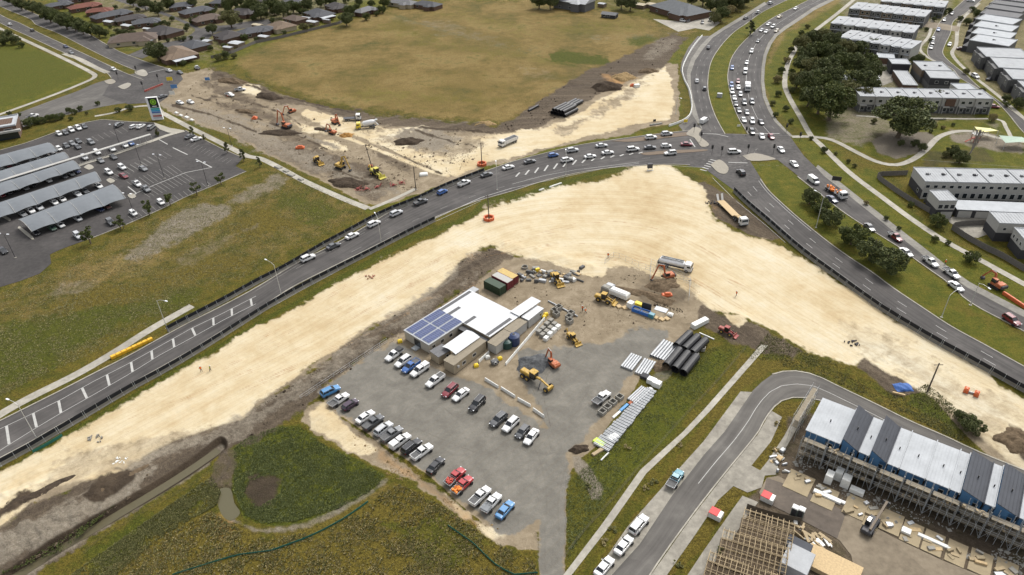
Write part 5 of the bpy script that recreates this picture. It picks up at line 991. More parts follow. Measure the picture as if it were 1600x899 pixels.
# pylon sign
p = W(247, 187); t = thing('pylon_sign', 'tall shopping centre pylon sign with green emblem and stacked coloured panels', 'sign', (p.x, p.y, 0), .12)
part(t, 'pylon', MB().box(-2.4, 2.4, -.5, .5, 0, 10.2), M('sign_white', (.7, .7, .7), .5)); part(t, 'header_panel', MB().box(-1.5, 2.3, -.56, -.52, 5.6, 10.0), M('sign_black', (.015, .018, .015), .4))
gm = M('sign_green', (.25, .5, .03), .5); part(t, 'emblem', MB().xf(Matrix.Identity(4)).tube((.4, -.62, 8.2), (.4, -.56, 8.2), 1.25, .85, 24).tube((.4, -.62, 8.2), (.4, -.56, 8.2), .6, .12, 16), gm); part(t, 'lettering', MB().box(-.5, 1.4, -.6, -.57, 6.1, 6.4), HLM)
for k, (z, c) in enumerate(((4.7, (.02, .3, .28)), (3.9, (.05, .3, .5)), (3.1, (.08, .15, .35)), (2.3, (.5, .5, .5)), (1.5, (.35, .1, .08)), (.7, (.45, .47, .5)))):
    part(t, 'tenant_panel', MB().box(-1.5, 2.3, -.56, -.52, z, z+.72), M('panel_%d' % k, c, .5))
# slim light rails: guardrail by the main road, temporary fences
def fence(label, s, H=1.6, name='temporary_fence', mat=None, step=2.4, panel=None, cat='fence', rail=.03, sm=0, group=None):
    P = resample(WP(s, 0, sm), step); t = thing(name, label, cat, P[0], 0, group); o = P[0]; a = MB(); b = MB()
    for p in P: a.bar(p-o, p-o+Vector((0, 0, H)), rail*1.3, n=4)
    for p, q in zip(P, P[1:]):
        for z in ((H, H*.5, .15) if panel is None else (H,)): b.bar(p-o+Vector((0, 0, z)), q-o+Vector((0, 0, z)), rail, n=4)
    part(t, 'posts', a, mat or STL); part(t, 'rails', b, mat or STL)
    if panel:
        c = MB()
        for p, q in zip(P, P[1:]): c.beam(p-o+Vector((0, 0, H*.5)), q-o+Vector((0, 0, H*.5)), .05, H*.96)
        part(t, 'panels', c, panel)
PAL = M('paling', (.13, .12, .11), .9, world=True, scale=2, var=.3); GRN = M('green_shadecloth', (.02, .12, .09), .9, world=True)
fence('grey timber paling fence with a corner beside the park footpath', "1417,274 1369,276 1374,283 1400,302 1425,318 1455,335", 1.9, 'paling_fence', PAL, 2.4, PAL); fence('grey paling fence zigzagging below the garages at right', "1545,352 1507,353 1483,357 1510,375 1540,392 1562,402 1600,425", 1.9, 'paling_fence', PAL, 2.4, PAL)
fence('green shade cloth fence along the track below the reserve', "425,861 470,845 500,832 540,810 575,785", .45, 'silt_fence', GRN, 2, GRN); fence('green silt fence left part in the brown grass', "270,899 330,880 370,868 425,861", .35, 'silt_fence', GRN, 2, GRN); fence('green silt fence crossing the grass near the access road', "700,822 740,850 770,880 800,899 840,896", .4, 'silt_fence', GRN, 2, GRN)
fence('green shade cloth strip at the foot of the lower barrier', "52,708 75,696 98,682", .8, 'silt_fence', GRN, 2, GRN); fence('wire fence beside the estate footpath', "883,870 905,840 950,790 1000,730 1060,662 1120,598 1165,545", 1.1, 'wire_fence', PAL, 4, rail=.012); fence('long paddock wire fence above the northern earthworks', "385,122 480,158 560,174 690,190 778,200", 1.2, 'wire_fence', DKT, 4)
fence('wire fence in the sand beside the scrap heap', "945,412 960,400 1000,418 1080,445", 1.6); fence('mesh fence around the spoil heap by the water truck', "1015,440 1017,412 1078,440 1076,470", 1.8); fence('small wire fence crossing the drain bank', "345,700 362,722 350,745 330,760", 1.0, mat=DKT, rail=.015); fence('wire fence along the left bank of the car park', "470,625 540,578 605,535", 1.3); fence('low fence bent round the drain outlet', "132,866 152,846 240,792 300,760 345,728", .8, mat=DKT, rail=.012)
# ---------------------------------------------------------------- buildings
RWH = M('roof_white', (.36, .375, .39), .85, 0, var=.14, scale=.4, spec=.2); RLG = M('roof_light_grey', (.33, .34, .35), .85, 0, var=.16, scale=.35, spec=.2); RDG = M('roof_charcoal', D(100, 103, 110), .8, 0, var=.14, scale=.5, spec=.2); RMG = M('roof_grey', D(140, 140, 142), .8, var=.2, spec=.2)
WWH = M('wall_white', D(214, 212, 206), .8, var=.1, world=True); WGR = M('wall_grey', D(120, 120, 120), .8, var=.15, world=True); WDG = M('wall_dark', D(74, 74, 78), .8, world=True); WCR = M('wall_cream', D(214, 200, 170), .8, world=True, var=.12); WBR = M('wall_brick', D(124, 98, 82), .9, world=True, var=.35, scale=3); WTN = M('wall_tan', D(150, 132, 112), .9, world=True, var=.2)
WIN = M('window_pane', (.02, .025, .03), .15, spec=.7); FRM = M('window_frame', (.55, .55, .53), .5)
def tiles(name, c, st=.34):
    m, nt, b = newmat(name); co = N(nt, 'TexCoord').outputs['Object']; wv = N(nt, 'TexWave', bands_direction='Z', wave_profile='SAW'); wv.inputs['Scale'].default_value = 1/(st*3.14)*1.6; nt.links.new(co, wv.inputs[0])
    f = noise(nt, co, .5, 5, .65); f2 = noise(nt, co, 6, 3); v = mth(nt, 'ADD', mth(nt, 'MULTIPLY', f, .6), mth(nt, 'MULTIPLY', f2, .4))
    k = mix(nt, mth(nt, 'MULTIPLY', wv.outputs['Fac'], .25), ramp(nt, v, [(.35, tuple(x*.75 for x in c)), (.65, tuple(x*1.2 for x in c))]), tuple(x*.5 for x in c)); nt.links.new(k, b.inputs['Base Color']); b.inputs['Roughness'].default_value = .85; return m
TRD = tiles('tile_red', D(138, 78, 60)); TSL = tiles('tile_slate', D(92, 94, 100)); TBR = tiles('tile_brown', D(112, 94, 82)); TTN = tiles('tile_tan', D(140, 118, 96)); TDK = tiles('tile_dark', D(78, 72, 72))
def frame(p0, p1, p2, h):
    "base corner, angle, width and depth of a building from roof pixels (front left, front right, back right) at height h"
    A = W(*p0, h); B = W(*p1, h); C = W(*p2, h); u = (B-A); a = math.hypot(u.x, u.y); rz = math.atan2(u.y, u.x); v = Vector((-u.y/a, u.x/a, 0)); return Vector((A.x, A.y, 0)), rz, a, abs((C-B).dot(v))
def window(t, x, z, w_, h_, y=0.0, axis='x', pane=None, xx=0.0):
    "window set in a wall facing -y (axis x) or -x (axis y)"
    fr = MB()
    def bx(m, a0, a1, z0, z1, d0, d1):
        m.box(a0, a1, y-d1, y-d0, z0, z1) if axis == 'x' else m.box(xx-d1, xx-d0, a0, a1, z0, z1)
    e = .07
    for a in ((x-w_/2, x+w_/2, z, z+e), (x-w_/2, x+w_/2, z+h_-e, z+h_), (x-w_/2, x-w_/2+e, z+e, z+h_-e), (x+w_/2-e, x+w_/2, z+e, z+h_-e)): bx(fr, *a, 0, .06)
    f = fr.build('window', FRM, t); g = MB(); bx(g, x-w_/2+e, x+w_/2-e, z+e, z+h_-e, .005, .03); g.build('pane', pane or WIN, f)
def block(name, label, p0, p1, p2, h, wall, roof, wins=(), group=None, parapet=.25, par_m=None, cat='building', seams=0, low=None, slope=0.0, vents=0):
    o, rz, a, b = frame(p0, p1, p2, h); t = thing(name, label, cat, o, rz, group); 
    if low: part(t, 'lower_wall', MB().box(.02, a-.02, .02, b-.02, 0, h*.48), low); part(t, 'wall', MB().box(0, a, 0, b, h*.48, h-.1), wall)
    else: part(t, 'wall', MB().box(0, a, 0, b, 0, h-.1), wall)
    r = MB()
    if slope: r.loft([[(-.15, -.15, h-.1), (a+.15, -.15, h-.1), (a+.15, b+.15, h-.1), (-.15, b+.15, h-.1)], [(-.15, -.15, h+.1), (a+.15, -.15, h+.1+slope), (a+.15, b+.15, h+.1+slope), (-.15, b+.15, h+.1)]])
    else:
        r.box(-.12, a+.12, -.12, b+.12, h-.098, h)
        if parapet:
            for q in ((-.12, a+.12, -.12, .08), (-.12, a+.12, b-.08, b+.12), (-.12, .08, .08, b-.08), (a-.08, a+.12, .08, b-.08)): r.box(*q, h, h+parapet)
    n = max(2, int(a/.9))
    for i in range(1, n): x = a*i/n; zz = h+slope*i/n+(.1 if slope else 0); r.box(x-.03, x+.03, .1, b-.1, zz-.01, zz+.06)
    part(t, 'roof', r, roof)
    for i in range(vents):
        x = a*(i+.5)/vents; part(t, 'roof_vent', MB().cham(x-.45, x+.45, b*.5-.4, b*.5+.4, h, h+.55, .1).bar((x+.9, b*.5, h), (x+.9, b*.5, h+.5), .12), WDG if i % 2 else RMG)
    for w_ in wins: window(t, *w_[:4], **(w_[4] if len(w_) > 4 else {}))
    return t, a, b
def lerp2(p, q, t): return (p[0]+(q[0]-p[0])*t, p[1]+(q[1]-p[1])*t)
def terrace(n, p0, p1, p2, h, phrase, group, walls, roofs, low=None, feat=None, slope=0.0, name='terrace_house', gap=.01, garage=False, par=.25):
    p3 = (p0[0]+p2[0]-p1[0], p0[1]+p2[1]-p1[1])
    for i in range(n):
        a0 = lerp2(p0, p1, i/n+.002); a1 = lerp2(p0, p1, (i+1)/n-.002); b1 = lerp2(p3, p2, (i+1)/n-.002); wl = walls[i % len(walls)]
        t, a, b = block(name, '%s %s' % ( 'terrace house,', '%s from the left %s' % (ORD[i], phrase)), a0, a1, b1, h, wl, roofs[i % len(roofs)], (), group, par, low=low, slope=slope, cat='house', vents=1)
        for k in range(2):
            window(t, a*(.28+.44*k), h*.62, min(1.6, a*.24), 1.3); window(t, a*(.28+.44*k), h*.12, min(1.5, a*.24), 1.7, pane=WIN)
        part(t, 'door', MB().box(a*.46, a*.46+.9, -.06, -.02, 0, 2.1), WDG); part(t, 'porch', MB().box(a*.08, a*.5, -1.1, -.02, h*.44, h*.48).box(a*.08, a*.11, -1.1, -1.0, 0, h*.44), WWH)
        if h == 6: part(t, 'raised_roof', MB().add([(a*.05, -.9, h+.25), (a*.5, -.9, h-.15), (a*.5, b*.35, h-.15), (a*.05, b*.35, h+.25), (a*.95, -.9, h+.25), (a*.95, b*.35, h+.25)], [(0, 1, 2, 3), (1, 4, 5, 2)]).box(a*.06, a*.94, -.05, b*.34, h-.3, h-.16), RWH); part(t, 'front_wing', MB().box(a*.55, a*.95, -1.2, -.02, 0, 2.9), wl); part(t, 'wing_roof', MB().box(a*.5, a, -1.5, .0, 2.9, 3.05), RWH)
        part(t, 'side_wall', MB().box(a-.05, a+.1, -.7, 0, 0, h+.15), WWH)
        if feat and feat == i: part(t, 'brick_panel', MB().box(a*.2, a*.8, -.5, -.03, h*.5, h*.96), WBR)
terrace(8, (1344, 151), (1552, 155), (1540, 141), 6.6, 'in the terrace facing the park trees', 'terrace houses facing the park', [WWH], [RLG], WGR, 5)
terrace(7, (1327, 13), (1446, 27), (1453, 17), 6, 'in the furthest full terrace row at top right', 'northern estate terrace rows', [WGR, WTN], [RLG], None, None, .35)
terrace(7, (1298, 36), (1428, 52), (1436, 41), 6, 'in the middle northern terrace row behind the rear lane', 'northern estate terrace rows', [WGR, WWH], [RLG], None, None, .35)
terrace(7, (1310, 58), (1424, 77), (1430, 64), 6, 'in the northern terrace row behind the forest trees', 'northern estate terrace rows', [WWH, WGR], [RLG], None, None, .35)
terrace(6, (1376, 2), (1476, 12), (1484, 3), 6, 'in the terrace row cut by the top edge', 'northern estate terrace rows', [WTN, WGR], [RLG], None, None, .3)
for i, (a, b, c) in enumerate((((1515, 63), (1576, 73), (1578, 61)), ((1518, 52), (1578, 61), (1580, 51)), ((1521, 41), (1580, 50), (1582, 40)), ((1525, 30), (1582, 39), (1584, 29)), ((1532, 21), (1590, 29), (1593, 21)), ((1540, 12), (1596, 20), (1599, 13)), ((1548, 5), (1602, 12), (1605, 6)), ((1555, -2), (1608, 5), (1611, -1)))):
    t, aa, bb = block('terrace_house', 'long pale-roofed house beside the estate street, %s up from the gap' % ORD[i], a, b, c, 6, WGR, RWH if i < 4 else RMG, (), 'long white-roofed houses at top right', vents=1 if i < 3 else 0, cat='house')
    part(t, 'garage', MB().box(-2.5, -.02, .3, bb-.3, 0, 2.8), WDG); part(t, 'end_wall', MB().box(-.2, -.02, 0, bb, 2.8, 6.3), WWH)
for i, (a, b, c) in enumerate((((1541, 89), (1612, 92), (1600, 77)), ((1561, 106), (1633, 110), (1613, 93)), ((1583, 124), (1656, 128), (1634, 111)), ((1606, 143), (1680, 147), (1657, 130)))):
    t, aa, bb = block('terrace_house', 'grey stepped house at the right edge, %s from the top' % ORD[i], a, b, c, 6.2, WGR, RLG, (), 'stepped terrace houses at the right edge', low=WDG, vents=0, cat='house')
    part(t, 'front_bay', MB().box(-1.6, -.02, .4, bb*.5, 0, 5.6).box(-.9, -.02, bb*.55, bb-.3, 0, 4.8), WGR); part(t, 'garage_door', MB().box(-1.66, -1.61, .8, bb*.4, .1, 2.3), WDG)
    for k in range(3): window(t, bb*(.2+.28*k), 3.4, 1.0, 1.3, axis='y', xx=-1.62 if k == 0 else -.92)
    for k in range(4): window(t, aa*(.15+.22*k), 3.6, 1.4, 1.2)
block('terrace_block', 'dark-walled block with pale roof beside the bend of the estate street', (1454, 122), (1500, 124), (1490, 112), 6, WDG, RLG, [(3, 3.6, 1.4, 1.2), (7, 3.6, 1.4, 1.2)], vents=0, low=WGR); block('terrace_block', 'pale-roofed block just behind the dark-walled block', (1441, 110), (1487, 111), (1472, 97), 6, WTN, RLG, [(4, 3.4, 1.6, 1.2)], vents=2, low=WGR)
block('shed_building', 'dark low building with white roof at the head of the rear lane', (1394, 100), (1423, 101), (1421, 93), 5, WDG, RWH); block('garage_row', 'long brick garage with pale roof beside the concrete lane', (1411, 133), (1434, 134), (1409, 111), 3, WBR, RLG)
block('white_house', 'small white cube-shaped house half hidden by the big trees', (1318, 126), (1340, 126), (1336, 118), 6, WWH, RWH, parapet=.2, cat='house'); block('white_house', 'small white flat-roofed house behind the right end of the park terrace', (1497, 140), (1526, 140), (1518, 131), 6, WWH, RWH, cat='house')
block('white_house', 'low white building beside the long lane at the forest edge', (1371, 90), (1398, 92), (1394, 85), 3, WBR, RWH, cat='house')
# apartments at the right
for i in range(4):
    a0 = (1446+i*50, 284+i*1.1); a1 = (1446+(i+1)*50, 284+(i+1)*1.1); c = (1430+(i+1)*50, 262+(i+1)*1.1)
    t, a, b = block('apartment_house', 'white townhouse, %s from the left in the row below the playground' % ORD[i], a0, a1, c, 6.4, WWH, RLG, (), 'townhouses in the long white row', .2, vents=2, cat='house')
    n = 4
    for k in range(n): window(t, a*(k+.5)/n, 4.1, 1.35, 1.15); window(t, a*(k+.5)/n, .6, 1.5, 1.9)
    part(t, 'courtyard_fence', MB().box(.2, a-.2, -2.6, -2.5, 0, 1.5), WGR)
    if i == 0: part(t, 'end_cladding', MB().box(-.04, -.01, 0, b, 0, 3.2), WDG); [window(t, b*q, 1.0, 1.2, 1.3, axis='y', xx=-.04) for q in (.3,)]
t, a, b = block('garage_flat', 'white box-shaped flat above the first garage with three dark windows', (1468, 314), (1496, 314), (1486, 298), 6.2, WWH, RLG, (), None, .2, low=WDG, cat='house')
for k in range(3): window(t, a*(k+.5)/3, 3.4, a*.26, 1.5)
part(t, 'garage_door', MB().box(a*.3, a*.95, -.05, -.01, .05, 2.3), WWH)
o, rz, a, b = frame((1496, 327), (1640, 333), (1640, 319), 2.9); t = thing('garage_block', 'long low white-roofed garage row behind the concrete driveway', 'garage', o, rz); part(t, 'wall', MB().box(0, a, 0, b, 0, 2.8), WDG); part(t, 'roof', MB().box(-.2, a+.2, -.4, b+.1, 2.802, 3.0), RWH)
for k in range(6): part(t, 'garage_door', MB().box(.6+k*5.2, 4.6+k*5.2, -.06, -.01, .05, 2.35), WWH)
t, a, b = block('white_house', 'white two-storey house with dark lower walls beside the lawn courtyard', (1562, 349), (1640, 352), (1630, 334), 6.2, WWH, RLG, (), None, .2, low=WDG, cat='house'); window(t, 2, 3.8, 1, 1); part(t, 'side_cladding', MB().box(-.03, -.01, 0, b, 0, 3), WDG)
t, a, b = block('white_house', 'white two-storey house cut by the right edge above the parked road works', (1602, 376), (1680, 380), (1662, 360), 6.2, WWH, RLG, (), None, .2, low=WDG, cat='house')
for k in range(3): window(t, b*(.2+.3*k), 3.6, .9, 1.2, axis='y', xx=0)
# suburban houses, top left
def house(label, x, y, w_, d_, dx, dy, roof, wall=None, group='suburban houses', hip=True, hgt=2.7, port=None, name='suburban_house', cat='house'):
    p = W(x, y, 3.2); rz = hd(x, y, x+dx, y+dy); t = thing(name, label, cat, (p.x, p.y, 0), rz, group); a, b = w_/2, d_/2; part(t, 'wall', MB().box(-a, a, -b, b, 0, hgt), wall or WBR); e = .6; ri = b if hip else 0
    r = MB(); z1 = hgt+b*.42; r.add([(-a-e, -b-e, hgt-.1), (a+e, -b-e, hgt-.1), (a+e, b+e, hgt-.1), (-a-e, b+e, hgt-.1), (-a-e+ri+e*hip, 0, z1), (a+e-ri-e*hip, 0, z1)], [(3, 2, 1, 0), (0, 1, 5, 4), (1, 2, 5), (2, 3, 4, 5), (3, 0, 4)])
    if w_ > 14: c = b*.55; r.add([(a*.2, -b-3.2, hgt-.08), (a*.2+2*c, -b-3.2, hgt-.08), (a*.2+2*c, 0, hgt-.08), (a*.2, 0, hgt-.08), (a*.2+c, -b-3.2+c, hgt+c*.42), (a*.2+c, 0, hgt+c*.42)], [(0, 1, 4), (1, 2, 5, 4), (3, 0, 4, 5)]); part(t, 'wing', MB().box(a*.2+.5, a*.2+2*c-.5, -b-2.7, -b+.02, 0, hgt-.1), wall or WBR)
    part(t, 'roof', r, roof)
    for s in (-.6, .05): window(t, a*s, .9, 1.8, 1.2, y=-b)
    if port: part(t, 'carport', MB().box(a+.3, a+port, -b, b*.6, 2.3, 2.4).bar((a+port-.2, -b+.2, 0), (a+port-.2, -b+.2, 2.3), .06), RWH)
    return t
HS = [("long house with red tiled roof near the roadside trees", 132, 8, 20, 9, 30, -5, TRD), ("second red-roofed house in front of the long red one", 155, 15, 16, 8, 30, -3, TRD), ("house with long dark roof beside the blue shed", 174, 21, 24, 10, 30, -6, TSL), ("dark-roofed house left of the two pale carports", 203, 27, 18, 9, 30, -5, TDK), ("dark slate house right of the pale carports", 228, 32, 16, 9, 30, -4, TSL),
      ("large brown tiled corner house facing the western road", 208, 58, 26, 14, 30, -3, TBR), ("dark brown hip-roofed house inside the street bend", 257, 46, 20, 12, 30, 6, TDK), ("large tan tiled house nearest the earthworks", 276, 81, 22, 15, 30, 14, TTN), ("blue-grey roofed house behind the tan house", 304, 68, 14, 11, 30, 10, TSL), ("dark hip-roofed house left of the white sheds", 357, 53, 15, 12, 30, 8, TDK),
      ("red-brown roofed house beside the street lawn", 323, 27, 18, 11, 30, -6, TBR), ("house with slate roof and white verandah", 306, 15, 20, 10, 30, -6, TSL), ("grey-roofed house in the trees behind the verandah house", 282, 7, 15, 9, 30, -4, TSL), ("slate blue-roofed house by the paddock corner", 397, 46, 17, 10, 30, -6, TSL), ("tan hip-roofed house on the paddock edge", 440, 38, 15, 11, 28, 8, TTN),
      ("grey-roofed house on the paddock edge in the middle of its row", 499, 19, 18, 12, 28, 8, TSL), ("brown-roofed house between white sheds", 461, 27, 13, 9, 28, 6, TBR), ("dark-roofed house behind the round dark tree", 527, 8, 16, 10, 28, 8, TDK), ("house with maroon walls and grey roof at the paddock end", 570, 14, 15, 8, 26, -8, RMG), ("slate house behind the gum tree", 380, 17, 18, 10, 28, 2, TDK), ("grey-roofed house among the top trees", 452, 3, 18, 9, 28, -4, TSL), ("dark-roofed house at the top beside the hedge", 90, 6, 18, 8, 30, -5, TSL), ("pale grey-roofed house at the top edge right of the hedge", 630, 2, 20, 9, 28, 4, RMG), ("second grey-roofed house at the top edge right of the hedge", 668, 5, 18, 9, 28, 4, TSL), ("slate roof house at the top edge above the street", 118, -4, 22, 9, 30, -5, TSL), ("dark tiled house at the top edge among garden trees", 415, 0, 14, 9, 28, 0, TDK), ("grey tiled house at the top edge beyond the long hedge", 345, 2, 14, 8, 28, 0, TSL), ("small brown house left of the paddock sheds", 412, 44, 12, 8, 28, -6, TSL)]
for h in HS: house(*h, port=5 if h[1] in (276, 499) else None, wall=WCR if h[1] in (208, 440, 630) else None)
for x, y, a, b, lab, mt in ((170, 33, 8, 4, 'pale flat carport roof left of the pair', RWH), (198, 39, 8, 4, 'pale flat carport roof right of the pair', RWH), (369, 66, 8, 6, 'white shed at the paddock fence nearest the dark house', RWH), (356, 73, 6, 3, 'low white shed roof below the white shed', RWH), (303, 13, 13, 2, 'white verandah roof along the slate house', RWH), (412, 56, 7, 4, 'arched pale shed at the paddock corner', RWH), (488, 33, 8, 4, 'white garage on the paddock edge', RWH), (478, 27, 8, 3, 'white shed behind the white garage', RWH), (455, 29, 6, 2.5, 'narrow white shed roof beside the tan house', RWH), (402, 38, 7, 4, 'cream shed left of the tan house', WCR), (147, 27, 6, 3, 'blue tarpaulin shed below the red roofs', M('sign_blue', (.08, .2, .42), .5)), (323, 63, 5, 4, 'white car shelter beside the blue-grey roofed house', RWH), (510, 30, 6, 2, 'white garden shed beyond the white garage', RWH), (230, 62, 8, 3, 'arched white awning beside the brown corner house', RWH), (229, 44, 5, 3, 'small white awning behind the corner house', RWH), (941, 5, 5, 4, 'white open-sided lean-to beside the big shed', RWH), (1000, 6, 9, 6, 'left pale shade roof behind the brick workshop', WCR), (1021, 6, 9, 6, 'right pale shade roof behind the brick workshop', WCR)):
    p = W(x, y, 2.4); t = thing('garden_shed', lab, 'shed', (p.x, p.y, 0), hd(x, y, x+20, y+3)); part(t, 'wall', MB().box(-a/2+.2, a/2-.2, -b/2+.2, b/2-.2, 0, 2.2), WTN); part(t, 'roof', MB().add([(-a/2, -b/2, 2.2), (a/2, -b/2, 2.2), (a/2, b/2, 2.2), (-a/2, b/2, 2.2), (-a/2, 0, 2.6), (a/2, 0, 2.6)], [(3, 2, 1, 0), (0, 1, 5, 4), (2, 3, 4, 5), (1, 2, 5), (3, 0, 4)]), mt)
house('grey corrugated farm shed with rusty patches at the top of the paddock', 897, 5, 24, 12, 28, 4, RLG, WGR, None, False, 5, name='farm_shed', cat='shed'); house('small dark-roofed hut standing alone in the top paddock', 953, 19, 9, 5, 28, 3, RMG, WDG, None, False, 2.2, name='hut', cat='hut'); house('brick workshop with large grey hip roof beside the northern road', 1062, 14, 34, 19, 28, 8, tiles('tile_grey', D(120, 124, 128)), WBR, None, True, 3.6, name='workshop')
fence('cream and maroon boundary fence at the paddock end', "553,26 568,23 584,17", 2.0, 'boundary_fence', WCR, 2.4, WCR)
fence('timber paling fence between the suburb and the golden paddock', "330,92 360,85 400,68 440,60 480,50 530,38 553,26", 1.6, 'paling_fence', PAL, 3, PAL)
# restaurant at the left edge
t, a, b = block('restaurant', 'dark brick restaurant with white angular roof at the left edge', (-50, 208), (24, 196), (8, 183), 5.5, WBR, RWH, [(8, 3, 5, 1.6), (14, 3, 3, 1.6)], parapet=.5); part(t, 'entry_fascia', MB().box(a-9, a+1.2, -1.6, -.02, 3.2, 4.0), WWH); part(t, 'entry_glazing', MB().box(a-8, a, -.3, -.03, .1, 3.1), WIN); part(t, 'roof_deck', MB().box(a*.3, a*.9, b*.25, b*.8, 5.5, 5.56), WBR)
# shade canopies of the large car park
SHD = M('shade_fabric', D(138, 144, 150), .7, var=.1, scale=.6)
def shade(label, x0, y0, x1, y1, x2, y2, x3, y3, n, h=3.1):
    "curved fabric canopy; far-left, far-right, near-left, near-right corners"
    A, B, C, E = W(x0, y0, h), W(x1, y1, h), W(x2, y2, h-.5), W(x3, y3, h-.5); t = thing('shade_canopy', label, 'shade canopy', (C.x, C.y, 0), 0, 'arched shade canopies of the car park'); o = Vector((C.x, C.y, 0)); vs = []; m = 8; n2 = n*6
    for i in range(n2+1):
        f = i/n2; p = A.lerp(B, f); q = C.lerp(E, f); sg = .28*abs(math.sin(math.pi*f*n))
        for k in range(m+1): g = k/m; r = p.lerp(q, g)-o; r.z += math.sin(math.pi*g)*1.1-.35*(1-sg/.28)*g; vs.append(r)
    fs = [(i*(m+1)+k, (i+1)*(m+1)+k, (i+1)*(m+1)+k+1, i*(m+1)+k+1) for i in range(n2) for k in range(m)]; part(t, 'fabric', MB().add(vs, fs), SHD, True); ps = MB(); rb = MB()
    for i in range(n+1):
        f = i/n; p = A.lerp(B, f)-o; q = C.lerp(E, f)-o; ps.bar((p.x, p.y, 0), (p.x, p.y, p.z), .09, n=6).bar((q.x, q.y, q.z-.3), (q.x+.01, q.y, q.z-.1), .08)
        rb.path([p.lerp(q, g)+Vector((0, 0, math.sin(math.pi*g)*1.1-.12)) for g in (0, .25, .5, .75, 1)], .07)
    part(t, 'posts', ps, WWH); part(t, 'ribs', rb, WWH)
shade('arched grey shade canopy closest to the paddock', 29, 343, 176, 288, 49, 361, 196, 309, 4); shade('arched grey shade canopy second from the paddock', -30, 326, 148, 268, -14, 345, 158, 282, 5); shade('arched grey shade canopy directly below the white walkway', -60, 306, 112, 251, -40, 318, 126, 262, 5); shade('arched grey shade canopy directly above the white walkway', -50, 282, 98, 238, -30, 300, 108, 246, 5); shade('arched grey shade canopy furthest up beside the restaurant side', -60, 258, 74, 223, -50, 276, 90, 235, 4)
P = WP("-40,292 235,208", 3.0); A, B = W(-30, 292, 3.1), W(235, 210, 3.1); t = thing('covered_walkway', 'long white covered walkway crossing the large car park', 'walkway', (A.x, A.y, 0)); L = (B-A); n = 26; o = MB(); 
part(t, 'roof', MB().beam((0, 0, 3.1), Vector((L.x, L.y, 3.1)), 1.6, .18), WWH); [o.bar((L.x*i/n, L.y*i/n, 0), (L.x*i/n, L.y*i/n, 3.1), .07, n=5) for i in range(n+1)]; part(t, 'posts', o, WWH)
path('footpath', "100,269 132,256 180,241 240,220 262,212 288,205", 2.4, .15, CONL, keep=False)
# ---- site offices
OFW = M('office_wall', D(216, 208, 192), .7, world=True, var=.08, scale=2); OFB = M('office_beige', D(200, 184, 156), .75, world=True, var=.1, scale=2); BWH = M('roof_bright_white', (.52, .53, .54), .7, var=.06, spec=.2); RTN = M('roof_tan', D(168, 156, 134), .7, var=.15); SOL = M('solar_cell', (.03, .045, .12), .2, spec=.6, var=.3, scale=1.2); STR = M('roof_gap', D(110, 110, 112), .7, var=.15)
def office(name, label, p0, p1, p2, h, wall, roof, fr=(), sd=(), cat='site office', door=None, over=.1, ribs=True):
    o, rz, a, b = frame(p0, p1, p2, h); t = thing(name, label, cat, o, rz); part(t, 'wall', MB().box(0, a, 0, b, .12, h-.12), wall); r = MB().box(-over, a+over, -over, b+over, h-.118, h)
    if ribs:
        n = int(b/1.2)
        for i in range(1, n): r.box(-over, a+over, b*i/n-.02, b*i/n+.02, h, h+.03)
    part(t, 'roof', r, roof); part(t, 'skirting', MB().box(.05, a-.05, .05, b-.05, 0, .12), TRIM)
    for x, z, w_, h_ in fr: window(t, x*a, z, w_, h_)
    for x, z, w_, h_ in sd: window(t, x*b, z, w_, h_, axis='y', xx=0)
    if door: part(t, 'door', MB().box(a*door, a*door+1, -.06, -.02, .15, 2.2), WDG)
    return t, a, b, h
# long side faces the yard (lower right)
t, a, b, h = office('solar_office', 'site office with six blue solar arrays on its flat roof', (670, 539), (725, 503), (686, 482), 3.0, OFW, RWH, [(.12, 1, 1.2, 1.1), (.36, 1, 1.2, 1.1), (.6, 1, 1.2, 1.1), (.86, 1, 1.2, 1.1)], ribs=False)
part(t, 'entry_glazing', MB().box(-.05, -.01, b*.35, b*.6, .3, 2.3), WIN); part(t, 'steps', MB().box(-1.6, -.1, b*.38, b*.56, 0, .3).box(-1.6, -1.55, b*.38, b*.4, .3, 1.1), STL)
for i in range(2):
    for j in range(3):
        x0 = a*(.03+.49*i); y0 = b*(.04+.325*j); sp = part(t, 'solar_array', MB().box(x0, x0+a*.45, y0, y0+b*.27, h+.06, h+.12), SOL); g = MB()
        for k in range(9): g.box(x0+a*.45*k/8-.03, x0+a*.45*k/8+.03, y0, y0+b*.27, h+.121, h+.135)
        for k in range(3): g.box(x0, x0+a*.45, y0+b*.135*k-.025, y0+b*.135*k+.025, h+.1225, h+.138)
        g.build('array_frame', M('array_frame', (.16, .19, .30), .4), sp)
t, a, b, h = office('main_site_office', 'largest site office with broad white roof and grey strips', (765, 526), (812, 493), (740, 449), 3.1, OFB, BWH, [], over=.15)
for q, x0, x1 in ((.02, 0, .78), (.44, 0, .33), (.77, 0, .36), (.93, 0, .98)): part(t, 'roof_strip', MB().box(a*x0, a*x1, b*q, b*q+1.0, h+.032, h+.06), STR)
part(t, 'link_roof', MB().box(-2.0, -.2, 0, b, 2.2, 2.3), STR)
t, a, b, h = office('narrow_office', 'narrow office with pale roof along the soil bank', (700, 484), (748, 452), (738, 449), 2.9, OFW, RLG)
t, a, b, h = office('canopy_office', 'beige site office with curved white canopy and two windows', (709, 571), (759, 533), (748, 522), 3.0, OFB, RTN, [(.3, 1, 1.3, 1.0), (.62, 1, 1.3, 1.0)]); part(t, 'ac_unit', MB().cham(1, 1.6, -.35, -.02, 1.5, 2.1, .03), WWH)
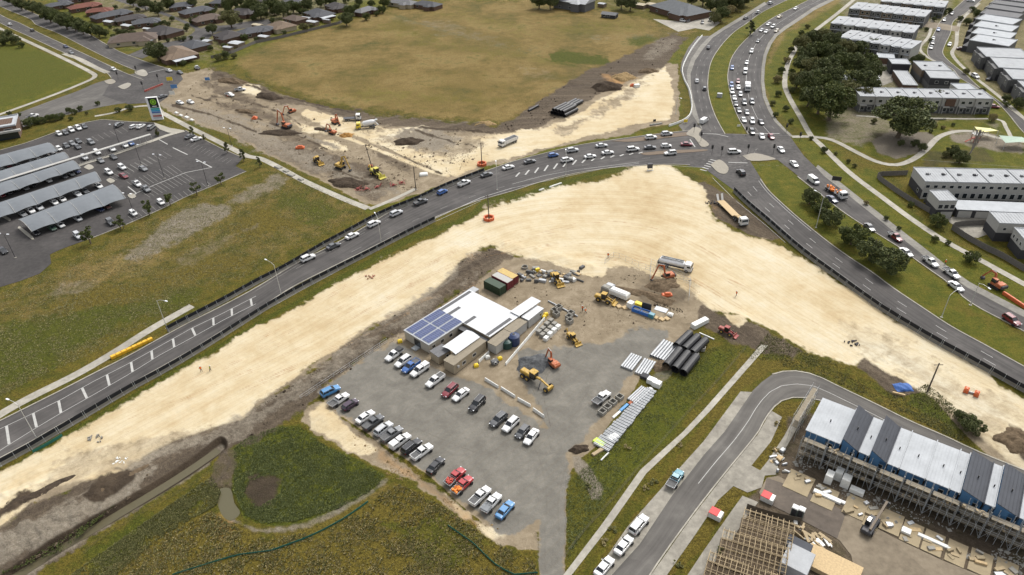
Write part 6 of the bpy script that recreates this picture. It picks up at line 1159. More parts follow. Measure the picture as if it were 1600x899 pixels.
A, B, C = W(712, 553, 3.5), W(750, 526, 3.5), W(730, 514, 3.5); u = (B-A); a_ = math.hypot(u.x, u.y); b_ = abs((C-B).dot(Vector((-u.y/a_, u.x/a_, 0)))); c = thing('shade_roof', 'white curved canopy roof between two small offices', 'canopy', (A.x, A.y, 0), math.atan2(u.y, u.x)); vs = [(x, b_*k/8, 3.3+.45*math.sin(math.pi*k/8)) for k in range(9) for x in (0, a_)]
part(c, 'roof_sheet', MB().add(vs, [(2*k, 2*k+1, 2*k+3, 2*k+2) for k in range(8)]), BWH, True); part(c, 'posts', MB().bar((.1, .1, 0), (.1, .1, 3.3), .06).bar((.1, b_-.1, 0), (.1, b_-.1, 3.3), .06).bar((a_-.1, b_-.1, 0), (a_-.1, b_-.1, 3.3), .06).bar((a_-.1, .1, 0), (a_-.1, .1, 3.3), .06), STL)
office('small_office', 'small grey-roofed amenities hut left of the curved canopy', (685, 558), (704, 547), (690, 538), 2.6, OFB, RMG, [(.7, 1, .9, .9)]); 
office('site_cabin', 'tan-roofed cabin beside the water tanks', (775, 541), (800, 521), (788, 514), 2.8, WWH, RTN); office('site_cabin', 'tan-roofed cabin with yellow trim next to the white cabin', (801, 520), (823, 503), (812, 495), 2.8, WWH, RTN); office('site_cabin', 'white-roofed cabin at the yard end beside the yellow bins', (826, 500), (849, 482), (838, 477), 2.8, WWH, BWH, [(.8, 1, 1, 1)])
A, B = W(762, 527, 3.6), W(838, 467, 3.6); t = thing('long_canopy', 'long narrow white canopy roof at the yard end of the offices', 'canopy', (A.x, A.y, 0)); o, rz, a, b = frame((812, 494), (845, 471), (832, 463), 3.4); t.location = o; t.rotation_euler = (0, 0, rz); part(t, 'roof_sheet', MB().box(-.1, a+.1, 0, b, 3.35, 3.45), BWH); part(t, 'posts', MB().bar((.2, .2, 0), (.2, .2, 3.35), .06).bar((a-.2, .2, 0), (a-.2, .2, 3.35), .06).bar((a-.2, b-.2, 0), (a-.2, b-.2, 3.35), .06), STL); part(t, 'back_wall', MB().box(.1, a-.1, b-.1, b-.02, .1, 3.3), OFW)
for x, y, r, h, mt, lab in ((803, 537, 1.5, 3.0, M('tank_navy', (.02, .035, .09), .4), 'navy blue cylindrical water tank beside the cabins'), (792, 542, 1.35, 2.2, M('tank_green', (.015, .045, .04), .4), 'dark green water tank in front of the navy tank')):
    p = W(x, y); t = thing('water_tank', lab, 'water tank', (p.x, p.y, 0)); rg = [[(math.cos(a)*rr, math.sin(a)*rr, z) for a in [2*math.pi*i/24 for i in range(24)]] for rr, z in ((r, 0), (r, h*.3), (r*1.02, h*.31), (r, h*.33), (r, h*.62), (r*1.02, h*.63), (r, h*.65), (r, h*.85), (r*.45, h), (r*.2, h*1.02))]; part(t, 'tank_body', MB().loft(rg), mt, False); part(t, 'lid', MB().bar((0, 0, h), (0, 0, h+.12), .35, n=12), TRIM)
# shipping containers
def container(label, x, y, x2, y2, mat, roofm, L=6.06, H=2.59):
    p = W(x, y, H); rz = hd(x, y, x2, y2, H); t = thing('shipping_container', label, 'shipping container', (p.x, p.y, 0), rz); n = 24; pts = []
    for i in range(n): xx = -L/2+.15+(L-.3)*i/n; pts += [(xx, 0), (xx+.06, .05), (xx+.13, .05), (xx+.19, 0)]
    for s in (1, -1): b = MB(); vs = [(q, s*(1.17+(r if True else 0)), z) for z in (.15, H-.12) for q, r in pts]; k = len(pts); part(t, 'side_panel', b.add(vs, [(i, i+1, k+i+1, k+i) for i in range(k-1)]), mat)
    fr = MB(); [fr.box(a*L/2-.08, a*L/2+.08, c*1.22-.06, c*1.22+.06, 0, H) for a in (-1, 1) for c in (-1, 1)]; [fr.box(-L/2, L/2, c*1.22-.05, c*1.22+.05, z, z+.14) for c in (-1, 1) for z in (0, H-.14)]; part(t, 'frame', fr, mat)
    part(t, 'roof', MB().box(-L/2, L/2, -1.2, 1.2, H-.06, H-.01), roofm); part(t, 'door', MB().box(L/2-.05, L/2+.02, -1.15, 1.15, .12, H-.1).bar((L/2+.05, .4, .2), (L/2+.05, .4, H-.2), .025).bar((L/2+.05, -.4, .2), (L/2+.05, -.4, H-.2), .025), mat); part(t, 'end_wall', MB().box(-L/2-.02, -L/2+.04, -1.15, 1.15, .12, H-.1), mat)
GC = M('container_green', D(62, 84, 62), .6, world=True, var=.2); RC = M('container_maroon', (.13, .02, .025), .6, world=True, var=.2); container('dark green shipping container nearest the white office roof', 773, 442, 785, 448, GC, GC); container('white-roofed maroon shipping container in the middle of three', 785, 433.5, 797, 439.5, RC, WWH); container('yellow-roofed maroon shipping container furthest from the offices', 793, 427, 805, 433, RC, M('roof_yellow', D(232, 200, 120), .6))
# ---- terrace under construction
WRP = M('house_wrap_blue', D(88, 142, 192), .6, world=True, var=.15, scale=.6); CPL = M('structure_dark', D(122, 112, 98), .9, world=True, var=.3); DEC = M('scaffold_deck', D(172, 160, 138), .9, world=True, var=.3, scale=1.5); TMB = M('timber_frame', D(206, 184, 146), .8, world=True, var=.2)
_a = W(1259, 672, 6.8); _b = W(1554, 793, 6.8); TU = Vector((_b.x-_a.x, _b.y-_a.y, 0)).normalized(); TV = Vector((-TU.y, TU.x, 0)); TRZ = math.atan2(TU.y, TU.x); TO = Vector((_a.x, _a.y, 0))
def build_unit(i, label, p0, p1, roof, pit=0.0, h=6.8, dep=11.5, yo=0.0):
    "unit of the row on its common axis; pit = how much higher the left side of the roof is"
    def X(p): q = W(p[0], p[1], h); return (Vector((q.x, q.y, 0))-TO).dot(TU)
    x0, x1 = X(p0), X(p1); a = x1-x0; b = dep; t = thing('unfinished_townhouse', label, 'townhouse', TO+TU*x0+TV*yo, TRZ, 'townhouses under construction')
    part(t, 'wall', MB().box(0, a, 1.6, b, 0, h-.35), CPL); wr = MB().box(.1, a-.1, 1.2, 1.58, 3.4, h-.3).box(.15, a*.6, .3, 1.18, 4.6, h-.32)
    if pit: wr.add([(.02, .1, h-.15), (a, .1, h-.15), (.02, .1, h+pit-.12), (.02, b-.1, h-.15), (a, b-.1, h-.15), (.02, b-.1, h+pit-.12)], [(0, 1, 2), (3, 5, 4), (0, 2, 5, 3)])
    part(t, 'house_wrap', wr, WRP)
    r = MB().add([(-.05, 0, h-.14+pit), (a-.1, 0, h-.14), (a-.1, b, h-.14), (-.05, b, h-.14+pit), (-.05, 0, h+pit), (a-.1, 0, h), (a-.1, b, h), (-.05, b, h+pit)], [(3, 2, 1, 0), (4, 5, 6, 7), (0, 1, 5, 4), (1, 2, 6, 5), (2, 3, 7, 6), (3, 0, 4, 7)]); n = max(3, int(a/.55))
    for k in range(1, n): x = a*k/n; z = h+pit*(1-x/a); r.box(x-.025, x+.025, .1, b-.1, z-.02, z+.06)
    part(t, 'roof', r, roof); part(t, 'party_wall_cap', MB().box(a-.12, a+.04, -.15, b+.2, h-.3, h+.3), RWH if not pit else RDG); part(t, 'flue', MB().bar((a*.5, b*.45, h), (a*.5, b*.45, h+.6+pit*.5), .12), TRIM)
    part(t, 'balcony', MB().box(.2, a-.2, -.2, 1.58, 2.9, 3.1), DEC); part(t, 'opening', MB().box(a*.2, a*.8, 1.55, 1.59, .2, 2.6), TRIM)
    for k in range(2): window(t, a*(.3+.4*k), 3.5, min(1.4, a*.3), 1.3, y=1.19)
    return TO, TRZ, a, b
UN = (("large white roof at the street corner", (1259, 672), (1313, 694), RWH, 0), ("pitched charcoal roof nearest the corner", (1314, 695), (1341, 706), RDG, 1.7), ("narrow white roof between the two left charcoal roofs", (1342, 706), (1358, 713), RWH, 0), ("second pitched charcoal roof from the corner", (1359, 713), (1386, 724), RDG, 1.7), ("narrow white roof left of the broad white pair", (1387, 724), (1405, 731), RWH, 0), ("left roof of the broad white pair", (1406, 732), (1446, 748), RWH, 0), ("right roof of the broad white pair", (1447, 749), (1484, 765), RWH, 0), ("narrow white roof right of the broad white pair", (1485, 765), (1500, 771), RWH, 0),
      ("charcoal roof in the middle of the right half", (1501, 772), (1538, 787), RDG, 1.2), ("narrow white roof between the two right charcoal roofs", (1539, 787), (1554, 793), RWH, 0), ("charcoal roof at the right edge", (1555, 794), (1592, 809), RDG, 1.2), ("white roof cut by the right edge", (1593, 809), (1610, 816), RWH, 0), ("last white roof beyond the right edge", (1611, 816), (1650, 832), RWH, 0))
for i, (lab, a0, a1, rf, pit) in enumerate(UN): build_unit(i, 'unfinished blue-wrapped townhouse with '+lab, a0, a1, rf, pit)
# scaffolds: one bay-run per pair of units, in front of the row
o0 = TO; e0 = W(1650, 832, 6.8); u = TU*(Vector((e0.x, e0.y, 0))-TO).dot(TU); Ltot = u.length; rz = TRZ; nb = 9
for i in range(nb):
    x0 = Ltot*i/nb; p = Vector((o0.x, o0.y, 0))+u*(i/nb); t = thing('scaffold', '%s scaffold bay from the left before the unfinished townhouses' % ORD[i], 'scaffold', p, rz, 'scaffold bays of the unfinished townhouses'); Lb = Ltot/nb-.15; a = MB(); d = MB(); r = MB()
    for k in range(5):
        for y in (-.7, -2.0): a.bar((Lb*k/4, y, 0), (Lb*k/4, y, 7.3-(1.6 if (i+k) % 3 == 0 else 0)), .04, n=4)
    for z in (1.9, 3.9, 5.6):
        m0 = random.uniform(0, .15)*Lb; d.box(m0, Lb, -1.95, -.75, z, z+.07); (d.box(m0+.4, Lb-random.uniform(0, .3)*Lb, -.7, .25, z-.4, z-.33) if z < 5 else None); 
        for zz in (z+.5, z+1.0): r.bar((0, -2.0, zz), (Lb, -2.0, zz), .025, n=4)
    r.bar((0, -2, .2), (Lb/2, -2, 5.6), .025, n=4).bar((Lb, -2, .2), (Lb/2, -2, 5.6), .025, n=4); part(t, 'standards', a, STL); part(t, 'deck', d, DEC); part(t, 'guard_rails', r, STL)
    jb = MB(); jumble(.5, Lb-.5, -1.8, -.9, random.choice((1.97, 3.97, 5.67)), 6, .7)(jb); part(t, 'materials', jb, RNDM[i % 3] if False else TMB)
p = W(1262, 700); q = W(1300, 640)
t = thing('scaffold', 'scaffold tower at the street end of the unfinished townhouses', 'scaffold', W(1240, 690), hd(1240, 700, 1275, 640)); a = MB(); [a.bar((x, y, 0), (x, y, 7.2), .04, n=4) for x in (0, 2.4, 4.8, 7.2, 9.6, 12) for y in (0, 1.3)]; [a.bar((0, y, z), (12, y, z), .025, n=4) for y in (0, 1.3) for z in (2.5, 4, 5.5, 7)]; part(t, 'standards', a, STL); part(t, 'deck', MB().box(0, 12, .1, 1.2, 3.9, 3.97).box(0, 12, .1, 1.2, 5.8, 5.87), DEC)
# timber frame houses
def frame_house(label, p0, p1, p2, h=2.9):
    o, rz, a, b = frame(p0, p1, p2, h); t = thing('timber_frame_house', label, 'house frame', o, rz, 'timber house frames'); part(t, 'slab', MB().box(-.2, a+.2, -.2, b+.2, 0, .12), M('slab', D(120, 104, 84), .9, world=True)); s = MB()
    for y in (0, b*.33, b*.66, b):
        s.beam((0, y, .2), (a, y, .2), .1, .08).beam((0, y, h), (a, y, h), .1, .1); [s.beam((a*k/int(a/.6), y, .2), (a*k/int(a/.6)+.001, y, h), .09, .05) for k in range(int(a/.6)+1)]
    for x in (0, a*.5, a): s.beam((x, 0, h), (x, b, h), .1, .1)
    part(t, 'wall_frame', s, TMB); r = MB(); n = int(a/.9)
    for k in range(n+1):
        x = a*k/n; z1 = h+1.5 if k % 2 else h+1.35; r.beam((x, -.3, h+.1), (x, b+.3, h+.12), .08, .12).beam((x, -.4, h+.1), (x, b/2, z1), .08, .1).beam((x, b+.4, h+.1), (x, b/2, z1), .08, .1)
        for g in (.25, .4, .6, .75): r.beam((x, b*g, h+.1), (x, b*(g+(.06 if g < .5 else -.06)), h+.1+(z1-h)*(1-abs(g-.5)*2)*.95), .06, .08)
    for g in (.1, .3, .5, .7, .9): r.beam((0, b*g, h+.2+(1.3*(1-abs(g-.5)*2))), (a, b*g, h+.2+(1.3*(1-abs(g-.5)*2))), .06, .06)
    part(t, 'roof_truss', r, TMB)
frame_house('timber house frame at the top of the stepped group', (1156, 832), (1236, 858), (1262, 826)); frame_house('timber house frame in the middle of the stepped group', (1122, 868), (1226, 902), (1242, 862)); frame_house('timber house frame cut by the bottom edge', (1098, 905), (1215, 948), (1234, 906))
fence('dark site screen fence beside the timber frames', "1166,796 1200,808 1250,818", 1.6, 'site_fence', CPL, 2.4, CPL)
# ---------------------------------------------------------------- trees, shrubs and rough grass
def leafm(name, lo, hi):
    m, nt, b = newmat(name); g = N(nt, 'NewGeometry'); o = N(nt, 'TexCoord').outputs['Object']; n = noise(nt, o, .5, 3, .6)
    v = mth(nt, 'ADD', mth(nt, 'MULTIPLY', g.outputs['Random Per Island'], .6), mth(nt, 'MULTIPLY', n, .4)); nt.links.new(ramp(nt, v, [(.25, lo), (.8, hi)]), b.inputs['Base Color'])
    b.inputs['Roughness'].default_value = .7; b.inputs['Specular IOR Level'].default_value = .2; return m
LF = {'dark': leafm('leaf_dark', (.032, .044, .016), (.15, .165, .06)), 'mid': leafm('leaf_mid', (.03, .046, .012), (.14, .155, .048)), 'olive': leafm('leaf_olive', (.065, .07, .024), (.20, .19, .075)), 'dry': leafm('leaf_dry', (.12, .10, .042), (.36, .30, .14)), 'reed': leafm('leaf_reed', (.045, .062, .02), (.17, .185, .065)), 'pale': leafm('leaf_pale', (.12, .11, .045), (.30, .26, .13))}
BARK = M('bark', (.11, .085, .06), .95, scale=4, var=.3)
rg = np.random.RandomState(5)
def crown_mesh(seed, R, H, clumps, leaves, ls, base=.35, cone=0.0):
    "leaf-sized faces in clumps spread through the crown's volume"
    r = np.random.RandomState(seed); V = []; F = []
    for c in range(int(clumps*.85)):
        while True:
            p = r.uniform(-1, 1, 3)
            if .25 < np.linalg.norm(p) < 1: break
        k = 1-cone*(p[2]+1)/2; cen = np.array([p[0]*R*.82*k, p[1]*R*.82*k, H*base+(p[2]+1)/2*H*(1-base)*.86]); cr_ = R*r.uniform(.14, .34)*max(.4, k)
        q = r.normal(size=(leaves, 3)); q /= np.linalg.norm(q, axis=1)[:, None]; q *= (r.uniform(.55, 1.0, leaves)**.5)[:, None]*cr_; q[:, 2] *= .75; q += cen
        a = r.normal(size=(leaves, 3)); a /= np.linalg.norm(a, axis=1)[:, None]; b = np.cross(a, r.normal(size=(leaves, 3))); b /= np.linalg.norm(b, axis=1)[:, None]; s = (ls*r.uniform(.6, 1.3, leaves))[:, None]
        for u_, v_ in ((-1, -.6), (1, -.6), (.7, .8), (-.7, .8)): V.append(q+a*s*u_*.5+b*s*v_*.5)
        n0 = (len(V)-4)//4*4*leaves; i = np.arange(leaves); F.append(np.stack([n0+i, n0+leaves+i, n0+2*leaves+i, n0+3*leaves+i], 1))
    V = np.concatenate(V); F = np.concatenate(F); me = bpy.data.meshes.new('crown'); me.vertices.add(len(V)); me.vertices.foreach_set('co', V.astype(np.float32).ravel()); me.loops.add(F.size); me.loops.foreach_set('vertex_index', F.astype(np.int32).ravel()); me.polygons.add(len(F)); me.polygons.foreach_set('loop_start', np.arange(0, F.size, 4, dtype=np.int32)); me.update(calc_edges=True); return me
def trunk_mesh(seed, R, H, n=7):
    r = random.Random(seed); m = MB(); p = Vector((0, 0, -.1)); w_ = R*.075+.04
    for k in range(3): q = p+Vector((r.uniform(-.06, .06)*R, r.uniform(-.06, .06)*R, H*.18)); m.bar(p, q, w_*(1-k*.2), w_*(1-(k+1)*.2), n=8); p = q
    for k in range(n):
        a = 2*math.pi*(k+r.random()*.5)/n; s = Vector((0, 0, H*r.uniform(.25, .5))); e = Vector((math.cos(a)*R*.6, math.sin(a)*R*.6, H*r.uniform(.6, .88))); md_ = s.lerp(e, .5)+Vector((0, 0, -.04*H)); m.bar(s, md_, w_*.45, w_*.3, n=5).bar(md_, e, w_*.3, w_*.1, n=5)
    return m.mesh('trunk', BARK)
PROTO = {'big': [(crown_mesh(s, 8, 14, 58, 300, .46, .22), trunk_mesh(s, 8, 14)) for s in (1, 2, 3)], 'round': [(crown_mesh(s, 4, 6.5, 44, 230, .27, .1), trunk_mesh(s, 4, 6.5)) for s in (4, 5)], 'small': [(crown_mesh(s, 1.5, 4.0, 16, 90, .22, .3), trunk_mesh(s, 1.5, 4)) for s in (6, 7)], 'cone': [(crown_mesh(8, 1.5, 5.5, 22, 110, .24, .1, .75), trunk_mesh(8, 1.3, 5.5)), (crown_mesh(9, 1.5, 5.5, 22, 110, .24, .1, .6), trunk_mesh(9, 1.3, 5.5))], 'shrub': [(crown_mesh(s, 1.0, 1.1, 9, 60, .17, .05), None) for s in (10, 11)]}
SIZ = {'big': (8, 14), 'round': (4, 6.5), 'small': (1.5, 4.0), 'cone': (1.5, 5.5), 'shrub': (1.0, 1.1)}
for k, L in PROTO.items():
    for c, tr in L: c.materials.append(LF['dark'])
def tree(kind_, x, y, R, leaf, label, group=None, H=None, name=None):
    "x, y = photo pixel of the middle of the crown"
    r0, h0 = SIZ[kind_]; H = H or h0*R/r0; p = W(x, y, H*.6); c, tr = PROTO[kind_][random.randrange(len(PROTO[kind_]))]
    if kind_ == 'shrub':
        o = link(name or 'shrub', c, None, (p.x, p.y, 0), random.uniform(0, 6.28)); o.scale = (R/r0, R/r0, H/h0); tag(o, label, 'shrub', group); o.material_slots[0].link = 'OBJECT'; o.material_slots[0].material = LF[leaf]; return o
    t = thing(name or {'big': 'gum_tree', 'round': 'broad_tree', 'small': 'street_tree', 'cone': 'conifer'}[kind_], label, 'tree', (p.x, p.y, 0), random.uniform(0, 6.28), group); t.scale = (R/r0*random.uniform(.92, 1.08), R/r0*random.uniform(.92, 1.08), H/h0)
    o = link('crown', c, t); o.material_slots[0].link = 'OBJECT'; o.material_slots[0].material = LF[leaf]; link('trunk', tr, t); return t
def trees(s, kind_, leaf, phrase, group, side='left', H=None):
    "'x,y,R ...' "
    for i, q in enumerate(s.split()):
        q, _, lf = q.partition(':'); x, y, R = (float(c) for c in q.split(',')); lf = {'d': 'dark', 'm': 'mid', 'o': 'olive', 'y': 'dry', 'p': 'pale'}.get(lf, leaf)
        tree(kind_, x, y, R, lf, '%s %s, %s from the %s %s' % ({'dark': 'dark green', 'mid': 'green', 'olive': 'olive', 'dry': 'brownish', 'reed': 'green', 'pale': 'straw-coloured'}[lf], {'big': 'gum tree', 'round': 'round tree', 'small': 'small tree', 'cone': 'pointed conifer', 'shrub': 'shrub'}[kind_], ORD[i], side, phrase), group, H)
G1 = 'trees of the grove beside the northern estate'
trees("1254,66,5:o 1270,58,5.5 1286,56,5.5:o 1302,62,6 1262,82,5.5 1281,77,6.5:m 1302,82,6.5 1322,74,5.5:o 1344,74,5 1363,68,4", 'big', 'dark', 'in the back of the grove', G1)
trees("1255,98,5 1272,102,6.5:o 1292,104,7 1313,96,7:m 1334,97,6.5 1354,94,6:m 1366,108,5.5 1247,122,4.5:o 1262,124,6 1282,126,7:m 1345,122,6.5 1360,128,5", 'big', 'dark', 'in the middle of the grove', G1)
trees("1265,148,5:m 1284,150,7.5 1304,152,9.5:m 1326,140,6:o 1300,120,7.5", 'big', 'dark', 'at the front of the grove', G1)
tree('big', 1414, 176, 11.5, 'dark', 'huge spreading dark gum standing alone in front of the park terrace', None, 17)
tree('big', 1354, 148, 3.2, 'olive', 'thin sparse gum in front of the left end of the park terrace', None, 9); tree('big', 1466, 150, 2.6, 'olive', 'slender sparse gum in front of the middle of the park terrace', None, 8)
trees("1268,304,3.6 1282,318,3.3:m 1300,334,4.2 1335,362,4.6:m 1366,386,4.7 1395,402,5.0", 'round', 'dark', 'in the row along the grass median', 'round trees along the median')
tree('cone', 1175, 36, 4.2, 'dark', 'dark conical tree standing in the northern median', None, 11)
trees("1245,62,2.2:m 1237,76,2:d 1230,92,2.2:y 1222,108,2:m 1216,122,2.4:y 1238,110,1.8:m 1252,50,2:m 1262,40,1.8:o 1217,145,1.8:m 1208,160,1.5:o 1228,168,1.6:d 1236,188,1.4:d 1268,215,1:d 1212,178,1.4:m 1238,140,1.6:d", 'round', 'olive', 'along the creek bank beside the park path', 'bushes along the creek bank', 'top')
trees("135,365,2.4 184,345,2.0:d 229,322,2.3 262,309,2.0 304,292,1.9:d 343,277,1.9 190,348,1.4", 'small', 'mid', 'along the paddock edge of the car park', 'small trees along the car park edge')
trees("298,200,1.7 318,213,1.2:o 352,225,1.8 377,236,2 403,248,1.7 244,203,1.2:o", 'cone', 'dark', 'along the pale path', 'conifers along the path')
trees("15,-4,5:d 30,4,5 46,8,5:d 60,13,5.5 74,20,6:d 88,25,5.5:m 100,30,6 113,34,5.5:m 126,40,5 139,43,5:m 152,47,4.5:d 163,50,3", 'big', 'dark', 'in the hedge line along the western road', 'trees along the western road')
trees("243,76,6.5 358,26,6.5:o 330,44,3.6 545,16,4.6:m 225,4,5 243,10,6 262,4,5:m 356,5,5:m 370,0,6 392,6,6:m 405,14,6 424,4,6:m 440,12,6 456,8,5:m 480,6,5 474,41,3.2:o 540,27,5 500,2,4:m 517,0,4:m 385,95,0.1 300,3,4 205,-2,5 600,2,4:m 560,2,3", 'big', 'dark', 'among the suburban houses', 'garden trees of the suburb')
trees("340,88,2.6:o 352,84,3 365,86,2:o 286,97,2 328,74,2:m 300,82,1.6 268,28,2:m 290,44,2 316,60,1.6 237,52,1.8:m 262,62,1.5 381,56,2.5:m 375,32,2 415,22,2.4:m 425,30,2 350,70,1.8 205,43,2 183,47,2.2 176,56,2:m 190,68,1.6 486,40,2:o 444,50,1.8 400,60,1.6 310,35,1.8 336,12,2 180,10,2 215,14,2", 'round', 'dark', 'bush in the suburban gardens', 'garden bushes of the suburb')
trees("10,52,4.2 22,60,3.6 3,60,4 32,68,2.5:m", 'round', 'dark', 'at the corner of the mown field', 'trees at the field corner')
trees("1125,6,6 1140,-2,7 1112,2,6:m 1128,20,5:m 1152,0,6 1118,26,4:o 1165,-6,6 1140,14,4:y 985,4,5 972,2,5 1100,-6,6 1082,-6,6:m 880,-4,6 860,0,6 842,-2,6:m 1010,-6,5 1158,10,3:o", 'big', 'dark', 'at the top edge beside the workshop', 'trees at the top edge')
trees("1460,29,1.8 1467,24,1.6 1475,18,2 1484,15,2.2:m 1501,28,2.2 1521,13,2.2 1530,20,3.4:m 1512,32,2.6 1455,62,1.4:m 1448,45,1.6 1440,35,1.8 1437,90,3 1428,92,2.4 1510,110,1.8:o 1536,140,1.6:o 1574,152,2.2 1592,158,3 1598,118,2 1552,182,2.2:y 1574,162,1.4:m 1366,188,1.4:o 1490,194,.9 1474,198,1:y 1455,204,1 1462,196,1:y", 'round', 'dark', 'in the northern estate streets', 'street trees of the northern estate')
trees("1490,233,2.8 1503,243,3.2 1478,240,1.6:o 1430,222,1.8 1442,228,2 1408,222,1.6 1288,233,1.6 1326,251,1 1306,239,.8:o 1336,258,1:o 1469,341,3.0:m 1519,399,2.4:m 1424,318,1.2:m 1524,662,2.6 1512,655,2:m 1500,648,1.6 1354,316,1:y 1385,340,1 1405,356,.9 1462,372,1.3:m 1482,378,1:m", 'round', 'dark', 'in the park below the terrace', 'bushes of the park')
trees("42,190,2.6:d 50,186,2.4 58,187,2 66,186,2 75,183,2 85,182,2.2 95,180,1.8 106,171,1.6:d 115,173,1.8:d 124,168,1.6:d 110,184,1.2:m 135,176,1:o 184,170,1.6:d 202,167,2:d 245,208,1.2 30,178,1 14,176,1.4:d 152,160,1.4:m", 'round', 'mid', 'in the planted strip above the car park', 'bushes above the car park')
for i, (x, y) in enumerate(((980, 697), (920, 760), (1062, 695), (1022, 752), (1010, 760), (958, 826), (945, 845), (1127, 858), (1210, 700), (1252, 655), (1216, 660), (1060, 880))): tree('shrub', x, y, 1.1, 'olive' if i % 2 else 'dry', 'low planted verge shrub along the estate street, %s in its line' % ORD[i], 'verge shrubs of the estate street', .8)
q_ = ' '.join('%d,%d,%.1f' % (x, random.uniform(2, 34)-(x-330)*.03, random.uniform(1.6, 3.4)) for x in range(300, 600, 8)); trees(q_, 'round', 'mid', 'of the bushes between the northern suburban roofs', 'garden bushes of the suburb')
q_ = ' '.join('%d,%d,%.1f' % (x, random.uniform(20, 60)+(x-170)*.12, random.uniform(1.2, 2.4)) for x in range(172, 300, 6)); trees(q_, 'round', 'dark', 'of the bushes between the western suburban roofs', 'garden bushes of the suburb')
# bare tree in the park
p = W(1508, 252); t = thing('bare_tree', 'bare grey leafless tree leaning over the mulch bed near the playground', 'tree', (p.x, p.y, 0)); m = MB(); rr = random.Random(3)
def limb(m, p, d, l, w_, k):
    q = p+d*l; m.bar(p, q, w_, w_*.65, n=5)
    if k:
        for _ in range(3): e = (d+Vector((rr.uniform(-.6, .6), rr.uniform(-.6, .6), rr.uniform(-.1, .5)))).normalized(); limb(m, q, e, l*.72, w_*.62, k-1)
limb(m, Vector((0, 0, 0)), Vector((.35, .15, .9)).normalized(), 4.2, .38, 4); part(t, 'trunk', m, M('bark_grey', (.2, .18, .16), .9))
# rough grass: tussocks as one mesh per area
def tussocks(name, label, poly, n, leaf, hmin, hmax, wd, blades=7, mask=None):
    P = np.array(PX(poly), float); x0, y0 = P.min(0); x1, y1 = P.max(0); a = rg.uniform(x0, x1, n*4); b = rg.uniform(y0, y1, n*4); ins = np.zeros(len(a), bool)
    for i in range(len(P)):
        xa, ya = P[i]; xb, yb = P[(i+1) % len(P)]
        if ya != yb: ins ^= ((ya > b) != (yb > b)) & (a < (xb-xa)*(b-ya)/(yb-ya)+xa)
    a = a[ins][:n]; b = b[ins][:n]; X, Y = WN(a, b)
    if mask: hx, hy = WN(np.array([mask[0]]), np.array([mask[1]])); q_ = np.hypot(X-hx, Y-hy) > mask[2]; X = X[q_]; Y = Y[q_]
    k = vnoise(X*.35, Y*.35, 77)+.5*vnoise(X*1.3, Y*1.3, 78); ok = k+rg.uniform(-.35, .35, len(k)) > .66; X = X[ok]; Y = Y[ok]; n = len(X); V = []; F = []
    H = rg.uniform(hmin, hmax, n); S = wd*rg.uniform(.6, 1.4, n)
    for j in range(blades):
        th = rg.uniform(0, 6.28, n); sp = rg.uniform(.3, 1.0, n)*S; c, s_ = np.cos(th), np.sin(th); wq = S*.28
        V.append(np.stack([X-s_*wq, Y+c*wq, np.zeros(n)-.05], 1)); V.append(np.stack([X+s_*wq, Y-c*wq, np.zeros(n)-.05], 1)); V.append(np.stack([X+c*sp+s_*wq*.5, Y+s_*sp-c*wq*.5, H*rg.uniform(.6, 1, n)], 1)); V.append(np.stack([X+c*sp-s_*wq*.5, Y+s_*sp+c*wq*.5, H*rg.uniform(.6, 1, n)], 1))
        i = np.arange(n); o = 4*j*n; F.append(np.stack([o+i, o+n+i, o+2*n+i, o+3*n+i], 1))
    V = np.concatenate(V); F = np.concatenate(F); me = bpy.data.meshes.new(name); me.vertices.add(len(V)); me.vertices.foreach_set('co', V.astype(np.float32).ravel()); me.loops.add(F.size); me.loops.foreach_set('vertex_index', F.astype(np.int32).ravel()); me.polygons.add(len(F)); me.polygons.foreach_set('loop_start', np.arange(0, F.size, 4, dtype=np.int32)); me.update(calc_edges=True); me.materials.append(LF[leaf]); o = link(name, me); kind(o, 'stuff'); o['label'] = label; o['category'] = 'grass'
RES = "150,899 240,845 330,800 400,842 500,832 560,795 620,755 690,790 770,845 838,880 838,940 100,940"
tussocks('dead_grass', 'tangled brown and straw tussocks filling the reserve at the bottom', RES, 20000, 'dry', .08, .28, .19); tussocks('green_weeds', 'green weeds growing among the brown tussocks at the bottom', RES, 14000, 'olive', .1, .3, .2)
tussocks('reeds', 'lush green reeds around the dark hollow in the reserve', "366,700 388,683 430,668 470,668 500,692 560,722 600,744 590,762 530,795 460,815 410,818 384,806 366,770", 26000, 'reed', .08, .24, .19, 5, mask=(412, 765, 3.6)); tussocks('wet_scrub', 'green scrub between the drain and the pond', "110,899 200,835 300,765 332,745 345,770 338,790 260,835 180,899", 9000, 'olive', .08, .26, .2)
PAD = "80,420 200,360 330,300 430,265 560,322 570,335 480,385 380,435 280,485 160,545 40,600 0,620 0,460"
tussocks('paddock_grass', 'straw-coloured grass clumps on the rough left paddock', PAD, 24000, 'pale', .05, .18, .22, 4); tussocks('paddock_weeds', 'green grass clumps on the rough left paddock', PAD, 22000, 'olive', .05, .2, .22, 4); tussocks('drain_scrub', 'dark weeds on the bank between drain and sand', "0,850 80,800 180,790 100,860 0,899", 3000, 'mid', .1, .3, .2)
tussocks('verge_grass', 'green-yellow grass beside the access road', "886,880 886,765 905,738 940,706 985,640 1042,592 1082,556 1120,542 1155,547 1070,648 980,740 915,825", 14000, 'reed', .05, .18, .18, 4); tussocks('verge_weeds', 'weeds on the soil strip below the sandy road', "1200,520 1260,552 1330,575 1400,618 1450,600 1530,670 1500,690 1400,640 1300,595 1220,572 1170,560", 10000, 'olive', .06, .25, .2, 4)
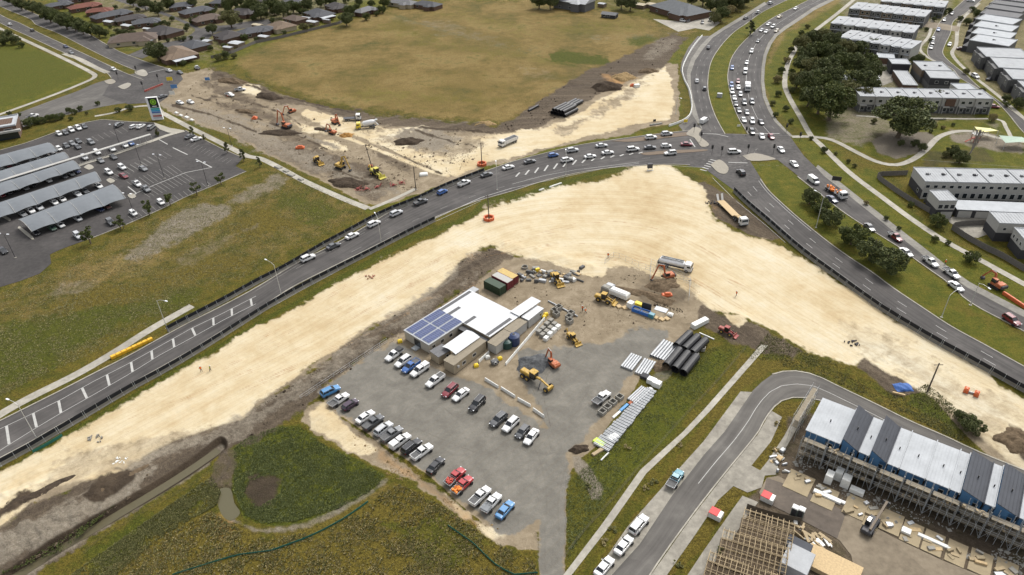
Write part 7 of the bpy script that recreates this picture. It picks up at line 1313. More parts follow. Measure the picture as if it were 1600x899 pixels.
# ---------------------------------------------------------------- materials stacked on the site
def L2(p, s): return [W(*q) for q in p]
def bundle(label, x0, y0, x1, y1, n, r, mat, rows=1, ri=None, name='pipe', group=None, gap=1.05, cat='pipe', z0=0.0):
    "n pipes side by side, lying from pixel 0 to pixel 1 (first pipe), stacked to the right; each pipe is a thing"
    A = W(x0, y0, r); B = W(x1, y1, r); u = (B-A).normalized(); v = Vector((u.y, -u.x, 0)); L = (B-A).length; me = MB().tube((0, 0, 0), (L, 0, 0), r, ri if ri is not None else r*.86, 14).mesh(name, mat); k = 0
    for j in range(rows):
        for i in range(n-j):
            p = A+v*(2*r*gap*(i+j*.5)); o = link(name, me, None, (p.x, p.y, r+z0+j*r*1.72), math.atan2(u.y, u.x)); tag(o, '%s, %s from the left%s' % (label, ORD[k], ''), cat, group); k += 1
PBK = M('pipe_black', (.012, .012, .014), .45, bmp=.3, scale=3); PGR = M('pipe_grey', (.34, .35, .36), .5, .3, var=.15); PCN = M('precast_concrete', D(182, 178, 168), .85, var=.15, world=True)
bundle('large black corrugated pipe in the front stack', 1041, 572, 1062, 547, 3, 1.05, PBK, 1, .95, 'black_pipe', 'large black pipes'); bundle('large black corrugated pipe in the rear stack', 1057, 541, 1078, 521, 3, 1.05, PBK, 1, .95, 'black_pipe', 'large black pipes')
bundle('grey steel pipe in the wide stack beside black pipes', 1017, 556, 1038, 532, 8, .36, PGR, 1, .32, 'grey_pipe', 'grey pipes beside the black pipes'); bundle('black pipe in the stack on the northern dark soil', 862, 176, 882, 166, 5, .8, PBK, 2, .72, 'black_pipe', 'black pipes on the northern soil'); bundle('black pipe of the upper stack on the northern dark soil', 884, 164, 900, 156, 3, .8, PBK, 1, .72, 'black_pipe', 'black pipes on the northern soil')
o = bundle('single thin black pipe on the northern soil strip', 826, 173, 841, 165, 1, .5, PBK, 1, .4, 'black_pipe')
bundle('galvanised beam in the left loose bundle', 971, 573, 987, 553, 5, .3, PGR, 1, .1, 'steel_beam', 'galvanised beams, left bundle', cat='beam'); bundle('galvanised beam in the second loose bundle', 993, 583, 1008, 561, 5, .3, PGR, 1, .1, 'steel_beam', 'galvanised beams, second bundle', cat='beam'); bundle('grey steel section behind the rail stack', 981, 624, 1003, 604, 5, .25, PGR, 1, .05, 'steel_beam', 'steel sections behind the rail stack', cat='beam')
# guardrail rails stacked in a long row
A = W(1018, 612); B = W(940, 700); u = (B-A); Lr = u.length; u.normalize(); v = Vector((-u.y, u.x, 0)); rz = math.atan2(v.y, v.x)
pr = [(-.28, .0), (-.2, .12), (-.08, .12), (0, .02), (.08, .12), (.2, .12), (.28, 0)]; me = MB().loft([[(x, y, z+.0) for y, z in pr]+[(x, y, z-.04) for y, z in pr[::-1]] for x in (-1.6, 1.6)]).mesh('guardrail_bundle', PGR)
for i in range(26):
    t_ = i/25; p = A+u*(Lr*t_)+v*random.uniform(-.15, .15); sc = .75+.45*t_; o = link('guardrail_bundle', me, None, (p.x, p.y, .25), rz+random.uniform(-.04, .04)); o.scale = (sc, 1.2, 2.6); tag(o, 'short galvanised rail bundle, %s from the top in the long slanting row' % ORD[i], 'guardrail', 'galvanised rail bundles')
def boxy(name, label, cat, mat, px, py, a, b, h, tx=0, ty=0, z=0.0, rz=None, c=.08, group=None):
    p = W(px, py); o = MB().cham(-a/2, a/2, -b/2, b/2, z, z+h, c).build(name, mat); o.location = (p.x, p.y, 0); o.rotation_euler = (0, 0, rz if rz is not None else hd(px, py, px+tx, py+ty)); return tag(o, label, cat, group)
def pit(label, px, py, s=1.3, h=.9, rd=False, group=None):
    p = W(px, py); t = MB(); s2 = s/2; w_ = .16
    if rd: t.tube((0, 0, 0), (0, 0, h), s2, s2-w_, 18)
    else: t.box(-s2, s2, -s2, -s2+w_, 0, h).box(-s2, s2, s2-w_, s2, 0, h).box(-s2, -s2+w_, -s2+w_, s2-w_, 0, h).box(s2-w_, s2, -s2+w_, s2-w_, 0, h); t.box(-s2+.02, s2-.02, -s2+.02, s2-.02, 0, .1)
    o = t.build('concrete_pit', PCN); o.location = (p.x, p.y, 0); o.rotation_euler = (0, 0, hd(940, 645, 970, 620)); return tag(o, label, 'concrete pit', group)
for i, (x, y) in enumerate(((941, 646), (949, 638.5), (957.5, 631), (968, 623))): pit('square concrete pit, %s from the bottom beside the white ute' % ORD[i], x, y, 1.5, group='pits beside the white ute')
for i, (x, y) in enumerate(((1085, 548), (1091, 543), (1097, 547))): pit('round concrete ring, %s from the left beside the black pipes' % ORD[i], x, y, 1.6, 1, True, 'rings beside the black pipes')
for i, (x, y) in enumerate(((1071, 571), (1077, 565), (1086, 557))): boxy('concrete_block', 'white concrete block, %s from the left in front of the black pipes' % ORD[i], 'concrete block', PCN, x, y, 1.5, 1.3, 1.0, 20, -15)
for i, (x, y) in enumerate(((866, 489), (873, 484), (869, 494), (889, 499), (892, 493), (890, 505))): pit('open concrete pit, %s of the group above the white blocks' % ORD[i], x, y, 1.5, 1.3)
k = 0
for i in range(4):
    for j in range(3):
        k += 1; boxy('concrete_block', 'pale precast block, %s from the left in row %s right of the cabins' % (ORD[i], ('one', 'two', 'three')[j]), 'concrete block', PCN if k % 3 else WPL, 842+i*6.2+j*5.6, 521-i*6.0+j*5.2, 1.35, 1.1, random.uniform(.8, 1.3), 20, -18, group='precast blocks right of the cabins')
boxy('white_block', 'left white wrapped pack on the gravel beside rail bundles', 'pack', WPL, 1018, 598, 2.0, 1.6, 1.2, 20, 8); boxy('white_block', 'right white wrapped pack on the gravel beside rail bundles', 'pack', WPL, 1026, 603, 2.0, 1.6, 1.3, 20, 8); boxy('rubber_mat_stack', 'dark stack left of the white wrapped packs', 'pack', WDG, 1008, 590, 2.0, 1.6, .7, 20, 8)
boxy('lime_stack', 'lime green plastic stack at the bottom of the rail row', 'pack', M('lime', (.42, .6, .05), .5), 936, 693, 2.6, 1.4, .5, 14, 10); boxy('timber_stack', 'pale timber stack below the lime green stack', 'timber', TMB, 936, 706, 3.6, .8, .4, 20, -12); boxy('timber_stack', 'second timber stack below the lime green stack', 'timber', TMB, 944, 700, 3.2, .7, .35, 20, -12)
boxy('plastic_wrap', 'crumpled white plastic beside the bottom of the rail row', 'plastic sheet', WPL, 958, 684, 2.6, 1.8, .5, 16, -8, c=.24); boxy('wrapped_bar', 'blue wrapped bar beside the white strip of the rail row', 'panel', M('panel_blue', (.06, .22, .45), .5), 975, 638, 2.9, .7, .4, 16, -14); boxy('wrapped_sheet', 'long white panel along the rail row', 'panel', WPL, 966, 646, 4.0, .6, .25, 16, -14); boxy('wrapped_sheet', 'second long white panel near the top of the rail row', 'panel', WPL, 1008, 618, 6.0, .9, .3, 16, -18); boxy('pipe_stub', 'short white pipe lying below the timber stacks', 'pipe', WPL, 945, 714, 2.8, .3, .3, 16, -16, c=.1)
boxy('rust_bars', 'rusty red reinforcing bars between the panels', 'steel bars', M('rust', (.3, .1, .05), .8), 993, 622, 5.5, .8, .3, 16, -16)
boxy('white_container', 'long white lidded trough above the black pipes', 'trough', WPL, 1093, 508, 5.2, 1.5, 1.3, 20, -10); boxy('white_beam', 'thin white beam lying right of the black pipes', 'beam', WPL, 1104, 526, 4.2, .35, .3, 18, 8)
boxy('steel_beam', 'long steel channel above the open pits', 'beam', PGR, 879, 483, 10.5, .35, .4, 40, 21)
# storage behind the loader: tanks, skips
for i, (x, y, c, lab) in enumerate(((947, 455, PCN, 'round grey drum left of the white tank trailer'), (953, 452, PGR, 'grey machine body beside the white tank'))): boxy('plant_unit', lab, 'plant', c, x, y, 2.4, 1.8, 1.7, 20, 8, c=.3)
p = W(968, 459, 1.2); t = thing('tank_trailer', 'long white tank trailer parked beside the yellow loader', 'trailer', (p.x, p.y, 0), hd(958, 455, 978, 463)); part(t, 'tank', MB().cham(-2.8, 2.8, -1.1, 1.1, .7, 2.3, .4), WPL); wheels(t, [-1, .3], 1.1, .4, .25)
boxy('white_box', 'white cube tank beside the yellow bin', 'tank', WPL, 985, 480, 1.5, 1.7, 1.7, 20, 8); boxy('yellow_bin', 'yellow bin between the white cube and black screen', 'bin', M('yellow_sign', (.7, .5, .03), .5), 998, 478, 2.2, 1.3, 1.0, 20, 8); boxy('hoarding_board', 'black upright panel behind the blue skips', 'panel', TRIM, 1010, 483, 2.6, .3, 1.9, 20, 6)
for i, (x, y) in enumerate(((996, 487), (1007, 491))):
    p = W(x, y); t = thing('skip', 'blue open skip, %s of the pair in the yard' % ('left' if i == 0 else 'right'), 'skip', (p.x, p.y, 0), hd(x, y, x+20, y+7)); m = MB(); bl = M('skip_blue', (.03, .13, .42), .5)
    for q in ((-1.4, 1.4, -.8, -.72), (-1.4, 1.4, .72, .8), (-1.4, -1.32, -.8, .8), (1.32, 1.4, -.8, .8)): m.box(*q, .05, 1.05)
    part(t, 'skip_body', m.box(-1.35, 1.35, -.75, .75, .05, .12), bl); part(t, 'load', MB().cham(-1.25, 1.25, -.65, .65, .12, .8, .25), DKL)
boxy('teal_bin', 'dark teal bin right of the blue skips', 'bin', M('teal', (.03, .12, .14), .5), 1018, 496, 1.5, 1.2, 1.2, 20, 8); boxy('grey_sheet', 'flat grey sheet on the weeds behind the blue skips', 'sheet', PGR, 1033, 484, 3.4, 2.0, .15, 20, 6, c=.05); boxy('rubble_bag', 'white rubble bag at the right tip of the storage strip', 'bag', WPL, 1047, 493, 1.5, 1.2, .8, 20, 6, c=.3)
for i, (x, y) in enumerate(((1024, 497), (1034, 500), (1042, 499), (983, 474), (976, 482), (967, 480))): boxy('pallet', 'timber pallet, %s of those along the storage strip' % ORD[i], 'pallet', TIMB, x, y, 1.4, 1.2, .4, 20, 8+i*3)
# yellow bins beside offices
for i, (x, y, lab) in enumerate(((850, 497, 'yellow wheelie bin nearest the white cabin'), (853, 493, 'second yellow bin beside the white cabin'), (625, 535, 'yellow crate at the corner of the solar office'), (744, 573, 'yellow cube marker beside the short white barrier'), (781, 562, 'yellow float above the generator'), (762, 560, 'white gas bottle rack below the tanks'))): boxy('yellow_bin', lab, 'bin', YSG if i < 5 else WPL, x, y, 1.1, .9, .9, 20, -5, c=.25)
p = W(773, 569); t = thing('generator', 'grey generator trailer with white fittings left of the barrier line', 'generator', (p.x, p.y, 0), .4); part(t, 'body', MB().cham(-.9, .9, -.6, .6, .35, 1.2, .12), WGR); part(t, 'hoses', MB().tube((0, -.7, .7), (0, .7, .7), .45, .36, 14), WPL); wheels(t, [0], .7, .3, .15)
# scrap heap beside the containers
for i in range(46):
    x = 812+(i+random.random())*98/46; y = 421+random.random()*22-(x-812)*.02; c = random.choice((PCN, PGR, WPL, DKL, TIMB, WGR, PCN, YSG if random.random() < .4 else WGR)); boxy('scrap_item', 'piece of %s scrap, %s from the left in the heap beside the containers' % ({'precast_concrete': 'concrete', 'pipe_grey': 'grey steel', 'white_plastic': 'white plastic', 'tray_floor': 'dark steel', 'timber': 'timber', 'wall_grey': 'grey', 'yellow_sign': 'yellow'}.get(c.name.split('.')[0], 'grey'), ORD[i]), 'scrap', c, x, y, random.uniform(.6, 2.4), random.uniform(.3, 1.2), random.uniform(.3, 1.1), 20, random.uniform(-14, 14), c=.1, group='scrap heap beside the containers')
pit('white concrete ring lying at the left of the scrap heap', 820, 419, 1.9, .6, True)
for i, (x, y, r) in enumerate(((800, 437, .5), (804, 441, .45), (797, 443, .4), (808, 436, .4))): boxy('drum', 'dark drum, %s in front of the maroon containers' % ORD[i], 'drum', TRIM if i % 2 else PGR, x, y, r*2, r*2, 1.0, 20, 3)
def heap(label, x, y, a, b, h, mat, rz=0.0, name='spoil_heap', seed=0):
    "earth heap with an uneven surface"
    p = W(x, y); n = 30; vs = []; fs = []; r = np.random.RandomState(seed+3)
    ph = r.uniform(0, 6.28, 6)
    for i in range(n+1):
        for j in range(n+1):
            u_, v_ = i/n*2-1, j/n*2-1; d = math.hypot(u_, v_); z = h*max(0, 1-d*d)**.8*(1+.22*math.sin(3*u_+ph[0])*math.cos(4*v_+ph[1])+.12*math.sin(9*u_+ph[2]+5*v_)); k = 1+.12*math.sin(5*math.atan2(v_, u_)+ph[3]); vs.append((u_*a*k, v_*b*k, z-.05*(1 if d > .9 else 0)+r.uniform(-.07, .07)*h))
    fs = [(i*(n+1)+j, (i+1)*(n+1)+j, (i+1)*(n+1)+j+1, i*(n+1)+j+1) for i in range(n) for j in range(n)]; o = MB().add(vs, fs).build(name, mat, None, True); o.location = (p.x, p.y, 0); o.rotation_euler = (0, 0, rz); tag(o, label, 'heap')
def soilm(name, c):
    m, nt, b = newmat(name); P = N(nt, 'NewGeometry').outputs['Position']; n = noise(nt, P, 1.4, 7, .72); nt.links.new(ramp(nt, n, [(.35, tuple(x*.6 for x in c)), (.65, tuple(x*1.35 for x in c))]), b.inputs['Base Color']); b.inputs['Roughness'].default_value = .95; b.inputs['Specular IOR Level'].default_value = .1; bump(nt, b, noise(nt, P, 5, 5, .7), .9, .25); return m
SDK = soilm('soil_dark', D(92, 80, 68)); SBR = soilm('soil_brown', D(134, 116, 94)); SGV = soilm('blue_gravel', D(118, 120, 122)); STN = soilm('soil_tan', D(190, 162, 118)); SOR = soilm('soil_orange', D(206, 156, 92))
for i, a in enumerate((('blue-grey gravel heap beside the red excavator', 836, 570, 5, 3.6, 1.6, SGV, .3), ('brown spoil heap below the water truck', 1035, 447, 5.5, 3.5, 1.3, SBR, .2), ('long dark trench spoil left of the orange mesh', 1010, 462, 9, 2.2, .7, SBR, -.5), ('dark spoil heap on the northern sand road', 948, 138, 8, 5, 2.6, SDK, .3), ('tan spoil heap behind the dark northern heap', 972, 123, 7, 4.5, 2.2, STN, .4), ('brown heap at the tip of the dark northern strip', 1012, 112, 5, 3, 1.4, SBR, .2), ('jagged dark heap at the middle of the northern sand', 638, 222, 6, 3.6, 1.4, SDK, .1), ('brown spoil beside the yellow excavator', 545, 287, 8, 4, 1.3, SDK, -.4), ('orange sand heap right of the low excavator', 541, 212, 2.8, 2, 1.0, SOR, 0), ('tan heap by the paddock corner', 757, 196, 5, 3, 1.4, STN, .2), ('long dark heap at the far end of the earthworks', 362, 128, 9, 3, 1.6, SBR, -.4), ('dark heap between the far excavators', 420, 152, 8, 3.5, 1.5, SDK, -.5), ('dark heap under the large orange excavator', 437, 208, 9, 3, .9, SDK, -.1), ('brown heap at the right edge beside the track', 1592, 692, 5, 4, 1.6, SBR, 0), ('dark mulch heap on the sand in the lower left', 165, 765, 9, 2.2, .5, SBR, .75), ('reddish soil heap at the left edge of the sand', 25, 790, 11, 3.0, .6, SDK, .7), ('small tan stockpile behind the rail bundles', 1035, 572, 3, 2, .8, SBR, .3), ('brown leaf heap beside the access road', 905, 702, 2.2, 1.2, .6, SDK, .2), ('trench spoil beside the small orange excavator', 505, 203, 5, 1.6, .7, SDK, -.4), ('dark ridge of soil at the end of the north trench', 385, 175, 6, 2, 1, SBR, -.4))): heap(*a, seed=i)
# building-site pads and materials, lower right
PADM = M('brick_pad', D(196, 178, 144), .9, world=True, var=.18, scale=.5)
pads = ((1229, 745, 1268, 765), (1272, 768, 1306, 786), (1322, 780, 1352, 806), (1352, 804, 1376, 816), (1378, 806, 1408, 828), (1409, 826, 1440, 842), (1442, 842, 1474, 856), (1478, 858, 1510, 872), (1514, 872, 1550, 888), (1554, 888, 1590, 902))
for i, (x0, y0, x1, y1) in enumerate(pads):
    A, B = W(x0, y0), W(x1, y1); u = TU; Lp = (B-A).dot(TU)*.96; c = (A+B)/2; o = MB().cham(-Lp/2, Lp/2, -2.7, 2.7, 0, .16, .03).build('driveway_slab', PADM); o.location = (c.x, c.y, 0); o.rotation_euler = (0, 0, TRZ); tag(o, 'tan driveway slab, %s from the left along the court' % ORD[i], 'slab', 'driveway slabs along the court')
    r = random.Random(i)
    for j in range(4): q = c+TU*r.uniform(-Lp*.4, Lp*.4)+TV*r.uniform(-2.2, 2.2); o = MB().cham(-r.uniform(.3, 1.1), r.uniform(.3, 1.1), -r.uniform(.15, .5), r.uniform(.15, .5), .16, .16+r.uniform(.1, .5), .04).build('building_material', r.choice((TMB, PCN, PGR, TIMB, PADM))); o.location = (q.x, q.y, 0); o.rotation_euler = (0, 0, TRZ+r.uniform(-1, 1)); tag(o, '%s loose piece on the driveway slab %s from the left' % (ORD[j], ORD[i]), 'building material', 'loose materials on the driveway slabs')
for i, (x, y, a, b, h) in enumerate(((1294, 752, 2.0, 1.4, 2.3), (1309, 747, 1.8, 1.4, 2.3), (1320, 758, 2.0, 1.6, 2.3), (1338, 770, 2.6, 1.3, 1.0), (1292, 777, 5.2, 1.0, .5), (1303, 780, 4.2, .8, .4), (1415, 832, 1.6, 1.4, .7), (1457, 846, 5, .8, .4), (1470, 852, 4, .6, .3))): o = boxy('white_pack', 'white wrapped building pack, %s from the left in front of the scaffold' % ORD[i], 'pack', WPL, x, y, a, b, h, rz=TRZ+(1.57 if i < 3 else 0), group='white packs before the scaffold')
TLT = M('toilet_green', (.10, .12, .11), .5)
for i, (x, y) in enumerate(((1240, 804), (1250, 807))):
    p = W(x, y); t = thing('portable_toilet', 'portable toilet with white roof, %s of the pair' % ('left' if i == 0 else 'right'), 'portable toilet', (p.x, p.y, 0), TRZ); part(t, 'cabin', MB().cham(-.55, .55, -.55, .55, 0, 2.1, .05), TLT); part(t, 'roof', MB().cham(-.6, .6, -.6, .6, 2.1, 2.3, .12), WPL); part(t, 'door', MB().box(-.4, .4, -.6, -.56, .1, 2.0), WDG)
for i, (x, y, lab) in enumerate(((1199, 781, 'red and white skip cover beside the court entrance'), (1118, 807, 'red and white rubbish cage on the grass verge'))):
    p = W(x, y); t = thing('rubbish_cage', lab, 'rubbish cage', (p.x, p.y, 0), TRZ); part(t, 'cage', MB().cham(-1.2, 1.2, -.9, .9, 0, 1.2, .05), WPL); part(t, 'cover', MB().cham(-1.22, .5, -.92, .92, 1.2, 1.32, .04), M('cover_red', (.45, .04, .04), .6)); part(t, 'side_sheet', MB().box(-1.26, -1.2, -.9, .9, .1, 1.1), M('cover_red', (.45, .04, .04), .6))
boxy('roof_sheet_stack', 'blue-white roof sheet on the frame at the bottom edge', 'roof sheet', RLG, 1242, 888, 4.6, 5.0, 2.9, rz=TRZ, c=.05); boxy('roof_sheet_stack', 'dark grey roof sheet above the pale sheet', 'roof sheet', RDG, 1244, 866, 4.2, 2.6, 2.8, rz=TRZ, c=.05); boxy('timber_deck', 'brown decked frame at the bottom edge beside soil', 'deck', TIMB, 1300, 888, 9, 5, 1.0, rz=TRZ, c=.05)
for i in range(22):
    x = 1240+(i+random.random())*60/22; y = 822+(x-1240)*.45+random.uniform(-6, 16); boxy('timber_offcut', 'pale timber offcut, %s from the left on the pile beside the frames' % ORD[i], 'timber', TMB if i % 3 else WPL, x, y, random.uniform(.8, 2.6), random.uniform(.2, .7), random.uniform(.15, .6), random.uniform(-20, 20), 12, c=.04, group='timber offcuts beside the frames')
for i in range(14):
    x = 1205+(i+random.random())*26/14; y = 722+random.uniform(-18, 16); boxy('rubble', 'rubble piece, %s from the left on the waste at the scaffold end' % ORD[i], 'rubble', random.choice((PCN, WPL, PGR, TIMB)), x, y, random.uniform(.4, 1.8), random.uniform(.3, 1), random.uniform(.2, .8), 10, random.uniform(-14, 14), c=.08, group='waste at the scaffold end')
# tarpaulin and small right-hand items
p = W(1411, 606); n = 10; vs = [(u_*2.0, v_*1.4, .7*max(0, 1-u_*u_)*max(0, 1-v_*v_)**.5+.1*math.sin(7*u_+4*v_)+.06) for u_ in [i/n*2-1 for i in range(n+1)] for v_ in [j/n*2-1 for j in range(n+1)]]; o = MB().add(vs, [(i*(n+1)+j, (i+1)*(n+1)+j, (i+1)*(n+1)+j+1, i*(n+1)+j+1) for i in range(n) for j in range(n)]).build('tarpaulin', M('tarp_blue', (.03, .09, .28), .7)); o.location = p; tag(o, 'blue tarpaulin over a heap left of the power pole', 'tarpaulin')
for i, (x, y) in enumerate(((1509, 612), (1525, 618))): boxy('orange_drum', 'orange barrier drum, %s of the pair on the gravel track' % ('left' if i == 0 else 'right'), 'barrier', ORG2, x, y, 1.0, 1.4, 1.2, 8, 3, c=.3)
boxy('barrier_trestle', 'grey frame joining the two orange drums', 'frame', PGR, 1517, 615, 2.2, .3, .5, 20, 6); boxy('trough', 'timber trough lying beside the blue tarpaulin', 'trough', TIMB, 1404, 617, 2.6, .5, .5, 20, 5)
# bits near the roads
p = W(1010, 256); t = thing('field_sign', 'dark box on white legs at the top of the sandy area', 'sign', W(1015, 266), .1); part(t, 'box', MB().cham(-.9, .9, -.5, .5, .9, 2.6, .05), DST); part(t, 'legs', MB().box(-.9, -.7, -.5, -.3, 0, .9).box(.7, .9, -.5, -.3, 0, .9).box(-1.2, 1.2, -.8, -.5, 0, .25), WPL)
for i, (x, y, a, lab) in enumerate(((868, 290, 5.5, 'long white pipe lying on the grass below the main road'), (846, 297, 2.2, 'short white pipe piece beside the long one'))): boxy('white_pipe', lab, 'pipe', WPL, x, y, a, .5, .45, 20, -7, c=.15)
boxy('silt_roll', 'grey-white silt roll beside the northern road shoulder', 'roll', PCN, 1025, 195, 5.5, .8, .6, 20, -3, c=.2); boxy('white_bags', 'pile of white bags at the grass verge corner', 'bags', WPL, 662, 274, 3.0, 2.0, .9, 20, -2, c=.35); boxy('white_box', 'white box van body on the northern sand', 'box', WPL, 995, 136, 2.6, 1.6, 1.3, 20, -3)
for i, (x, y, w_) in enumerate(((435, 262, 3), (447, 268, 2.4), (455, 274, 3), (470, 281, 2.2), (276, 177, 2), (283, 181, 2), (292, 184, 2.4), (300, 188, 2))): boxy('rubble_bag', 'white rubble pile, %s of the lumps along the footpath' % ORD[i], 'rubble', WPL if i > 3 else PCN, x, y, w_, w_*.6, .5, 20, 8, c=.22)
for i, (x, y) in enumerate(((1141, 152+0), )): boxy('sign_trailer', 'grey message trailer in the northern median', 'trailer', PGR, 1124, 152, 2.2, 1.4, 1.8, 20, 2)
# people: small figures built as one continuous body each
def person(label, px, py, rz, shirt, pants, bend=0.0, stride=.25):
    loc = W(px, py); t = thing('person', label, 'person', (loc.x, loc.y, .02), rz)
    J = {'pel': (0, 0, .95), 'che': (.12*bend, 0, 1.32-.1*bend), 'nek': (.3*bend, 0, 1.5-.15*bend), 'hed': (.38*bend, 0, 1.64-.16*bend), 'top': (.4*bend, 0, 1.76-.16*bend), 'lh': (0, .1, .9), 'lk': (stride*.5, .11, .5), 'la': (stride*.6, .12, .07), 'lt': (stride*.6+.2, .13, .04), 'rh': (0, -.1, .9), 'rk': (-stride*.2, -.11, .5), 'ra': (-stride, -.12, .09), 'rt': (-stride+.2, -.13, .04), 'ls': (.22*bend, .2, 1.43-.12*bend), 'le': (.2*bend+.02, .29, 1.15), 'lw': (.25, .28, .95), 'lf': (.31, .27, .87), 'rs': (.22*bend, -.2, 1.43-.12*bend), 're': (.2*bend+.02, -.29, 1.15), 'rw': (.2, -.28, .94), 'rf': (.26, -.27, .86)}
    E_ = [('pel', 'che'), ('che', 'nek'), ('nek', 'hed'), ('hed', 'top'), ('pel', 'lh'), ('lh', 'lk'), ('lk', 'la'), ('la', 'lt'), ('pel', 'rh'), ('rh', 'rk'), ('rk', 'ra'), ('ra', 'rt'), ('che', 'ls'), ('ls', 'le'), ('le', 'lw'), ('lw', 'lf'), ('che', 'rs'), ('rs', 're'), ('re', 'rw'), ('rw', 'rf')]
    R = {'pel': .15, 'che': .17, 'nek': .065, 'hed': .1, 'top': .07, 'lh': .1, 'rh': .1, 'lk': .07, 'rk': .07, 'la': .05, 'ra': .05, 'lt': .04, 'rt': .04, 'ls': .075, 'rs': .075, 'le': .05, 're': .05, 'lw': .035, 'rw': .035, 'lf': .035, 'rf': .035}
    ks = list(J); me = bpy.data.meshes.new('body'); me.from_pydata([J[k] for k in ks], [(ks.index(a), ks.index(b)) for a, b in E_], []); o = link('body', me, t); md = o.modifiers.new('skin', 'SKIN'); 
    for k, v_ in zip(ks, me.skin_vertices[0].data): v_.radius = (R[k], R[k]); v_.use_root = (k == 'pel')
    o.modifiers.new('sub', 'SUBSURF').render_levels = 1; me.materials.append(pants)
    v = MB().loft([[(x0+math.cos(a)*.19*s*.75, math.sin(a)*.24*s, z) for a in [2*math.pi*i/12 for i in range(12)]] for x0, s, z in ((0, .85, .9), (.03*bend, .95, 1.1), (.15*bend, 1.02, 1.35-.1*bend), (.24*bend, .8, 1.48-.13*bend))]); part(t, 'vest', v, shirt)
    h = J['hed']; part(t, 'hard_hat', MB().loft([[(h[0]+math.cos(a)*.14*s, math.sin(a)*.13*s, z) for a in [2*math.pi*i/12 for i in range(12)]] for s, z in ((1.15, h[2]+.04), (1, h[2]+.07), (.8, h[2]+.15), (.3, h[2]+.19))]), WPL)
HV = M('hi_vis_orange', (.75, .16, .02), .7); HY = M('hi_vis_yellow', (.55, .6, .04), .7); NP = M('work_trousers', (.03, .035, .06), .9)
person('worker in orange vest and white hat standing alone on the lower left sand', 315, 581, 2.4, HV, NP, .2); person('worker in dark trousers beside a marker on the lower left sand', 329, 580, .5, HY, NP, .5); person('worker in orange vest on the sand left of the water truck', 950, 403, 1.2, HV, NP); person('worker in orange vest standing in the open yard, left of two', 910, 486, 1.0, HV, NP); person('worker in orange vest bending in the open yard, right of two', 915, 490, 2.6, HV, NP, .6); person('worker in orange vest on the verge beside the tray utes', 1476, 414, .8, HV, NP); person('worker in orange vest on the sandy ground at the gravel track bend', 1150, 463, .4, HV, NP)
# survey marks on the sand
for i, (x, y, lab) in enumerate(((576, 434, 'orange and grey survey markers on the sand below the main road'), (150, 686, 'small frame of markers on the lower left sand'), (185, 722, 'white and purple drum on the lower left sand'), (1332, 537, 'dark crate of markers on the right sand'), (1110, 317, 'dark stones on the sand near the low loader'))):
    mb = MB(); rr = random.Random(i)
    for k in range(14): mb.cbox((rr.uniform(-1.8, 1.8), rr.uniform(-1, 1), .15), (rr.uniform(.15, .7), rr.uniform(.1, .3), rr.uniform(.15, .5)), rr.uniform(0, 3))
    o = mb.build('survey_markers', (M('marker_rust', (.3, .16, .1), .8), PCN, WPL, WDG, WDG)[i]); o.location = W(x, y); tag(o, lab, 'markers')
# playground
p = W(1522, 222); t = thing('playground', 'small playground tower with slide in the park', 'playground', (p.x, p.y, 0)); part(t, 'tower', MB().box(-1, 1, -1, 1, 1.5, 1.65).bar((-1, -1, 0), (-1, -1, 3.2), .08).bar((1, -1, 0), (1, -1, 3.2), .08).bar((1, 1, 0), (1, 1, 3.2), .08).bar((-1, 1, 0), (-1, 1, 3.2), .08), M('play_red', (.3, .06, .03), .6)); part(t, 'roof', MB().loft([[(-1.3, -1.3, 3.2), (1.3, -1.3, 3.2), (1.3, 1.3, 3.2), (-1.3, 1.3, 3.2)], [(-.1, -.1, 4.1), (.1, -.1, 4.1), (.1, .1, 4.1), (-.1, .1, 4.1)]]), WPL); part(t, 'slide', MB().beam((-1, 0, 1.6), (-3.6, 0, .2), .6, .1), M('play_red', (.3, .06, .03), .6))
for x, y, mt, lab, a in ((1540, 203, M('sail_yellow', (.62, .58, .26), .7), 'pale yellow shade sail over the playground edge', 3.6), (1586, 218, M('sail_green', (.26, .34, .27), .7), 'pale green shade roof at the right edge of the playground', 5)):
    p = W(x, y, 3); t = thing('shade_sail', lab, 'shade sail', (p.x, p.y, 0)); part(t, 'sail', MB().add([(-a, -a*.5, 2.8), (a, -a*.6, 3.4), (a*.8, a*.5, 2.8), (-a*.9, a*.6, 3.5)], [(0, 1, 2, 3)]), mt); part(t, 'posts', MB().bar((-a, -a*.5, 0), (-a, -a*.5, 2.9), .08).bar((a, -a*.6, 0), (a, -a*.6, 3.5), .08).bar((a*.8, a*.5, 0), (a*.8, a*.5, 2.9), .08).bar((-a*.9, a*.6, 0), (-a*.9, a*.6, 3.6), .08), STL)
o = MB().beam((0, 0, .35), (6, 0, .35), .5, .5).build('rock_edge', PCN); o.location = W(1455, 188); tag(o, 'low pale retaining edge before the park terrace lawn', 'edging')
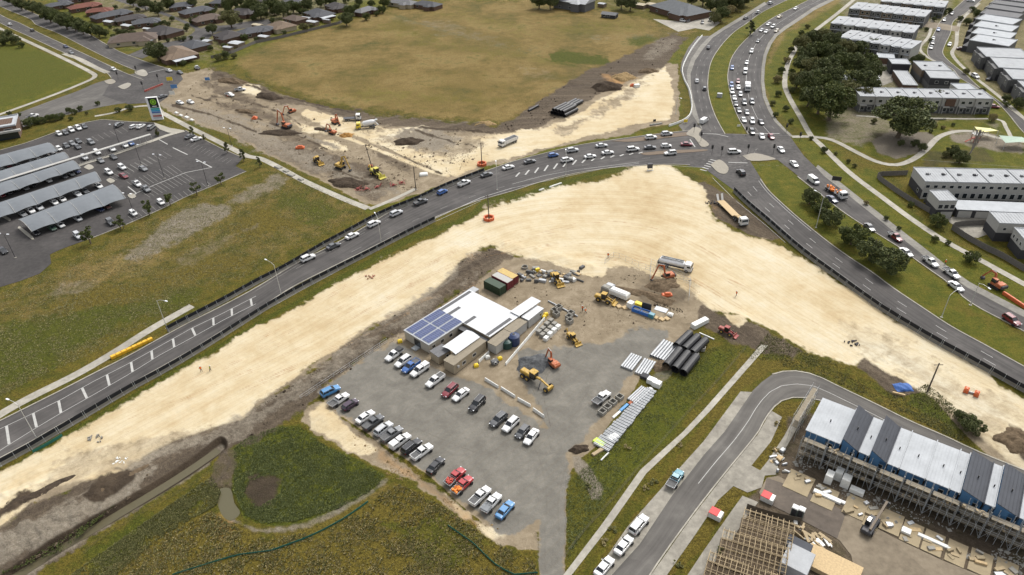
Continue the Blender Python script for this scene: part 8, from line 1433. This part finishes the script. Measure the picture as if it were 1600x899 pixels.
# loose clods, stones and debris on the churned ground
STN2 = soilm('soil_rubble', D(146, 130, 110))
def clods(name, label, poly, n, mat, s0, s1):
    P = np.array(PX(poly), float); x0, y0 = P.min(0); x1, y1 = P.max(0); a = rg.uniform(x0, x1, n*4); b = rg.uniform(y0, y1, n*4); ins = np.zeros(len(a), bool)
    for i in range(len(P)):
        xa, ya = P[i]; xb, yb = P[(i+1) % len(P)]
        if ya != yb: ins ^= ((ya > b) != (yb > b)) & (a < (xb-xa)*(b-ya)/(yb-ya)+xa)
    a = a[ins][:n]; b = b[ins][:n]; X, Y = WN(a, b); k = vnoise(X*.3, Y*.3, 33); ok = k > .45; X = X[ok]; Y = Y[ok]; m = MB()
    for x, y in zip(X, Y):
        s = rg.uniform(s0, s1)*(1+2*(rg.rand() < .06)); t = rg.uniform(0, 3); c, d_ = math.cos(t)*s, math.sin(t)*s*.8; h = s*rg.uniform(.5, 1.1); m.add([(x+c, y+d_, 0), (x-d_, y+c, 0), (x-c, y-d_, 0), (x+d_, y-c, 0), (x+.2*s, y, h)], [(0, 1, 4), (1, 2, 4), (2, 3, 4), (3, 0, 4)])
    o = m.build(name, mat); kind(o, 'stuff'); o['label'] = label; o['category'] = 'clods'
clods('soil_clods', 'dark clods on the soil band beside the sand', "768,384 765,425 700,476 620,530 545,580 500,606 470,640 400,680 350,700 300,700 400,640 500,570 620,490 700,442 725,405", 3500, SDK, .06, .18); clods('sand_lumps', 'pale lumps along the edges of the sandy road', "480,640 510,630 600,700 700,770 790,835 760,840 660,780 560,710", 1500, STN, .05, .16)
clods('rubble_field', 'broken soil and rubble over the northern earthworks', "330,108 480,162 640,200 780,208 740,250 700,280 600,315 480,265 320,195 260,165", 6000, STN2, .07, .26); clods('soil_clods', 'dark clods on the strip above the northern sand', "778,198 870,140 950,100 1050,56 1060,80 960,135 870,186 800,210", 2500, SDK, .07, .2); clods('yard_rubble', 'scattered stones over the works yard', "770,440 800,405 920,432 1000,420 1080,450 1100,480 1060,510 960,520 860,540 830,500", 2500, STN2, .04, .14); clods('mud_clods', 'dug clods around the orange excavator', "990,430 1070,430 1095,455 1075,490 1020,480 985,460", 1800, SDK, .06, .2); clods('drain_rubble', 'pale rubble on the bank above the drain', "0,840 90,790 200,740 250,740 180,795 60,870 0,899", 2500, STN2, .05, .2); clods('site_rubble', 'rubble on the ground below the scaffolds', "1230,700 1320,750 1450,810 1600,870 1600,899 1500,870 1380,815 1240,740", 2500, PCN, .05, .25)
